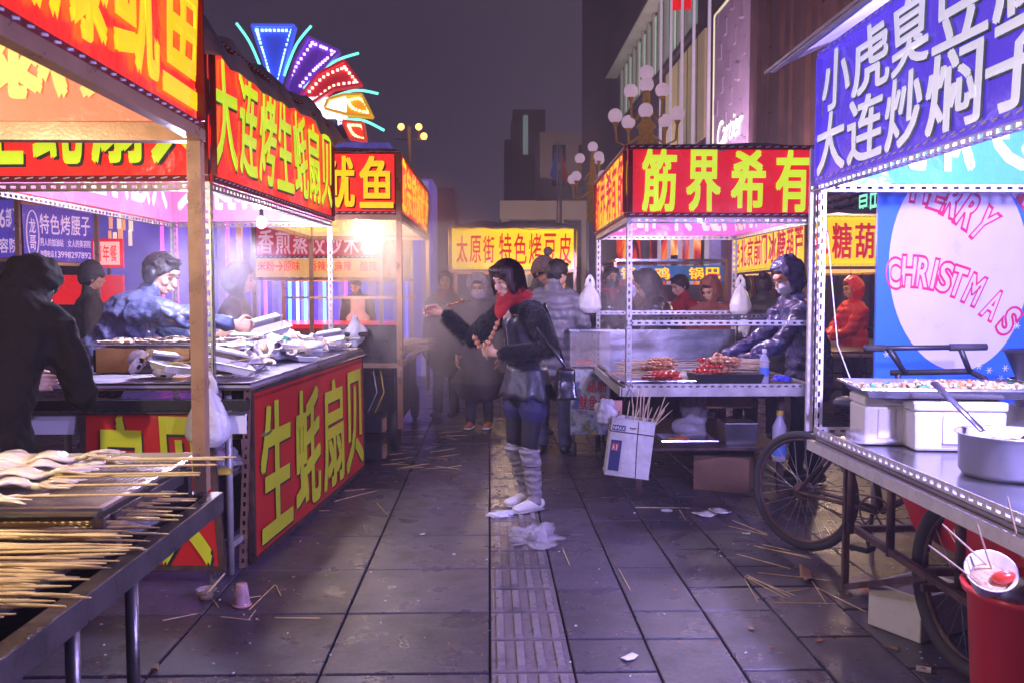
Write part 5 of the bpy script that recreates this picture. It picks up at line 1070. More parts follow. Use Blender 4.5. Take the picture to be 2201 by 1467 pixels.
# ---- the others
def at_px(px, Y): return at(px, 700, Y).x
person('man seen from behind in a grey-blue quilted puffer jacket and jeans', at_px(1190, 8.0), 8.0, 12, 1.74, jacket='c_puff', pants='c_jeans', hem=.80, bulk=1.10, puff=1.2, headyaw=38, headpitch=14, top='hair', lean=3, vox=.012, arms={-1: ((-.24, .08, 1.14), (-.10, .26, 1.05)), 1: ((.27, -.02, 1.14), (.25, .10, .92))})
person('person in a knitted pom-pom beanie and grey sweater over a white collar', at_px(1150, 9.0), 9.0, 150, 1.78, jacket='c_sweat', pants='c_jeans', headyaw=-30, headpitch=22, top='beanie', hoodm='c_knit', lean=8, skin='skin2')
person('woman with white mask and grey fur hood in a long dark coat in the smoke', at_px(1030, 9.5), 9.5, 190, 1.60, jacket='c_char', pants='c_char', hem=.52, top='furhood', hoodm='c_fur', mask='maskp', headpitch=12, shoe='sneak', hflare=1.5, bulk=1.1)
person('blurred person with a red scarf half hidden by smoke beside the third left stall', at_px(958, 10.4), 10.4, 200, 1.68, jacket='c_char', pants='c_black', hem=.62, scarf='c_redv', headyaw=-20, bulk=1.1)
person('person in a black hooded wool coat seen from behind, bent at the left counter', at_px(75, 3.95) - .12, 3.78, 8, 1.74, lean=30, jacket='c_black', pants='c_black', hem=.30, bulk=1.10, wide=1.10, top='dropped', hoodm='c_black', headpitch=50, headoff=(0, .03, -.05), fold=1.6, vox=.012, arms={-1: ((-.28, .22, 1.02), (-.18, .44, 1.0)), 1: ((.29, .20, .98), (.15, .42, .94))}, hflare=1.1)
person('vendor with black earmuffs and faded blue jacket reaching over the oyster grill', at_px(225, 5.45), 5.45, 84, 1.82, lean=36, jacket='c_blue', pants='c_jeans', bulk=1.16, top='muff', headyaw=22, headpitch=20, fine=True, vox=.011, fold=2.4, arms={1: ((.26, .42, 1.22), (.12, .70, 1.17)), -1: ((-.22, .34, 1.08), (-.12, .58, 1.10)), 'hand1': dict(curl=.8), 'hand-1': dict(curl=.8)}, skin='skin')
person('person in a brown hooded coat in profile behind the oyster stall', at_px(500, 7.6), 7.6, 85, 1.66, jacket='c_brown', pants='c_black', top='hood', headpitch=4, hoodm='c_brown', lean=6, bulk=1.1, skin='skin2')
person('person in a dark knitted cap behind the blue-jacketed vendor', at_px(192, 8.2), 8.2, 60, 1.68, jacket='c_char', pants='c_black', top='beanie', hoodm='c_char', skin='skin2')
person('cook in a white apron at the far dumpling stall', at_px(770, 13.1), 13.1, 195, 1.66, jacket='c_char', pants='c_black', headpitch=25, lean=5, glove=None)
cx = at_px(770, 12.95); AP = MB(); 
for i in range(10):
    for j in range(10):
        pass
vs = [(cx + .17 * (1 if j < 6 else .62) * (i / 8 - .5) * 2, 12.93 - .03 * math.cos((i / 8 - .5) * PI) - .004 * math.sin(i * 2.2 + j), .75 + .065 * j) for j in range(10) for i in range(9)]
AP.add(vs, [(j * 9 + i, j * 9 + i + 1, (j + 1) * 9 + i + 1, (j + 1) * 9 + i) for j in range(9) for i in range(8)]); apo = AP.build('apron', M['c_apron'], [o for o in bpy.data.objects if o.get('label', '').startswith('cook in a white')][0], True); apo.modifiers.new('t', 'SOLIDIFY').thickness = .004
person('person with red striped scarf over the face behind the hanging white bag', at_px(1312, 9.4), 9.4, 170, 1.70, jacket='c_leather', pants='c_black', scarf='c_redv', mask='blk', bulk=1.05)
person('child in a yellow hat seen from behind at the rear stalls', at_px(1378, 9.7), 9.7, 20, 1.42, jacket='c_leather', pants='c_black', top='beanie', hoodm='c_yel')
person('person in a shiny black leather jacket leaning left behind the middle right stall', at_px(1440, 8.9), 8.9, 272, 1.70, lean=26, jacket='c_leather', pants='c_black', top='furhood', hoodm='c_char', headpitch=22, bulk=1.08, puff=.8, arms={1: ((.16, .38, 1.10), (.06, .62, 1.02)), -1: ((-.20, .32, 1.08), (-.12, .58, 1.02))})
person('person with dark hair and red waistcoat behind the leather-jacketed figure', at_px(1478, 9.6), 9.6, 250, 1.64, jacket='c_redv', pants='c_black', headpitch=20, lean=8)
person('woman in a rust-orange hooded coat looking down with long dark hair', at_px(1530, 9.0), 9.0, 205, 1.58, jacket='c_orange', pants='c_black', top='hood', hoodm='c_orange', headpitch=24, headyaw=15, lean=6, bulk=1.1)
person('person in a dark olive padded coat with a hair bun seen from behind', at_px(1640, 8.7), 8.7, 30, 1.62, jacket='c_olive', pants='c_black', hem=.6, top='bun', hair='hairb', bulk=1.25, puff=.8, lean=4)
person('person with dark hair in profile between the orange hood and the olive coat', at_px(1600, 9.8), 9.8, 260, 1.62, jacket='c_char', pants='c_black', headpitch=10)
person('skewer vendor in shiny navy hooded jacket and pale mask bending over the steel counter', at_px(1735, 6.75), 6.75, 262, 1.72, lean=17, jacket='c_navy', pants='c_black', top='hood', hoodm='c_navy', mask='maskw', headpitch=26, headyaw=-12, bulk=1.12, puff=.7, fold=2.0, fine=True, vox=.011, hem=.72, arms={1: ((.18, .28, 1.08), (.10, .60, .95)), -1: ((-.16, .30, 1.04), (-.08, .58, .93)), 'hand1': dict(curl=.8), 'hand-1': dict(curl=.8)}, skin='skin2')
person('person in a bright red hooded padded jacket in the background at right', at_px(1835, 10.2), 10.2, 262, 1.58, jacket='c_red', pants='c_black', top='hood', hoodm='c_red', puff=1, bulk=1.15, headpitch=8, arms={1: ((.2, .16, 1.08), (.08, .32, 1.0)), -1: ((-.2, .16, 1.08), (-.08, .32, 1.0))})
# ================================================================ goods, rubbish and small things
random.seed(21); RN = random.uniform
def crumple(name, label, cat, c, r, mat, seed=0, amp=.35, group=None, flat=True, pinch=0, n=26, m=16, parent=None):
    c = Vector(c); vs = []; mb = MB()
    for i in range(m + 1):
        ph = PI * i / m
        for j in range(n):
            th = 2 * PI * j / n; d_ = V(math.sin(ph) * math.cos(th), math.sin(ph) * math.sin(th), math.cos(ph))
            k = 1 + amp * .55 * noise.noise(d_ * 1.7 + V(seed, 0, 0)) * 2 - amp * .5 * abs(noise.noise(d_ * 4.3 + V(0, seed, 0))) + amp * .15 * noise.noise(d_ * 9)
            p = V(d_.x * r[0] * k, d_.y * r[1] * k, d_.z * r[2] * k)
            if pinch: 
                t = max(0, d_.z); p.x *= 1 - pinch * t ** .7; p.y *= 1 - pinch * t ** .7
            if flat and p.z < 0: p.z *= .18
            vs.append(c + p + V(0, 0, r[2] * .2 if flat else 0))
    mb.add(vs, [(i * n + j, (i + 1) * n + j, (i + 1) * n + (j + 1) % n, i * n + (j + 1) % n) for i in range(m) for j in range(n)])
    o = mb.build(name, M[mat], parent, True)
    if parent is None: tag(o, label, cat, group)
    return o
def hangbag(label, top, w_, h_, mat, seed, lettering=None):
    """carrier bag hanging by its handles from point top"""
    top = Vector(top); T_ = thing('carrier_bag', label, 'plastic bag', top - V(0, 0, h_)); mb = MB(); n = 28; m = 16; vs = []
    for i in range(m + 1):
        t = i / m; rr = w_ / 2 * (.10 + .90 * math.sin(min(1, t * 1.25) * PI / 2) ** .8) * (1 if t < .85 else 1 - (t - .85) * 3.2)
        for j in range(n):
            th = 2 * PI * j / n; k = 1 + .20 * noise.noise(V(math.cos(th) * 2.2, math.sin(th) * 2.2, t * 3 + seed)) + .10 * math.sin(th * 7 + seed) * (1 - t) + .05 * math.sin(th * 13)
            vs.append(top + V(rr * k * math.cos(th), rr * k * .6 * math.sin(th), -h_ * (.22 + .78 * t)))
    mb.add(vs, [(i * n + j, (i + 1) * n + j, (i + 1) * n + (j + 1) % n, i * n + (j + 1) % n) for i in range(m) for j in range(n)]); mb.add(vs[m * n:], [tuple(range(n))])
    o = mb.build('bag_body', M[mat], T_, True)
    for s_ in (-1, 1): MB().limb([top, top + V(s_ * w_ * .12, 0, -h_ * .12), top + V(s_ * w_ * .10, 0, -h_ * .27)], [(.012, .004), (.016, .004), (.03, .006)]).build('handle', M[mat], T_, True)
    return T_
def stick_obj(name, label, cat, p, q, r=.0018, mat='bamboo', group=None):
    p, q = Vector(p), Vector(q); mb = MB(); mb.loft([p, p.lerp(q, .93), q], [r, r, r * .35], n=6); o = mb.build(name, M[mat]); return tag(o, label, cat, group)
# ---------- nearest left stall goods
M['perf'] = pm('perforated_tray', (.42, .36, .33), .35, .8, .15, 5, .001, 40, dirt=.3)
m_ = M['perf']; n_ = m_.node_tree.nodes; l_ = m_.node_tree.links; b_ = n_['Principled BSDF']; tc_ = n_.new('ShaderNodeTexCoord'); sep = n_.new('ShaderNodeMapping'); sep.inputs['Scale'].default_value = (50, 50, 50); vo = n_.new('ShaderNodeTexVoronoi'); vo.inputs['Randomness'].default_value = 0; vo.inputs['Scale'].default_value = 1; mr_ = n_.new('ShaderNodeMath'); mr_.operation = 'GREATER_THAN'; mr_.inputs[1].default_value = .30
l_.new(tc_.outputs['Object'], sep.inputs[0]); fl_ = n_.new('ShaderNodeVectorMath'); fl_.operation = 'MULTIPLY'; fl_.inputs[1].default_value = (1, 1, 0); l_.new(sep.outputs[0], fl_.inputs[0]); l_.new(fl_.outputs[0], vo.inputs['Vector']); l_.new(vo.outputs['Distance'], mr_.inputs[0]); l_.new(mr_.outputs[0], b_.inputs['Alpha'])
def tray(label, c, lx, ly, h_, mat='ssteel', base=None, rz=0, name='tray', cat='tray', group=None, flare=.02, z=None):
    T_ = thing(name, label, cat, c, group=group); Mx = Matrix.Translation(Vector(c)) @ Matrix.Rotation(rz, 4, 'Z')
    mb = MB(); x, y = lx / 2, ly / 2; f = flare; t = .003
    ring = lambda x, y, z_: [(-x, -y, z_), (x, -y, z_), (x, y, z_), (-x, y, z_)]
    mb.add(ring(x, y, 0) + ring(x + f, y + f, h_) + ring(x + f + .012, y + f + .012, h_) + ring(x + f + .014, y + f + .014, h_ - .008) + ring(x + f - t, y + f - t, h_ + .0015) + ring(x - t, y - t, t),
           [(i, (i + 1) % 4, 4 + (i + 1) % 4, 4 + i) for i in range(4)] + [(4 + i, 4 + (i + 1) % 4, 12 + (i + 1) % 4, 12 + i) for i in range(4)] + [(16 + i, 8 + i, 8 + (i + 1) % 4, 16 + (i + 1) % 4) for i in range(4)] + [(8 + i, 12 + i, 12 + (i + 1) % 4, 8 + (i + 1) % 4) for i in range(4)] + [(20 + i, 16 + i, 16 + (i + 1) % 4, 20 + (i + 1) % 4) for i in range(4)], Mx)
    mb.build('rim', M[mat], T_); b2 = MB(); b2.add(ring(x - t, y - t, t), [(0, 1, 2, 3)], Mx); b2.add(ring(x - t, y - t, 0), [(3, 2, 1, 0)], Mx); b2.build('base', M[base or mat], T_)
    return T_
tray('shallow perforated steel tray of raw squid skewers on the nearest left table', (-1.38, 2.72, .862), .70, .74, .03, base='perf')
Bb = thing('tray_stand', 'dark steel channel holding the squid tray above the black table top', 'stand', (-1.4, 2.7, .70)); MB().box((-1.4, 2.42, .78), (.8, .04, .15)).build('bar', M['dsteel'], Bb); MB().box((-1.4, 3.0, .78), (.8, .04, .15)).build('bar', M['dsteel'], Bb)
for k in range(7):
    y = 2.44 + k * .088; x0 = -1.70 + RN(-.02, .05); z = .885 + (k % 3) * .012; rot = RN(-.03, .06)
    p, q = V(x0 + .1, y, z + .008), V(-.885 + RN(-.06, .05), y + rot, z + RN(.0, .018))
    o = thing('squid_skewer', 'pale raw squid threaded on a bamboo skewer in the perforated tray', 'skewer', p, group='raw squid skewers in the tray')
    MB().loft([p, p.lerp(q, .97), q], [.0036, .0036, .002], n=7).build('stick', M['bamboo'], o)
    cs, rs = [], []; L_ = RN(.34, .42)
    for i in range(15):
        t = i / 14; w_ = .070 * (math.sin(min(1, t * 1.05 + .12) * PI) ** .45) * (1 - .35 * t) + .006; cs.append(p + V(L_ * t - .05, .004 * math.sin(t * 17 + k), .010 * math.sin(t * 17 + k * 2) + .006)); rs.append((w_ * (1 + .12 * math.sin(t * 15 + k)), .011))
    rb = MB().limb(cs, rs, V(0, 1, 0), 12); rb = remesh(rb, .006, 2, lambda c_, n__: .006 * noise.noise(c_ * 24)); rb.build('squid_body', M['squid'], o, True)
    tt_ = MB()
    for j in range(5): e_ = cs[-1] + V(-.02, (j - 2) * .008, 0); tt_.limb([e_, e_ + V(.035, (j - 2) * .012, RN(-.004, .008)), e_ + V(.07 + RN(0, .03), (j - 2) * .02 + RN(-.01, .01), 0)], [.007, .005, .0025], n=6)
    tt_.build('tentacles', M['squid'], o, True)['kind'] = 'stuff'
for k in range(96):
    y = 1.60 + (k % 32) * .036 + RN(-.012, .012); z = .79 + (k // 26) * .013 + RN(0, .006); bnd = (0 if y > 2.37 else 1 if y > 2.05 else 2)
    xe = [-.90, -.90, -.90][bnd] + RN(-.10, .03) - (.06 if y < 1.8 else 0); a_ = RN(-.05, .05)
    o = stick_obj('bamboo_skewer', 'bamboo skewer lying in the loose bundles over the near edge of the left table', 'skewer', (-1.75, y - a_, z + .01), (xe, y + a_, z + RN(-.012, .02)), .0042, 'bamboo', 'bundled skewers on the nearest left table')
sup = tray('dark steel tray under the loose skewer bundles on the nearest left table', (-1.35, 2.1, .735), .55, .95, .04, 'dsteel')
for k in range(14):
    y = 1.7 + k * .062; skp = crumple('meat_chunk', 'lump of raw squid meat at the hidden ends of the bundled skewers', 'food', (-1.62 + RN(-.05, .04), y, .80), (.06, .04, .02), 'squid', k, .3, 'squid lumps on the nearest left table', n=14, m=8)
crumple('plastic_bag', 'clear crumpled plastic bag heaped behind the raw squid', 'plastic bag', (-1.72, 2.95, .90), (.13, .09, .09), 'bag', 3, .6, flat=True)
crumple('plastic_bag', 'grey translucent bag under the skewer tips at the corner of the left table', 'plastic bag', (-1.14, 2.78, .71), (.09, .07, .05), 'bag', 4, .5)
MB().box((-1.3, 2.98, .935), (.001, .001, .001))
# ---------- oyster stall goods
GR = thing('grill', 'low yellow-sided charcoal grill with scallops on a wire rack before the blue-jacketed vendor', 'grill', (-1.78, 5.15, 1.0))
for s_, nm in ((0, 'side_panel'),):
    M['ygr'] = pm('yellow_grill_side', (.50, .28, .08), .5, var=.3, dirt=.4)
    for k in range(3): MB().box((-2.02 + k * .27, 4.93, 1.075), (.23, .012, .13)).build('side_panel', M['ygr'], GR)
    MB().box((-1.76, 5.2, 1.07), (.80, .50, .12)).build('firebox', M['black'], GR)
wr_ = MB()
for k in range(17): wr_.loft([(-2.17 + k * .052, 4.90, 1.155), (-2.17 + k * .052, 5.50, 1.155)], [.003, .003], n=4)
for k in range(9): wr_.loft([(-2.18, 4.90 + k * .074, 1.158), (-1.33, 4.90 + k * .074, 1.158)], [.003, .003], n=4)
wr_.build('wire_rack', M['ssteel'], GR)['kind'] = 'stuff'
def shell_mesh():
    mb = MB(); n = 14; pts = [(0, -.028, 0)]
    mb.v = []; vs = []
    for i in range(5):
        r_ = .012 + .030 * i / 4
        for j in range(n): th = 2 * PI * j / n; vs.append((r_ * math.cos(th) * 1.05, r_ * math.sin(th) * (1 if math.sin(th) > -.3 else .8), .010 * (i / 4) ** 2 + .0015 * (j % 2) * i / 4))
    mb.add(vs, [(i * n + j, i * n + (j + 1) % n, (i + 1) * n + (j + 1) % n, (i + 1) * n + j) for i in range(4) for j in range(n)] + [tuple(range(n))]); mb.m = 1; mb.ell((0, 0, .008), (.016, .014, .008), None, 8, 5); mb.ell((.012, .006, .009), (.010, .007, .006), None, 6, 4); return mb
sm_ = shell_mesh(); me_sh = newmesh('shell', sm_.v, sm_.f, [M['shell'], M['food']], sm_.mi, True)
for k in range(44):
    x, y = -2.12 + (k % 11) * .074 + RN(-.01, .01), 4.97 + (k // 11) * .135 + RN(-.02, .02)
    o = bpy.data.objects.new('scallop', me_sh); COL.objects.link(o); o.location = (x, y, 1.163 + .004); o.rotation_euler = (RN(-.15, .15), RN(-.15, .15), RN(0, 6)); tag(o, 'half-shell scallop grilling on the wire rack in front of the vendor', 'scallop', 'scallops on the grill')
def foam_tray_mesh(seed):
    rr = random.Random(seed); mb = MB(); L_, W_, H_ = .19, .135, .028; ring = lambda a, b_, z_, n=1: [(-a, -b_, z_), (a, -b_, z_), (a, b_, z_), (-a, b_, z_)]
    vs = ring(L_ / 2 - .02, W_ / 2 - .02, 0) + ring(L_ / 2, W_ / 2, H_) + ring(L_ / 2 + .008, W_ / 2 + .008, H_ - .002) + ring(L_ / 2 - .003, W_ / 2 - .003, H_ + .001) + ring(L_ / 2 - .022, W_ / 2 - .022, .004)
    fs = [(3, 2, 1, 0)] + [(i, (i + 1) % 4, 4 + (i + 1) % 4, 4 + i) for i in range(4)] + [(4 + i, 4 + (i + 1) % 4, 8 + (i + 1) % 4, 8 + i) for i in range(4)] + [(12 + i, 8 + i, 8 + (i + 1) % 4, 12 + (i + 1) % 4) for i in range(4)] + [(16 + i, 12 + i, 12 + (i + 1) % 4, 16 + (i + 1) % 4) for i in range(4)] + [(16, 17, 18, 19)]
    mb.add(vs, fs); return newmesh('foam_tray', mb.v, mb.f, [M['foamtray']])
ftm = [foam_tray_mesh(k) for k in range(1)]
for k in range(26):
    t = RN(0, 1); x = RN(-1.72, -1.26) + .15 * t; y = 4.52 + 2.45 * t ** .85; z = 1.005 + RN(0, .09) * (1 if k % 3 else .3)
    o = bpy.data.objects.new('foam_tray', ftm[0]); COL.objects.link(o); o.location = (x, y, z); o.rotation_euler = (RN(-.2, .2), RN(-.2, .2), RN(0, 6)); o.scale = (RN(.85, 1.15),) * 3; tag(o, 'used white foam tray tossed on the oyster stall counter', 'foam tray', 'used foam trays on the oyster counter')
big = [((-1.33, 4.60, 1.05), 1.15, .5, 'at the near corner by the slotted post'), ((-1.62, 4.62, 1.04), 1.1, 1.0, 'left of the square aluminium post'), ((-1.42, 5.3, 1.10), 1.1, .3, 'in the middle of the heap'), ((-1.28, 5.75, 1.08), 1.1, 2.0, 'on the aisle edge past the middle'), ((-1.17, 6.6, 1.06), 1.1, .1, 'at the far aisle corner'), ((-1.5, 6.2, 1.15), 1.35, .5, 'crowning the far end of the heap')]
for k, (c_, s_, a_, wh) in enumerate(big):
    o = bpy.data.objects.new('foam_box', ftm[0]); COL.objects.link(o); o.location = c_; o.rotation_euler = (.15, .25 - .1 * k, a_); o.scale = (s_, s_, s_ * 1.3); tag(o, 'open white foam takeaway box ' + wh, 'foam box', 'open takeaway boxes on the oyster counter')
    l2 = bpy.data.objects.new('lid', ftm[0]); COL.objects.link(l2); l2.parent = o; l2.location = (0, .135, .035); l2.rotation_euler = (2.55, 0, 0)
for k in range(34):
    t = RN(0, 1); crumple('tissue', 'crumpled white tissue among the foam trays on the oyster counter', 'tissue', (RN(-1.75, -1.25) + .12 * t, 4.5 + 2.5 * t, 1.02 + RN(0, .07)), (RN(.05, .11), RN(.04, .08), RN(.03, .055)), ['paper', 'bagw', 'bag'][k % 3], k * 3.1, .9, 'crumpled tissues on the oyster counter', n=18, m=10)
for k in range(60):
    t = RN(0, 1); o = bpy.data.objects.new('oyster_shell', me_sh); COL.objects.link(o); o.location = (RN(-1.8, -1.22) + .13 * t, 4.5 + 2.5 * t, 1.02 + RN(0, .10)); o.rotation_euler = (RN(-.8, .8), RN(-.8, .8), RN(0, 6)); o.scale = (RN(.9, 1.5),) * 3; tag(o, 'opened oyster shell scattered between the foam trays', 'oyster shell', 'oyster shells on the oyster counter')
for k in range(16):
    t = RN(0, 1); x, y = RN(-1.7, -1.3) + .12 * t, 4.5 + 2.3 * t; a_ = RN(-.8, .8); stick_obj('bamboo_skewer', 'used bamboo skewer lying across the heap on the oyster counter', 'skewer', (x, y, 1.09), (x + .26 * math.cos(a_), y + .26 * math.sin(a_), 1.08 + RN(0, .04)), .002, 'bamboo', 'used skewers on the oyster counter')
M['green'] = pm('green_garnish', (.04, .32, .16), .4, var=.5, scale=40)
tray('long tray with red shrimp and green garnish behind the litter heap', (-1.72, 6.0, 1.10), .75, .28, .03)
for k in range(16): c_ = (-2.03 + .045 * k + RN(-.01, .01), 5.92 + RN(0, .1), 1.13); crumple('shrimp', 'red shrimp lying in the long tray of the oyster stall', 'shrimp', c_, (.035, .02, .014), 'sausage' if k < 11 else 'green', k, .4, 'red and green bits in the long tray', n=10, m=6) if k < 11 else tag(crumple('garnish', '', 'garnish', c_, (.035, .03, .02), 'green', k, .5, n=10, m=6), 'tuft of green garnish at the right end of the long tray', 'garnish', 'green garnish tufts')
hangbag('limp white carrier bag tied to the near corner post of the oyster stall', (-1.36, 4.36, 1.06), .22, .36, 'bagw', 2)
crumple('plastic_bag', 'bluish clear bag stuffed on the slatted shelf below the oyster counter', 'plastic bag', (-1.36, 4.60, .55), (.09, .08, .11), 'bag', 9, .4)
M['olive'] = pm('olive_cloth', (.12, .13, .03), .8, bump=.004, bscale=20); crumple('cloth_sack', 'olive green cloth sack bulging under the oyster counter', 'sack', (-1.34, 4.95, .64), (.14, .2, .24), 'olive', 6, .25)
crumple('sponge', 'small yellowish block on the slatted shelf below the oyster counter', 'sponge', (-1.35, 4.52, .53), (.06, .04, .03), 'c_yel', 5, .1, n=12, m=8)
tag(MB().loft([(-1.52, 4.47, 1.012), (-1.52, 4.47, 1.03)], [.045, .045], n=20).build('tan_disc', M['card']), 'small round tan lid on the near edge of the oyster counter', 'lid')
# ---------- third left stall goods
for k in range(60):
    y = 7.75 + RN(0, .9); z = .90 + RN(0, .10); stick_obj('bamboo_skewer', 'bamboo skewer in the stack sticking out over the aisle from the third left stall', 'skewer', (-1.15, y, z), (-.62 + RN(-.12, .14), y + RN(-.12, .12), z + RN(-.02, .03)), .0032, 'bamboop', 'skewer stack on the third left stall')
crumple('plastic_bag', 'pale tied bag hanging beside the push bar of the third left stall', 'plastic bag', (-1.12, 7.55, 1.12), (.09, .08, .12), 'bagw', 8, .4, flat=False, pinch=.6)
BX = thing('storage_box', 'black box with pale wooden end blocks on the ground past the tall red board', 'box', (-1.05, 7.45, 0)); MB().box((-1.03, 7.5, .15), (.30, .35, .14)).build('box_body', M['black'], BX, bevel=.01); MB().box((-1.03, 7.5, .36), (.30, .35, .14)).build('box_body', M['black'], BX, bevel=.01)
for z_ in (.13, .35): MB().box((-.87, 7.42, z_), (.025, .14, .10)).build('end_block', M['card'], BX)
pbx = thing('push_bar', 'black push bar with rubber grip poking out behind the oyster counter', 'handle', (-1.1, 7.5, 1.1)); MB().loft([(-1.55, 7.5, 1.08), (-1.05, 7.5, 1.09)], [.014, .014]).build('bar', M['black'], pbx, True); MB().loft([(-1.25, 7.5, 1.086), (-1.02, 7.5, 1.09)], [.02, .02]).build('grip', M['rubber'], pbx, True)
for k, (m2, x_) in enumerate((('steel', -.98), ('c_yel', -.92))):
    tag(MB().loft([(x_, 7.6, .78), (x_ + .03, 7.58, .6), (x_ - .05, 7.56, .42), (x_ - .01, 7.55, .30)], [.005] * 4, n=6).build('cable', M[m2], None, True), ['grey cable dangling under the third left stall', 'yellow cable dangling under the third left stall'][k], 'cable')
# ---------- middle right stall goods
tray('wide steel tray holding the left fan of meat skewers', tuple(at(1430, 800, 6.45).xy) + (.816,), .72, .62, .025)
def pile(px, py, Y, n, dirx, mat, zz, base_label, group, rows=1, L_=.34, stick='bamboop', r=.011, sp=.6, cnt=5):
    for k in range(n):
        c_ = at(px, py, Y + RN(-.22, .22)); c_.z = zz + (k / n) * .09 * rows + RN(0, .01); a_ = RN(-.28, .28) * sp; d_ = V(dirx * math.cos(a_), math.sin(a_) * .9, RN(-.04, .05)); c_.x += RN(-.05, .05)
        skewer_chunks('meat_skewer', base_label, c_ - d_ * L_ * .62, c_ + d_ * L_ * .5, cnt, r * RN(.85, 1.15), mat, .50, .98, group=group, stick=stick, seed=k * 7 + int(px))
pile(1395, 775, 6.45, 46, 1, 'meat', .85, 'brown meat skewer with pale stick in the left fan on the steel counter', 'left fan of meat skewers on the middle right stall', sp=1.4)
pile(1400, 800, 6.14, 6, 1, 'sausage', .835, 'red sausage skewer at the front of the left fan', 'red sausage skewers at the front of the left fan', sp=.5, r=.015)
BT = thing('fish_tray', 'long black pan under the right heap of skewers', 'pan', tuple(at(1550, 800, 6.3))); c_ = at(1552, 800, 6.3); MB().box((c_.x, 6.25, .85), (.42, .34, .07), None, 1.1).build('pan_body', M['black'], BT)
pile(1575, 772, 6.35, 36, -1, 'meat', .885, 'brown meat skewer in the right heap under the hands of the vendor', 'right heap of skewers on the middle right stall', sp=1.0, r=.015, cnt=4)
pile(1510, 782, 6.25, 9, 1, 'sausage', .880, 'pink sausage skewer left of the right heap', 'pink sausage skewers beside the black pan', sp=.8, r=.012)
bo = at(1642, 815, 6.15); bo.z = .816; BO = thing('water_bottle', 'clear plastic water bottle with blue label on the steel counter', 'bottle', bo)
M['pet'] = pm('clear_bottle', (.70, .66, .85), .12, var=.05, alpha=.55); M['blab'] = pm('blue_label', (.10, .22, .70), .4); MB().lathe([(.0, 0), (.030, 0), (.033, .01), (.033, .15), (.028, .175), (.013, .20), (.013, .215)], Matrix.Translation(bo)).build('bottle_body', M['pet'], BO, True); MB().lathe([(.0338, .05), (.0338, .11)], Matrix.Translation(bo)).build('label_band', M['blab'], BO, True); MB().lathe([(.0, .236), (.015, .236), (.015, .213)], Matrix.Translation(bo)).build('cap', M['foam'], BO, True)
M['bluerag'] = pm('blue_rag', (.03, .04, .55), .6, bump=.005, bscale=30); c_ = at(1680, 812, 6.15); crumple('rag', 'crumpled royal blue rag at the right front of the steel counter', 'rag', (c_.x, 6.15, .83), (.065, .05, .035), 'bluerag', 5, .5)
hangbag('white printed carrier bag hanging at the left rear post of the middle right stall', tuple(at(1268, 592, 7.9)), .20, .33, 'bagw', 5)
hangbag('bunch of white bags knotted on the rear post between the hoods', tuple(at(1592, 592, 7.95)), .20, .36, 'bagw', 9)
crumple('plastic_bag', 'loose white bag end hanging beneath the knotted bunch', 'plastic bag', tuple(at(1600, 700, 7.92)), (.05, .03, .09), 'bagw', 12, .5, flat=False)
# tin of used sticks
tb_ = at(1352, 957, 5.86); TN = thing('paint_tin', 'square white paint tin with blue label full of used sticks hanging at the stall corner', 'tin', (tb_.x, 5.86, tb_.z - .19))
Mx = Matrix.Translation(tb_) @ Matrix.Rotation(R(7), 4, 'Y') @ Matrix.Rotation(R(-4), 4, 'Z')
M['tin'] = pm('scuffed_white_tin', (.60, .58, .60), .45, .2, .12, 12, .001, 60, dirt=.35)
mb = MB(); w2_, d2_, h2_ = .14, .11, .185
mb.add([(a_ * w2_, b_ * d2_, k * h2_) for k in (-1, 1) for a_, b_ in ((-1, -1), (1, -1), (1, 1), (-1, 1))] + [(a_ * (w2_ - .004), b_ * (d2_ - .004), k * h2_ * (.96 if k < 0 else 1.001)) for k in (-1, 1) for a_, b_ in ((-1, -1), (1, -1), (1, 1), (-1, 1))], [(3, 2, 1, 0), (0, 1, 5, 4), (1, 2, 6, 5), (2, 3, 7, 6), (3, 0, 4, 7), (8, 9, 10, 11), (8, 12, 13, 9), (9, 13, 14, 10), (10, 14, 15, 11), (11, 15, 12, 8)], Mx); mb.build('tin_body', M['tin'], TN)
for z_ in (h2_, -h2_, .10): mb = MB(); [mb.bar(Mx @ V(*p), Mx @ V(*q), .006, .006) for p, q in (((-w2_, -d2_ - .002, z_), (w2_, -d2_ - .002, z_)), ((w2_ + .002, -d2_, z_), (w2_ + .002, d2_, z_)), ((-w2_ - .002, -d2_, z_), (-w2_ - .002, d2_, z_)))]; mb.build('rib', M['tin'] if z_ != .10 else M['rust'], TN)
M['tinblue'] = pm('navy_label', (.03, .04, .16), .5, dirt=.3); M['tinred'] = pm('red_label', (.5, .06, .05), .5, dirt=.3)
MB().box((-.095, -d2_ - .0015, -.055), (.07, .002, .20), Mx).build('label_panel', M['tinblue'], TN); MB().box((-.10, -d2_ - .003, .0), (.045, .002, .05), Mx).build('label_patch', M['tinred'], TN); MB().box((-.09, -d2_ - .0015, .125), (.085, .002, .035), Mx).build('label_band', M['tinblue'], TN)
text_mb('NMAX', -.128, -.052, .113, .137, lambda u, v, off: Mx @ V(u, -d2_ - .004 - off * .1, v), .02).build('lettering', M['foam'], TN); text_mb('AI', -.12, -.08, -.02, .02, lambda u, v, off: Mx @ V(u, -d2_ - .006 - off * .1, v), .02).build('lettering', M['foam'], TN)
MB().loft([Mx @ V(.03, -d2_ - .004, h2_), Mx @ V(.04, -d2_ - .006, 0), Mx @ V(.055, -d2_ - .004, -h2_)], [.0025] * 3, n=5).build('string', M['rust'], TN); MB().torus((.0, -d2_ - .004, .135), .018, .003, Mx @ Matrix.Rotation(0, 4, 'X'), 16, 5).build('ring', M['rust'], TN)
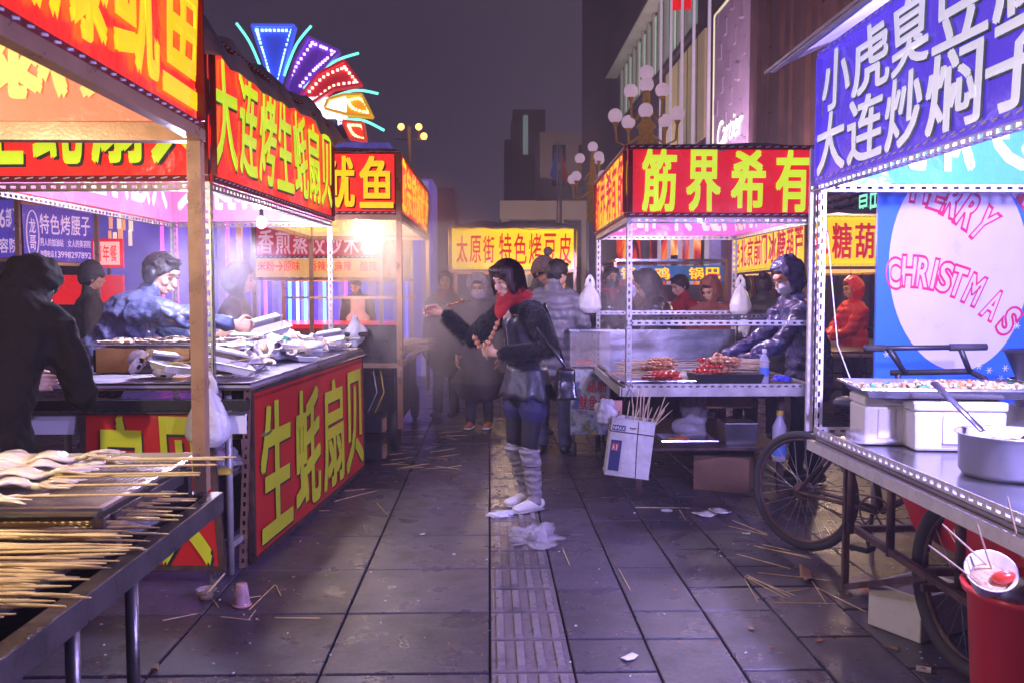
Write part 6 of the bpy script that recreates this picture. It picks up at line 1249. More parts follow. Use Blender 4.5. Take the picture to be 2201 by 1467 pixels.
for s_ in (-1, 1): MB().loft([Mx @ V(s_ * .1, 0, h2_), (tb_.x + .02, 5.97, .80)], [.002, .002], n=4).build('hanger_wire', M['rust'], TN)
for k in range(17):
    b0 = Mx @ V(RN(-.06, .11), RN(-.07, .07), -.05); tip = Mx @ V(RN(-.02, .26) if k % 2 else RN(-.05, .1), RN(-.12, .05), .18 + RN(.08, .22)); stick_obj('bamboo_skewer', 'used bamboo stick poking out of the white paint tin', 'skewer', b0, tip, .0036, 'bamboop', 'used sticks in the paint tin')
hb0 = at(1300, 880, 5.85); crumple('plastic_bag', 'white bag with pink paper stuffed in the left of the paint tin', 'plastic bag', hb0, (.07, .06, .07), 'bagw', 21, .5, flat=False); MB().box((0, 0, 0), (.001,) * 3)
M['pinkp'] = pm('pink_paper', (.65, .30, .26), .6); tag(MB().box(tuple(at(1325, 876, 5.9)), (.07, .03, .10)).build('paper_cup', M['pinkp']), 'upright pink paper packet in the paint tin', 'packet')
# cardboard box
cb_ = at(1572, 1066, 6.35); CB = thing('cardboard_box', 'brown cardboard box on the paving under the middle right stall', 'box', (cb_.x, 6.5, 0)); Mx = Matrix.Translation((cb_.x, 6.55, 0)) @ Matrix.Rotation(R(-24), 4, 'Z')
MB().box((0, 0, .125), (.40, .30, .25), Mx).build('box_body', M['card'], CB, bevel=.004)
for s_ in (-1, 1): MB().box((0, s_ * .078, .2545), (.40, .15, .004), Mx).build('flap', M['card'], CB)
MB().box((0, 0, .258), (.40, .05, .002), Mx).build('tape', M['pole'], CB)
# below the counter
Tt_ = tray('steel dish with orange meat on the lower shelf of the middle right stall', (1.42, 6.45, .355), .34, .26, .04, 'ssteel'); crumple('plastic_bag', 'clear bag of orange meat in the dish on the lower shelf', 'plastic bag', (1.46, 6.45, .40), (.12, .09, .13), 'bag', 31, .35); crumple('raw_meat', 'orange pieces of meat in the dish on the lower shelf', 'food', (1.36, 6.4, .37), (.09, .07, .03), 'carrot', 3, .4)
PT = thing('steel_tub', 'square steel tub on the lower shelf of the middle right stall', 'tub', (1.80, 6.5, .35)); MB().box((1.80, 6.45, .43), (.22, .2, .16), None, 1.12).build('tub_body', M['ssteel'], PT, bevel=.006)
crumple('plastic_bag', 'large grey translucent bag hanging under the middle right counter', 'plastic bag', (1.52, 6.6, .58), (.10, .1, .12), 'bag', 33, .3, flat=False)
MB_ = MB().box((1.75, 6.6, .67), (.34, .25, .14)); tag(MB_.build('storage_box', M['card']), 'dark brown box tucked right under the middle right counter', 'box')
BJ = thing('water_bottle', 'blue-labelled bottle wedged beside the leg of the middle right stall', 'bottle', (2.06, 6.2, .30)); Mx = Matrix.Translation((2.0, 6.12, .28)); MB().lathe([(.0, 0), (.045, 0), (.048, .02), (.048, .24), (.02, .30), (.02, .32)], Mx).build('bottle_body', M['pet'], BJ, True); MB().lathe([(.049, .04), (.049, .12)], Mx).build('label_band', M['blab'], BJ, True); MB().lathe([(.0, .35), (.022, .35), (.022, .32)], Mx).build('cap', M['c_yel'], BJ, True)
# poster cart
pc = at(1268, 850, 7.7); PC = thing('poster_cart', 'small glass-topped cart papered with a faded red, blue and white food poster', 'food cart', (pc.x, 7.9, 0))
MB().box((pc.x, 8.0, .50), (.34, .6, .58)).build('cabinet', M['ssteel'], PC)
pst = bpy.data.materials.new('faded_poster'); pst.use_nodes = True; n_ = pst.node_tree.nodes; l_ = pst.node_tree.links; b_ = n_['Principled BSDF']; tc_ = n_.new('ShaderNodeTexCoord'); no_ = n_.new('ShaderNodeTexNoise'); no_.inputs['Scale'].default_value = 7; no_.inputs['Detail'].default_value = 6; rp = n_.new('ShaderNodeValToRGB'); e_ = rp.color_ramp.elements
e_[0].position = .35; e_[0].color = (.08, .10, .35, 1); e_[1].position = .7; e_[1].color = (.35, .22, .05, 1)
for ps, c_ in ((.45, (.45, .45, .55, 1)), (.52, (.25, .30, .45, 1)), (.58, (.10, .14, .06, 1)), (.64, (.5, .3, .06, 1))): q_ = e_.new(ps); q_.color = c_
l_.new(tc_.outputs['Object'], no_.inputs['Vector']); l_.new(no_.outputs[0], rp.inputs[0]); l_.new(rp.outputs[0], b_.inputs['Base Color']); b_.inputs['Roughness'].default_value = .4
MB().box((pc.x, 7.69, .50), (.33, .012, .56)).build('poster', pst, PC)
T = lambda u, v, off: V(pc.x + u, 7.682 - off * .2, v); M['pr'] = pm('poster_red', (.5, .03, .05), .5)
text_mb('秘制', -.03, .14, .58, .68, T, .03).build('lettering', M['pr'], PC); text_mb('鱿鱼卷', -.10, .15, .43, .56, T, .03).build('lettering', M['pr'], PC)
M['glass'] = pm('smeared_glass', (.7, .65, .75), .08, var=.1, alpha=.25)
for p, q in (((-.17, -.3), (.17, -.3)), ((-.17, -.3), (-.17, .3)), ((.17, -.3), (.17, .3))): MB().bar((pc.x + p[0], 8 + p[1], .95), (pc.x + q[0], 8 + q[1], .95), .006, .30).build('glass_pane', M['glass'], PC)
MB().box((pc.x, 8, 1.11), (.36, .62, .02)).build('top', M['ssteel'], PC); crumple('raw_meat', 'red meat pieces inside the glass of the poster cart', 'food', (pc.x - .03, 7.85, .80), (.10, .08, .05), 'sausage', 9, .4)
for dx in (-.13, .13):
    for dy in (-.2, .2): w_ = MB(); w_.loft([(pc.x + dx - .02, 8 + dy, .07), (pc.x + dx + .02, 8 + dy, .07)], [.065, .065], n=18); w_.bar((pc.x + dx, 8 + dy, .07), (pc.x + dx, 8 + dy, .21), .03, .02); w_.build('caster', M['rubber'], PC, True)
# ---------- nearest right stall goods
def foambox(label, c, d_, rz):
    T_ = thing('foam_box', label, 'foam box', c); Mx = Matrix.Translation(Vector(c)) @ Matrix.Rotation(rz, 4, 'Z')
    MB().box((0, 0, d_[2] * .40), (d_[0], d_[1], d_[2] * .80), Mx, 1.03).build('box_body', M['foam'], T_, bevel=.012); MB().box((0, 0, d_[2] * .905), (d_[0] * 1.05, d_[1] * 1.05, d_[2] * .19), Mx).build('lid', M['foam'], T_, bevel=.010)
    MB().box((0, -d_[1] * .52, d_[2] * .45), (d_[0] * .4, .012, d_[2] * .6), Mx).build('raised_panel', M['foam'], T_, bevel=.004); return T_
foambox('left white foam box under the steel food tray on the near right counter', (1.71, 3.90, .79), (.175, .22, .21), R(-6))
foambox('right white foam box under the steel food tray, seen broadside on the near right counter', (1.95, 3.76, .79), (.36, .26, .205), R(-6))
TF = tray('large steel tray of fried jelly pieces resting on two foam boxes', (2.04, 3.82, 1.005), .86, .36, .045, flare=.03, rz=R(-8))
tm = Matrix.Translation((2.04, 3.82, 1.02)) @ Matrix.Rotation(R(-8), 4, 'Z')
fd = MB()
for k in range(420):
    x, y = RN(-.39, .39), RN(-.16, .16); fd.m = 0 if k % 6 else (1 if k % 12 else 2); hgt = .035 * (1 - (x / .4) ** 2) * (1 - (y / .22) ** 2); fd.box((0, 0, 0), (RN(.018, .034), RN(.012, .024), RN(.008, .014)), tm @ Matrix.Translation((x, y, hgt * RN(.3, 1.1))) @ Matrix.Rotation(RN(0, 6), 4, V(RN(-1, 1), RN(-1, 1), 1)))
o = fd.build('fried_jelly', [M['food'], M['carrot'], M['green']]); tag(o, 'heap of browned jelly cubes in the large steel tray', 'food', kind='stuff')
pt = V(1.87, 3.16, .79); PO = thing('steel_pot', 'round stainless pot with food and ladle at the front of the near right counter', 'pot', pt)
MB().lathe([(0, 0), (.155, 0), (.168, .02), (.172, .145), (.185, .150), (.185, .154), (.166, .150), (.162, .025), (0, .02)], Matrix.Translation(pt), 36).build('pot_body', M['potm'], PO, True)
crumple('stew', 'pieces of stewed food floating in the round pot', 'food', pt + V(0, 0, .09), (.15, .14, .035), 'food', 3, .5)
ld = thing('ladle', 'steel ladle leaning out of the round pot to the right', 'ladle', pt + V(.1, 0, .1)); MB().loft([pt + V(.02, -.02, .12), pt + V(.40, .08, .33)], [(.012, .005)] * 2, n=8).build('handle', M['dsteel'], ld, True); MB().ell(pt + V(0, -.02, .115), (.05, .05, .02)).build('bowl', M['ssteel'], ld, True)
sp = thing('spatula', 'long dark grey spatula leaning from the food tray down to the round pot', 'spatula', (1.9, 3.0, 1.0)); p_, q_ = at(2008, 822, 3.5), at(2112, 925, 3.2); MB().loft([p_, p_.lerp(q_, .4), q_], [(.020, .008), (.016, .006), (.014, .005)], n=8).build('handle', M['dsteel'], sp, True)
wk = at(2275, 760, 3.9); WK = thing('wok', 'black wok-shaped basin above the right end of the near right counter', 'wok', wk); MB().lathe([(.12, -.22), (.16, -.12), (.21, .0), (.225, .012), (.205, .0), (.15, -.12), (0, -.2)], Matrix.Translation(wk), 32).build('wok_body', M['black'], WK, True)
bw = at(2262, 825, 3.9); BW = thing('food_tub', 'white tub with a green rim stripe beneath the black basin', 'tub', bw - V(0, 0, .06)); MB().lathe([(0, -.10), (.14, -.10), (.17, .02), (.175, .02)], Matrix.Translation(bw), 28).build('tub_body', M['foam'], BW, True); MB().lathe([(.172, -.015), (.176, .01)], Matrix.Translation(bw), 28).build('stripe', M['green'], BW, True); MB().box((bw.x, bw.y, bw.z - .20), (.3, .3, .2)).build('stand', M['foam'], BW)
crumple('foil_bag', 'crinkled silvery plastic packet behind the slotted corner of the near right counter', 'packet', (1.64, 3.83, .80), (.10, .10, .05), 'bag', 41, .5)
# christmas backdrop
M['xb'] = pm('blue_backdrop_vinyl', (.03, .16, .72), .35, var=.12, scale=1.2, coat=.3); M['xo'] = pm('pale_oval_print', (.62, .56, .74), .3, var=.05, coat=.4); M['xr'] = pm('crimson_outline', (.60, .02, .08), .35)
XP = thing('christmas_backdrop', 'blue standing backdrop with pale oval and crimson outlined MERRY CHRISTMAS lettering', 'backdrop', (2.75, 4.75, 0)); x0_, xY = at(1884, 600, 4.75).x, 4.75
def XQ(px, py, off=0): p = at(px, py, xY); return V(p.x, xY - off, p.z)
MB().box((x0_ + .62, xY + .01, 1.50), (1.24, .02, 1.8)).build('panel', M['xb'], XP)
ov = [XQ(2060 + 150 * math.cos(a_ * PI / 32), 570 + 226 * math.sin(a_ * PI / 32), .003) for a_ in range(64)]; mb = MB(); mb.add(ov, [tuple(range(64))[::-1]]); 
o = mb.build('oval', M['xo'], XP)
for ch, pts in (('strokes', 0),):
    pass
def outline_char(ch, cx, cy, w_, h_, rot, parent):
    c = bpy.data.curves.new('g', 'FONT'); c.body = ch; c.offset = .05; c.resolution_u = 4; c.fill_mode = 'NONE'; c.bevel_depth = .034; c.bevel_resolution = 0
    o = bpy.data.objects.new('g', c); COL.objects.link(o); bpy.context.view_layer.update(); dg = bpy.context.evaluated_depsgraph_get(); me = bpy.data.meshes.new_from_object(o.evaluated_get(dg)); bpy.data.objects.remove(o)
    xs = [v.co.x for v in me.vertices]; ys = [v.co.y for v in me.vertices]; mx, my = (min(xs) + max(xs)) / 2, (min(ys) + max(ys)) / 2; sx, sy = w_ / max(.2, max(xs) - min(xs)), h_ / (max(ys) - min(ys))
    mb = MB(); a_ = R(rot); base = XQ(cx, cy, .004); k = 4.75 / FPX
    mb.add([base + V(((v.co.x - mx) * sx * math.cos(a_) + (v.co.y - my) * sy * math.sin(a_)) * k, -max(-.003, min(.003, v.co.z * .02)), (-(v.co.x - mx) * sx * math.sin(a_) + (v.co.y - my) * sy * math.cos(a_)) * k) for v in me.vertices], [tuple(p.vertices) for p in me.polygons]); mb.build('outlined_letter', M['xr'], parent)
for ch, cx, cy, rot in (('M', 1980, 398, 8), ('E', 2020, 415, 18), ('R', 2052, 432, 26), ('R', 2084, 456, 34), ('Y', 2112, 482, 42)): outline_char(ch, cx, cy, 44, 84, rot, XP)
for ch, cx, cy, rot in (('C', 1921, 588, -4), ('H', 1953, 583, 3), ('R', 1985, 586, 8), ('I', 2008, 590, 11), ('S', 2031, 596, 14), ('T', 2058, 606, 18), ('M', 2093, 623, 24), ('A', 2134, 655, 31), ('S', 2168, 690, 38)): outline_char(ch, cx, cy, 13 if ch == 'I' else 37, 74, rot, XP)
cane = MB(); cane.add([XQ(2160, 380, .005), XQ(2230, 380, .005), XQ(2230, 470, .005), XQ(2195, 450, .005)], [(0, 1, 2, 3)]); cane.build('cane_print', M['xr'], XP)
for k in range(2): cane = MB(); cane.add([XQ(2172 + 22 * k, 420 + 20 * k, .008), XQ(2180 + 22 * k, 428 + 20 * k, .008), XQ(2205 + 22 * k, 385 + 20 * k, .008), XQ(2197 + 22 * k, 378 + 20 * k, .008)], [(0, 1, 2, 3)]); cane.build('cane_stripe', M['xo'], XP)
for k, (px, py) in enumerate(((2103, 786), (2125, 795), (2100, 820), (2160, 790), (2150, 812), (2185, 700), (1905, 760))):
    st = MB()
    for a_ in range(3): d_ = V(math.cos(a_ * PI / 3), 0, math.sin(a_ * PI / 3)) * .018; c_ = XQ(px, py, .005); st.bar(c_ - d_, c_ + d_, .003, .003)
    st.build('star_print', M['foam'], XP)
for x_ in (x0_ + .02, x0_ + 1.22): MB().loft([(x_, xY + .03, 0), (x_, xY + .03, 2.42)], [.012, .012]).build('stand_pole', M['pole'], XP)
# below the near right counter
M['redtub'] = pm('red_plastic', (.62, .02, .02), .35, var=.1, scale=4, coat=.2, dirt=.08)
RTB = thing('red_tub', 'large bright red plastic tub on the cargo bed under the near right counter', 'tub', (2.15, 2.9, .42))
mb = MB(); mb.add([(1.82, 2.1, .42), (2.75, 2.1, .42), (2.75, 3.75, .42), (1.82, 3.75, .42), (1.74, 2.0, .66), (2.85, 2.0, .66), (2.85, 3.85, .68), (1.74, 3.85, .68), (1.76, 2.02, .66), (2.83, 2.02, .66), (2.83, 3.83, .68), (1.76, 3.83, .68), (1.84, 2.12, .45), (2.73, 2.12, .45), (2.73, 3.73, .45), (1.84, 3.73, .45)], [(3, 2, 1, 0)] + [(i, (i + 1) % 4, 4 + (i + 1) % 4, 4 + i) for i in range(4)] + [(4 + i, 4 + (i + 1) % 4, 8 + (i + 1) % 4, 8 + i) for i in range(4)] + [(12 + i, 8 + i, 8 + (i + 1) % 4, 12 + (i + 1) % 4) for i in range(4)] + [(12, 13, 14, 15)]); mb.build('tub_body', M['redtub'], RTB, bevel=.01)
MB().bar((1.735, 2.0, .66), (1.735, 3.86, .68), .02, .025).build('rim', M['redtub'], RTB)
crumple('rag', 'blue cloth bundle stuffed in the red tub', 'rag', (1.95, 3.35, .66), (.09, .09, .05), 'bluerag', 3, .4); crumple('plastic_bag', 'white bag stuffed in the red tub beside the blue cloth', 'plastic bag', (1.88, 3.15, .66), (.08, .08, .05), 'bagw', 4, .4); crumple('bread_sack', 'brown paper sack inside the red tub', 'sack', (2.0, 2.75, .66), (.16, .3, .05), 'card', 5, .3)
tray('pale flat foam tray laid over the red tub edge', (1.95, 3.3, .60), .25, .4, .04, 'foamtray')
# waste bucket
bk_ = at(2150, 1400, 2.55); bk_ = V(at(2232, 1300, 2.5).x, 2.5, 0); WB = thing('waste_bucket', 'big red plastic bucket full of rubbish in the lower right corner', 'bucket', bk_)
ztop = at(2150, 1262, 2.5).z; MB().lathe([(0, .01), (.145, .01), (.155, .03), (.185, ztop - .03), (.20, ztop - .02), (.205, ztop), (.19, ztop), (.175, ztop - .06), (.15, .05), (0, .05)], Matrix.Translation(bk_), 40).build('bucket_body', M['redtub'], WB, True)
bc_ = at(2128, 1235, 2.42); BWL = thing('paper_bowl', 'white paper bowl with leftover food tipped on the rubbish in the red bucket', 'bowl', bc_); Mx = Matrix.Translation(bc_) @ Matrix.Rotation(R(38), 4, 'X') @ Matrix.Rotation(R(-12), 4, 'Y')
MB().lathe([(0, -.055), (.038, -.055), (.066, .02), (.069, .023), (.064, .023), (.037, -.048), (0, -.048)], Mx, 32).build('bowl_body', M['paper'], BWL, True); MB().ell((0, 0, -.014), (.050, .050, .012), Mx).build('soup', M['food'], BWL, True); MB().ell((.03, -.015, .005), (.035, .02, .018), Mx).build('sauce_lump', M['sausage'], BWL, True)
for k in range(9): c_ = bk_ + V(RN(-.12, .12), RN(-.12, .12), ztop - .03 + RN(0, .03)); crumple('tissue', 'white tissue wad on the rubbish in the red bucket', 'tissue', c_, (.045, .04, .03), 'paper', k, .5, 'tissue wads in the red bucket', n=16, m=10)
for k, (a0, a1) in enumerate((((1995, 1170), (2155, 1290)), ((2100, 1125), (2145, 1265)), ((2025, 1125), (2135, 1225)), ((2165, 1065), (2198, 1200)), ((2090, 1185), (2140, 1265)), ((2090, 1278), (2165, 1265)), ((2160, 1230), (2180, 1290)))):
    stick_obj('bamboo_skewer', 'used bamboo skewer sticking out of the red bucket', 'skewer', at(*a1, 2.46), at(*a0, 2.36 + .03 * k), .0026, 'bamboop', 'used skewers in the red bucket')
# open foam crate behind wheel
fc = G(1918, 1345); FC = thing('foam_crate', 'open white foam crate on the paving behind the near tricycle wheel', 'foam box', (2.0, 3.4, 0)); Mx = Matrix.Translation((1.86, 3.78, 0)) @ Matrix.Rotation(R(28), 4, 'Z')
mb = MB(); a_, b_, h_, t = .17, .13, .19, .02
mb.add([(sx * a_, sy * b_, 0) for sx, sy in ((-1, -1), (1, -1), (1, 1), (-1, 1))] + [(sx * a_, sy * b_, h_) for sx, sy in ((-1, -1), (1, -1), (1, 1), (-1, 1))] + [(sx * (a_ - t), sy * (b_ - t), h_) for sx, sy in ((-1, -1), (1, -1), (1, 1), (-1, 1))] + [(sx * (a_ - t), sy * (b_ - t), t) for sx, sy in ((-1, -1), (1, -1), (1, 1), (-1, 1))], [(3, 2, 1, 0)] + [(i, (i + 1) % 4, 4 + (i + 1) % 4, 4 + i) for i in range(4)] + [(4 + i, 4 + (i + 1) % 4, 8 + (i + 1) % 4, 8 + i) for i in range(4)] + [(12 + i, 8 + i, 8 + (i + 1) % 4, 12 + (i + 1) % 4) for i in range(4)] + [(12, 13, 14, 15)], Mx); mb.build('crate_body', M['foam'], FC, bevel=.006)
crumple('plastic_bag', 'clear bag lining the open foam crate on the ground', 'plastic bag', (1.86, 3.78, .08), (.13, .09, .08), 'bag', 14, .3)
c_ = G(1860, 1275); crumple('sauce_bag', 'clear bag with orange sauce lying beside the open foam crate', 'plastic bag', (c_.x, c_.y, .005), (.10, .07, .07), 'bag', 15, .3); crumple('sauce_lump', 'orange sauce pooled inside the clear bag on the ground', 'food', (c_.x + .04, c_.y, .004), (.06, .05, .05), 'carrot', 16, .2)
# ---------- litter on the paving
def lit(px0, py0, px1, py1, lb, gr='loose sticks on the right paving', r=.0022, mat='bamboo'):
    a_, b_ = G(px0, py0, .004), G(px1, py1, .004); stick_obj('bamboo_skewer', lb, 'skewer', a_ + V(0, 0, r), b_ + V(0, 0, r), r, mat, gr)
for s_ in ((1584, 1190, 1700, 1222), (1620, 1172, 1745, 1200), (1630, 1175, 1740, 1196), (1600, 1242, 1630, 1296), (1605, 1235, 1700, 1283), (1608, 1240, 1710, 1280), (1600, 1238, 1690, 1286), (1630, 1230, 1785, 1247), (1755, 1262, 1860, 1314), (1745, 1248, 1778, 1300), (1690, 1271, 1740, 1264), (1660, 1294, 1800, 1297), (1566, 1130, 1652, 1150), (1575, 1118, 1650, 1148), (1715, 1160, 1735, 1170), (1330, 1222, 1355, 1268), (1210, 1180, 1225, 1215), (1365, 1090, 1485, 1091), (1460, 1095, 1475, 1118), (1640, 1170, 1700, 1183)): lit(*s_, 'thin bamboo skewer dropped on the paving between the right stalls')
for s_ in ((350, 1333, 425, 1318), (535, 1310, 592, 1255), (538, 1308, 585, 1262), (475, 1325, 540, 1332), (592, 1327, 690, 1328), (530, 1285, 562, 1280), (458, 1288, 470, 1305), (535, 1330, 550, 1310), (594, 1258, 604, 1280), (810, 1080, 838, 1112), (718, 1077, 812, 1053), (685, 1097, 708, 1097), (740, 1055, 785, 1050)): lit(*s_, 'thin bamboo skewer dropped on the paving near the tall red board', 'loose sticks on the left paving')
for k in range(22):
    px, py = RN(820, 960), RN(925, 1010); a_ = RN(-.5, .5); L_ = RN(30, 70); lit(px, py, px + L_ * math.cos(a_), py + L_ * .3 * math.sin(a_), 'thin bamboo skewer scattered before the third left stall', 'loose sticks before the third left stall')
c_ = G(1145, 1172); crumple('plastic_bag', 'crumpled clear plastic bag standing on the tactile strip in mid-aisle', 'plastic bag', (c_.x, c_.y + .03, .0), (.15, .10, .10), 'bag', 17, 1.1, pinch=.45, n=40, m=26)
c_ = G(1078, 1108); crumple('plastic_bag', 'small flat white bag at the toes of the grey boots', 'plastic bag', (c_.x, c_.y, 0), (.085, .05, .03), 'bagw', 18, .6)
def flake(name, lb, cat, px, py, w_, d_, mat, seed, fold=.3):
    c_ = G(px, py); n = 9; rr = random.Random(seed); a0 = rr.uniform(0, 3); mb = MB(); vs = []
    for j in range(5):
        for i in range(7):
            u, v = (i / 6 - .5) * w_, (j / 4 - .5) * d_ * (1 - .4 * abs(i / 6 - .5)); z_ = .004 + abs(u) * fold * (.5 + .5 * noise.noise(V(u * 20, v * 20, seed))) + .004 * abs(noise.noise(V(u * 30, v * 30, seed))); vs.append((c_.x + u * math.cos(a0) - v * math.sin(a0), c_.y + u * math.sin(a0) + v * math.cos(a0), z_))
    mb.add(vs, [(j * 7 + i, j * 7 + i + 1, (j + 1) * 7 + i + 1, (j + 1) * 7 + i) for j in range(4) for i in range(6)]); o = mb.build(name, M[mat], None, True); tag(o, lb, cat); m3 = o.modifiers.new('t', 'SOLIDIFY'); m3.thickness = .0015
flake('napkin', 'unfolded white napkin on the paving before the cardboard box', 'napkin', 1515, 1106, .14, .13, 'paper', 1); flake('napkin', 'white paper sheet lying behind the unfolded napkin', 'napkin', 1548, 1100, .14, .12, 'paper', 5)
flake('paper_scrap', 'small white scrap beside the thin sticks right of the napkin', 'paper scrap', 1604, 1147, .05, .03, 'paper', 2); flake('paper_scrap', 'white scrap on the blue-lit tile at the bottom centre right', 'paper scrap', 1353, 1414, .07, .045, 'paper', 3); flake('paper_scrap', 'tiny pale scrap on the paving left of the tactile strip', 'paper scrap', 908, 1148, .035, .02, 'paper', 4)
flake('husk', 'curled tan wooden trough lying on the right paving among sticks', 'husk', 1735, 1240, .20, .07, 'card', 11, .5); flake('leaf', 'pale curled leaf lying near the tricycle wheel', 'leaf', 1918, 1393, .03, .07, 'card', 7); flake('leaf', 'tiny orange flake on the lower right paving', 'leaf', 1762, 1378, .035, .02, 'carrot', 8); flake('leaf', 'tiny brown flake on the lower right tiles', 'leaf', 1615, 1352, .03, .025, 'card', 9)
flake('tissue', 'small crumpled brownish tissue in the lower left of the paving', 'tissue', 333, 1443, .05, .025, 'card', 10, 1.2)
c_ = G(1433, 1098); tag(MB().lathe([(0, .002), (.036, .002), (.040, .006), (.037, .006), (.034, .003), (0, .003)], Matrix.Translation((c_.x, c_.y, .002)), 24).build('cup_cover', M['bagw'], None, True), 'clear round plastic lid on the paving left of the napkin', 'lid')
c_ = G(1985, 1440); CD = thing('card_packet', 'small white packet with red print lying by the bucket', 'packet', (c_.x, c_.y, 0)); Mx = Matrix.Translation((c_.x, c_.y, .006)) @ Matrix.Rotation(R(-28), 4, 'Z'); MB().box((0, 0, 0), (.052, .034, .010), Mx).build('packet_body', M['paper'], CD); MB().box((0, -.004, .0056), (.02, .012, .001), Mx).build('red_print', M['pr'], CD)
c_ = G(515, 1308); CP = thing('plastic_cup', 'upturned pink-rimmed clear plastic cup on the paving by the red board', 'cup', (c_.x, c_.y, 0)); M['pcup'] = pm('pink_smeared_cup', (.70, .42, .48), .2, var=.35, scale=25, alpha=.75)
MB().lathe([(0, .105), (.024, .105), (.026, .10), (.036, .03), (.037, .012), (.043, .008), (.043, .0), (.037, .0)], Matrix.Translation((c_.x, c_.y + .04, .002)), 28).build('cup_body', M['pcup'], CP, True); MB().torus((0, 0, .006), .040, .005, Matrix.Translation((c_.x, c_.y + .04, .002)), 28, 8).build('rim', M['pinkp'], CP, True)
c_ = G(437, 1293); BS = thing('sauce_bowl', 'clear plastic bowl of brown sauce on the paving below the left table', 'bowl', (c_.x, c_.y, 0)); Mx = Matrix.Translation((c_.x, c_.y + .045, .002))
M['pclr'] = pm('clear_bowl', (.6, .5, .5), .15, alpha=.4); MB().lathe([(0, 0), (.034, 0), (.045, .045), (.050, .048), (.044, .047), (.033, .004)], Mx, 28).build('bowl_body', M['pclr'], BS, True); MB().lathe([(0, .028), (.039, .028), (.036, .012), (.032, .002), (0, .002)], Mx, 28).build('sauce', M['food'], BS, True); stick_obj('bamboo_skewer', 'flat wooden stick standing in the bowl of brown sauce', 'stick', Mx @ V(0, 0, .02), Mx @ V(.075, .05, .105), .0045, 'bamboop')
# crumbs and specks trodden into the paving
sp_ = MB(); rr = random.Random(5)
for k in range(650):
    y = 3 + 6 * rr.random() ** 1.6; x = rr.uniform(-1.6, 2.3) * (.6 + y * .12); s_ = rr.uniform(.002, .006); sp_.m = rr.choice((0, 0, 1, 2)); sp_.ell((0, 0, 0), (s_ * rr.uniform(1, 2.2), s_, s_ * .5), Matrix.Translation((x, y, .002)) @ Matrix.Rotation(rr.uniform(0, 6), 4, 'Z'), 5, 3)
o = sp_.build('crumbs', [M['card'], M['paper'], M['carrot']]); tag(o, 'food crumbs and specks scattered over the paving', 'crumbs', kind='stuff')
# railing behind the right stalls
RL = thing('railing', 'low black iron railing behind the right stalls near the red hooded figure', 'railing', (4.5, 11.8, 0))
MB().bar((4.2, 11.8, .98), (6.5, 11.8, .98), .04, .04).build('top_rail', M['black'], RL); MB().bar((4.2, 11.8, .15), (6.5, 11.8, .15), .03, .03).build('bottom_rail', M['black'], RL)
for k in range(15): MB().bar((4.25 + k * .15, 11.8, .15), (4.25 + k * .15, 11.8, .98), .018, .018).build('baluster', M['black'], RL)
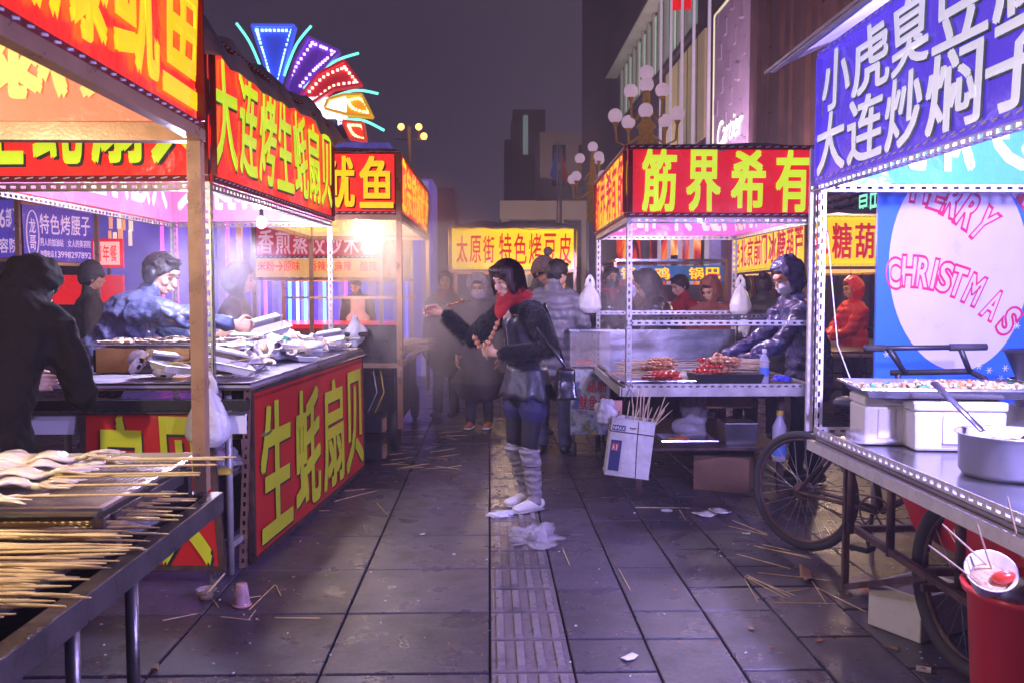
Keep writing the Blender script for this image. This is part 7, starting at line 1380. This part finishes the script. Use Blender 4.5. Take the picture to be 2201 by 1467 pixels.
# ---------- smoke and night haze
def smoke(name, lb, lo, hi, dens, col=(.90, .88, 1.0), sc=1.6, thr=.45, cen=None, rad=None, seed=0):
    m = bpy.data.materials.new('smoke_volume'); m.use_nodes = True; n = m.node_tree.nodes; l = m.node_tree.links; n.clear(); o_ = n.new('ShaderNodeOutputMaterial'); v = n.new('ShaderNodeVolumePrincipled'); v.inputs['Color'].default_value = (*col, 1); v.inputs['Anisotropy'].default_value = .2
    g = n.new('ShaderNodeNewGeometry'); t = n.new('ShaderNodeTexNoise'); t.inputs['Scale'].default_value = sc; t.inputs['Detail'].default_value = 4; t.inputs['Distortion'].default_value = 1.6; mp = n.new('ShaderNodeMapping'); mp.inputs['Location'].default_value = (seed, seed, 0); mp.inputs['Scale'].default_value = (1, 1, .6); l.new(g.outputs['Position'], mp.inputs[0]); l.new(mp.outputs[0], t.inputs['Vector'])
    mr = n.new('ShaderNodeMapRange'); mr.inputs[1].default_value = thr; mr.inputs[2].default_value = thr + .3; l.new(t.outputs[0], mr.inputs[0])
    c = cen or tuple((a_ + b_) / 2 for a_, b_ in zip(lo, hi)); r_ = rad or tuple((b_ - a_) / 2 for a_, b_ in zip(lo, hi))
    m2 = n.new('ShaderNodeMapping'); m2.vector_type = 'POINT'; m2.inputs['Location'].default_value = tuple(-c[i] / r_[i] for i in range(3)); m2.inputs['Scale'].default_value = tuple(1 / r_[i] for i in range(3)); l.new(g.outputs['Position'], m2.inputs[0])
    ln = n.new('ShaderNodeVectorMath'); ln.operation = 'LENGTH'; l.new(m2.outputs[0], ln.inputs[0]); f = n.new('ShaderNodeMapRange'); f.inputs[1].default_value = 1.0; f.inputs[2].default_value = .25; l.new(ln.outputs['Value'], f.inputs[0])
    k = n.new('ShaderNodeMath'); k.operation = 'MULTIPLY'; l.new(mr.outputs[0], k.inputs[0]); l.new(f.outputs[0], k.inputs[1]); k2 = n.new('ShaderNodeMath'); k2.operation = 'MULTIPLY'; k2.inputs[1].default_value = dens; l.new(k.outputs[0], k2.inputs[0]); l.new(k2.outputs[0], v.inputs['Density']); l.new(v.outputs[0], o_.inputs['Volume'])
    mb = MB(); mb.box(tuple((a_ + b_) / 2 for a_, b_ in zip(lo, hi)), tuple(b_ - a_ for a_, b_ in zip(lo, hi))); o = mb.build(name, m); tag(o, lb, 'smoke', kind='stuff'); return o
smoke('smoke', 'pale grill smoke drifting across the aisle behind the eating woman', (-1.6, 6.9, .02), (.34, 10.2, 2.6), 2.2, thr=.40, sc=1.0)
smoke('smoke', 'bluish smoke rising from the oyster grill', (-2.5, 4.9, 1.1), (-1.25, 6.9, 1.9), .8, thr=.38, sc=2.2, seed=3)
smoke('smoke', 'thin smoke over the glass of the poster cart', (.86, 7.2, .9), (1.6, 8.8, 1.75), 1.8, thr=.38, sc=2.5, seed=7)
hz = bpy.data.materials.new('night_haze'); hz.use_nodes = True; n = hz.node_tree.nodes; n.clear(); o_ = n.new('ShaderNodeOutputMaterial'); v = n.new('ShaderNodeVolumePrincipled'); v.inputs['Density'].default_value = .0045; v.inputs['Color'].default_value = (.85, .78, .9, 1); hz.node_tree.links.new(v.outputs[0], o_.inputs['Volume'])
mb = MB(); mb.box((0, 60, 40), (180, 160, 84)); o = mb.build('haze', hz); tag(o, 'thin violet night haze over the square', 'haze', kind='stuff')

c0_, c1_, c2_, c3_ = at(1778, 500, 4.2), at(1800, 740, 4.2), at(1830, 820, 4.1), at(1850, 885, 4.0)
tag(MB().loft([c0_, c1_, c2_, c3_], [.003] * 4, n=6).build('power_cable', M['foam'], None, True), 'thin white cable hanging beside the slotted post of the near right stall', 'cable')
